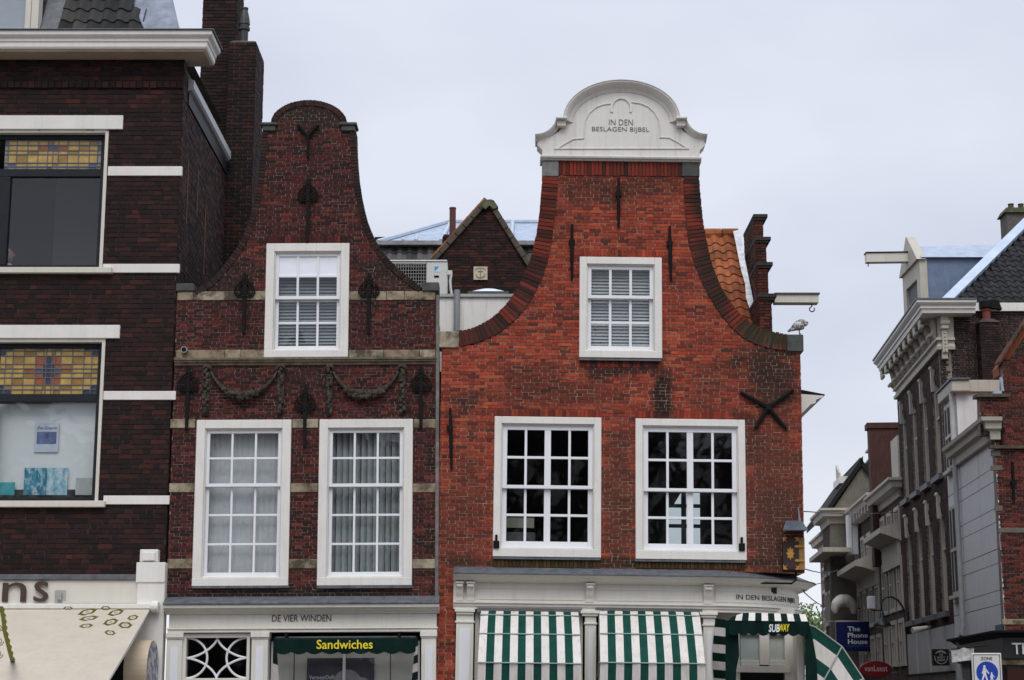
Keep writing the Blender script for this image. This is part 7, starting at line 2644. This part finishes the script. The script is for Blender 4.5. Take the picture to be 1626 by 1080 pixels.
# ---- invented houses across the square, behind the camera, added for panes to reflect
for (xa, xb, h0_, h1_, lab, mat_) in ((-34, -17, 12, 17, 'unseen wide brick house across the square with low gable', FB2), (-16.8, -5, 13, 18.5, 'unseen tall narrow gabled brick house across the square', FB3), (-4.8, 8, 14, 19, 'unseen tallest gabled house across the square', FB2), (8.2, 19, 12.5, 17.5, 'unseen red gabled house across the square', FB1), (19.2, 36, 12, 16, 'unseen long brown house across the square', FB3)):
    h_ = thing('unseen_square_house', lab, 'house', None, 'unseen houses added across the square for pane reflections', mat=Matrix.Translation(((xa + xb) / 2, -30, 0)))
    w_ = (xb - xa) / 2
    m = MB()
    m.hull([(-w_, 0, 0), (-w_, 0, h0_), (0, 0, h1_), (w_, 0, h0_), (w_, 0, 0)], [(-w_, -8, 0), (-w_, -8, h0_), (0, -8, h1_), (w_, -8, h0_), (w_, -8, 0)])
    m.build('wall', mat_, h_)
    n_ = int(w_ * 2 / 2.2)
    for k in range(n_):
        for zz_ in (4.2, 7.4, 10.4):
            u_ = -w_ + (k + .5) * 2 * w_ / n_
            m = MB()
            m.hull([(u_ - .6, .04, zz_), (u_ + .6, .04, zz_), (u_ + .6, .04, zz_ + 2), (u_ - .6, .04, zz_ + 2)], [(u_ - .6, -.05, zz_), (u_ + .6, -.05, zz_), (u_ + .6, -.05, zz_ + 2), (u_ - .6, -.05, zz_ + 2)])
            m.build('window', WHITE, h_)
# ---- street signs, lamp, wires
def at(px, py, Y): return onY(px, py, Y)
def sign_root(name, label, px, py, Y, cat='sign', group='signs in the side street'):
    p_ = at(px, py, Y)
    return thing(name, label, cat, None, group, mat=Matrix.Translation(p_)), p_
def pxm(Y): return Y / FPX * 1.0
# blue phone shop sign
s1, p_ = sign_root('shop_sign', 'dark blue hanging shop sign with three lines of white lettering', 1358, 1034, 60)
k_ = pxm(60) * .99
m = MB()
m.box(-29 * k_, 29 * k_, 0, 46 * k_, -.15, 0)
bevel(m.build('panel', plain('sign_blue', (.006, .012, .085), .35, .1, 2), s1), .02)
SW = plain('sign_white', (.72, .74, .78), .5, .03)
for i, tx in enumerate(('The', 'Phone', 'House')):
    w_ = (10.5, 16, 15.5)[i]
    lettering(tx, (-11 * k_, (-11 + w_ * 1.95) * k_ if False else (-11 + (20, 32, 31)[i]) * k_, (31 - i * 10) * k_, (38.5 - i * 10) * k_), s1, SW, .004, .006, bold=.02)
m = MB()
m.box(-12 * k_, 26 * k_, 7.5 * k_, 8.2 * k_, 0, .006)
m.build('underline', plain('sign_line_blue', (.05, .15, .35), .5), s1)
m = MB()
m.box(-29 * k_, 10 * k_, 46 * k_, 48 * k_, -.1, -.04)
m.box(-60 * k_, 70 * k_, 46.5 * k_, 47.3 * k_, -.09, -.06)
m.build('bracket', CRE, s1)
# red oval sign
s2, p_ = sign_root('shop_sign', 'red oval hanging sign with thin pale lettering', 1391, 1063, 54)
k_ = pxm(54)
m = MB()
n_ = 40
el = [(25 * k_ * math.cos(2 * math.pi * i / n_), 13 * k_ * math.sin(2 * math.pi * i / n_)) for i in range(n_)]
m.prism(el, -.14, 0)
bevel(m.build('panel', plain('sign_red', (.16, .008, .014), .35, .08, 2), s2), .015)
lettering('vanLeest', (-18 * k_, 18 * k_, -3 * k_, 6 * k_), s2, plain('sign_pink', (.55, .42, .42), .5), .004, .005)
m = MB()
m.box(22 * k_, 52 * k_, 4 * k_, 5 * k_, -.1, -.06)
m.box(22 * k_, 52 * k_, -5 * k_, -4 * k_, -.1, -.06)
m.build('bracket', plain('bracket_grey', (.2, .2, .2), .5), s2)
# croissant-shaped sign
s3, p_ = sign_root('croissant_sign', 'cream croissant shaped hanging sign above the blue sign', 1341, 976, 62, 'sign')
k_ = pxm(62)
m = MB()
path, rad = [], []
for i in range(29):
    t_ = i / 28
    a = math.pi * (1.12 - 1.24 * t_)
    path.append((14.5 * k_ * math.cos(a), 0, (7 + 15 * math.sin(a)) * k_))
    seg = abs(math.sin(t_ * math.pi * 6))
    rad.append(k_ * (3.0 + 7.0 * math.sin(math.pi * min(max(t_, .03), .97)) ** .7) * (.90 + .10 * seg ** .4))
m.tube(path, rad, 16)
m.build('croissant', plain('croissant_cream', (.74, .70, .62), .6, .1, 4), s3, smooth=True)
m = MB()
m.tube([(6 * k_, 0, 10 * k_), (60 * k_, 0, 9 * k_)], .02, 6)
m.build('bracket', IRON, s3)
# white box lamp
s4, p_ = sign_root('wall_floodlight', 'white box floodlight on a bracket next to the street lamp', 1385, 967, 56.5, 'lamp')
k_ = pxm(56.5)
m = MB()
m.box(-6 * k_, 6 * k_, 0, 20 * k_, -.2, 0)
bevel(m.build('housing', SASH, s4), .02)
m = MB()
m.tube([(0, .1, 0), (0, .1, -2 * k_), (24 * k_, .1, -2 * k_)], .02, 6)
m.build('bracket', IRON, s4)
# street lamp on a curved wall arm
s5, p_ = sign_root('street_lamp', 'dark green bell street lamp on a curved wall arm', 1401, 994, 51.5, 'street lamp', None)
k_ = pxm(51.5)
LG = plain('lamp_green', (.012, .022, .02), .4, .15)
m = MB()
m.lathe((0, 0, 0), [(14 * k_, 0), (14 * k_, 1 * k_), (11 * k_, 6 * k_), (5.5 * k_, 11 * k_), (4 * k_, 14 * k_), (3 * k_, 22 * k_), (2 * k_, 23 * k_)], 20)
m.build('shade', LG, s5, smooth=True)
m = MB()
m.lathe((0, 0, -.05), [(9 * k_, 0), (11 * k_, .05)], 16)
m.build('lens', plain('lamp_lens', (.3, .33, .33), .2), s5)
m = MB()
arm = [(0, 0, 20 * k_), (0, 0, 34 * k_), (2 * k_, 0, 40 * k_), (8 * k_, 0, 45 * k_), (17 * k_, 0, 45 * k_), (26 * k_, 0, 40 * k_), (33 * k_, 0, 30 * k_), (36 * k_, 0, 15 * k_), (37 * k_, 0, -10 * k_)]
m.tube(smooth_line3(arm) if 'smooth_line3' in globals() else arm, 1.6 * k_, 8)
m.box(36 * k_, 40 * k_, -12 * k_, 20 * k_, -.06, .06)
m.build('arm', LG, s5, smooth=True)
# black cosmetics shop sign with ring emblem
s6, p_ = sign_root('shop_sign', 'square black hanging sign with pale ring emblem', 1495, 1057, 44.6)
k_ = pxm(44.6)
m = MB()
m.box(-13 * k_, 13 * k_, 0, 25.5 * k_, -.14, 0)
bevel(m.build('panel', plain('sign_black', (.006, .007, .007), .35, .1), s6), .012)
m = MB()
for (r_, a0, a1) in ((10.0, .62, 2.52), (10, 2.9, 6.5), (8.4, .75, 2.0)):
    pts_ = [(r_ * k_ * math.cos(a0 + (a1 - a0) * i / 24), -.006, (12.7 + r_ * math.sin(a0 + (a1 - a0) * i / 24)) * k_) for i in range(25)]
    m.tube(pts_, .55 * k_, 5)
PG = plain('sign_pale_green', (.42, .46, .42), .5)
m.build('ring_emblem', PG, s6)
for i, tx in enumerate(('THE', 'BODY', 'SHOP')):
    hw_ = (3, 6, 6)[i]
    lettering(tx, (-hw_ * k_, hw_ * k_, (15.2 - i * 4.2) * k_, (18.2 - i * 4.2) * k_), s6, PG, .003, .004, bold=.01)
m = MB()
m.box(13 * k_, 26 * k_, 20 * k_, 21.5 * k_, -.1, -.04)
m.build('bracket', IRON, s6)
# pedestrian zone sign on its pole
zY = 35.0
p_ = at(1567, 1058, zY)
s7 = thing('traffic_sign', 'white zone sign with blue disc of adult and child walking', 'traffic sign', None, mat=Matrix.Translation((p_.x, zY, 0)))
k_ = pxm(zY)
zc_ = p_.z
m = MB()
w_, t0_, b0_ = 23.5 * k_, zat(1567, 1037, zY), zat(1567, 1110, zY)
m.box(-w_, w_, b0_, t0_, -.03, 0)
bevel(m.build('plate', plain('sign_plate', (.62, .62, .62), .45, .03), s7), .012)
m = MB()
for q_ in ((-w_ + .03, w_ - .03, t0_ - .04, t0_ - .028), (-w_ + .03, w_ - .03, b0_ + .028, b0_ + .04), (-w_ + .03, -w_ + .042, b0_ + .04, t0_ - .04), (w_ - .042, w_ - .03, b0_ + .04, t0_ - .04)):
    m.box(*q_, 0, .003)
m.build('border_line', IRON, s7)
lettering('ZONE', (-9 * k_, 9 * k_, t0_ - 11 * k_, t0_ - 6 * k_), s7, IRON, .001, .003, bold=.008)
m = MB()
dc = t0_ - 30 * k_
R_ = 17 * k_
m.prism([(R_ * math.cos(2 * math.pi * i / 40), dc + R_ * math.sin(2 * math.pi * i / 40)) for i in range(40)], 0, .003)
m.build('blue_disc', plain('disc_blue', (.01, .045, .36), .4), s7)
m = MB()
for (cx2, sc2) in ((-.05, 1.0), (.085, .62)):
    hd = dc + (.115 if sc2 == 1 else -.01)
    s_ = sc2
    m.prism([(cx2 + .024 * s_ * math.cos(i * .63), hd + .026 * s_ * math.sin(i * .63)) for i in range(10)], .004, .006)
    b_ = hd - .03 * s_
    m.prism([(cx2 - .035 * s_, b_), (cx2 + .035 * s_, b_), (cx2 + .028 * s_, b_ - .12 * s_), (cx2 + .06 * s_, b_ - .25 * s_), (cx2 + .035 * s_, b_ - .25 * s_), (cx2, b_ - .14 * s_), (cx2 - .045 * s_, b_ - .25 * s_), (cx2 - .07 * s_, b_ - .25 * s_), (cx2 - .03 * s_, b_ - .12 * s_)], .004, .006)
    m.prism([(cx2 + .03 * s_, b_ - .005), (cx2 + .09 * s_, b_ - .10 * s_), (cx2 + .075 * s_, b_ - .115 * s_), (cx2 + .02 * s_, b_ - .04 * s_)], .004, .006)
    m.prism([(cx2 - .03 * s_, b_ - .005), (cx2 - .06 * s_, b_ - .11 * s_), (cx2 - .045 * s_, b_ - .115 * s_), (cx2 - .02 * s_, b_ - .04 * s_)], .004, .006)
m.build('walking_figures', SW, s7)
m = MB()
m.tube([(0, .06, 0), (0, .06, t0_ - .05)], .03, 10)
m.build('pole', plain('pole_grey', (.22, .22, .22), .5), s7)
# overhead wires
for i, (a, b, Y0_, Y1_, sag) in enumerate((((1262, 811), (1425, 813), 27.5, 52, .05), ((1276, 903), (1330, 905), 27, 60, .08), ((1276, 938), (1318, 930), 27, 62, -.1), ((1276, 940), (1322, 958), 27, 63, .15))):
    pa, pb_ = at(*a, Y0_), at(*b, Y1_)
    m = MB()
    m.tube([tuple(pa + (pb_ - pa) * (k / 8) - Vector((0, 0, sag * 4 * (k / 8) * (1 - k / 8)))) for k in range(9)], .010, 5)
    tagged(m.build('overhead_wire', plain('wire_grey', (.12, .12, .13), .6) if i == 0 else bpy.data.materials['wire_grey']), ('thin wire strung across the side street level with the lead sign roof', 'thin wire strung across the side street level with the book sign foot', 'thin wire rising from the curved shop cornice to the street houses', 'sagging wire from the curved shop cornice to the croissant sign')[i], 'wire', 'wires over the side street')
# ---- trees at the end of the street
LEAF = brickmat('leaf_green', [(0, (.045, .085, .018)), (.5, (.08, .15, .03)), (1, (.13, .20, .05))], soot=.1, rough=.6)
BARK = plain('bark', (.06, .05, .04), .9, .3, 6, .5, 20)
def tree(px, pytop, Y, cr_, label):
    base_ = at(px, 1110, Y)
    top_ = zat(px, pytop, Y)
    t_ = thing('tree', label, 'tree', None, 'trees at the end of the street', mat=Matrix.Translation((base_.x, Y, 0)))
    m_ = MB()
    h_ = top_ - cr_ * .8
    m_.tube([(0, 0, 0), (.08, .05, h_ * .5), (0, 0, h_)], [.22, .16, .09], 8)
    limbs = []
    for k in range(9):
        a = k * 2.4
        r_ = cr_ * (.45 + .5 * rnd())
        e_ = (r_ * math.cos(a), r_ * math.sin(a), h_ * .75 + rnd() * cr_ * 1.3)
        m_.tube([(0, 0, h_ * (.55 + .04 * k)), (e_[0] * .5, e_[1] * .5, (h_ * .6 + e_[2]) * .5 + .2), e_], [.09, .05, .02], 6)
        limbs.append(e_)
    m_.build('trunk', BARK, t_)
    lf = MB()
    for k in range(2600):
        c_ = random.choice(limbs) if rnd() < .8 else (0, 0, h_ + .3 * cr_)
        d_ = Vector((random.gauss(0, .36), random.gauss(0, .36), random.gauss(0, .32))) * cr_
        p0 = Vector(c_) + d_
        if p0.z > top_ + .1: p0.z = top_ - rnd() * .4
        a = Vector((rnd() - .5, rnd() - .5, rnd() - .5)).normalized() * .10
        b = a.orthogonal().normalized() * .07
        lf.quad(tuple(p0 - a), tuple(p0 + b), tuple(p0 + a), tuple(p0 - b))
    lf.build('crown', LEAF, t_, kind='stuff')
tree(1268, 962, 92, 1.5, 'small green tree showing just beyond the red house corner')
tree(1300, 985, 97, 1.5, 'low green tree crown between street houses above the striped fan awning')
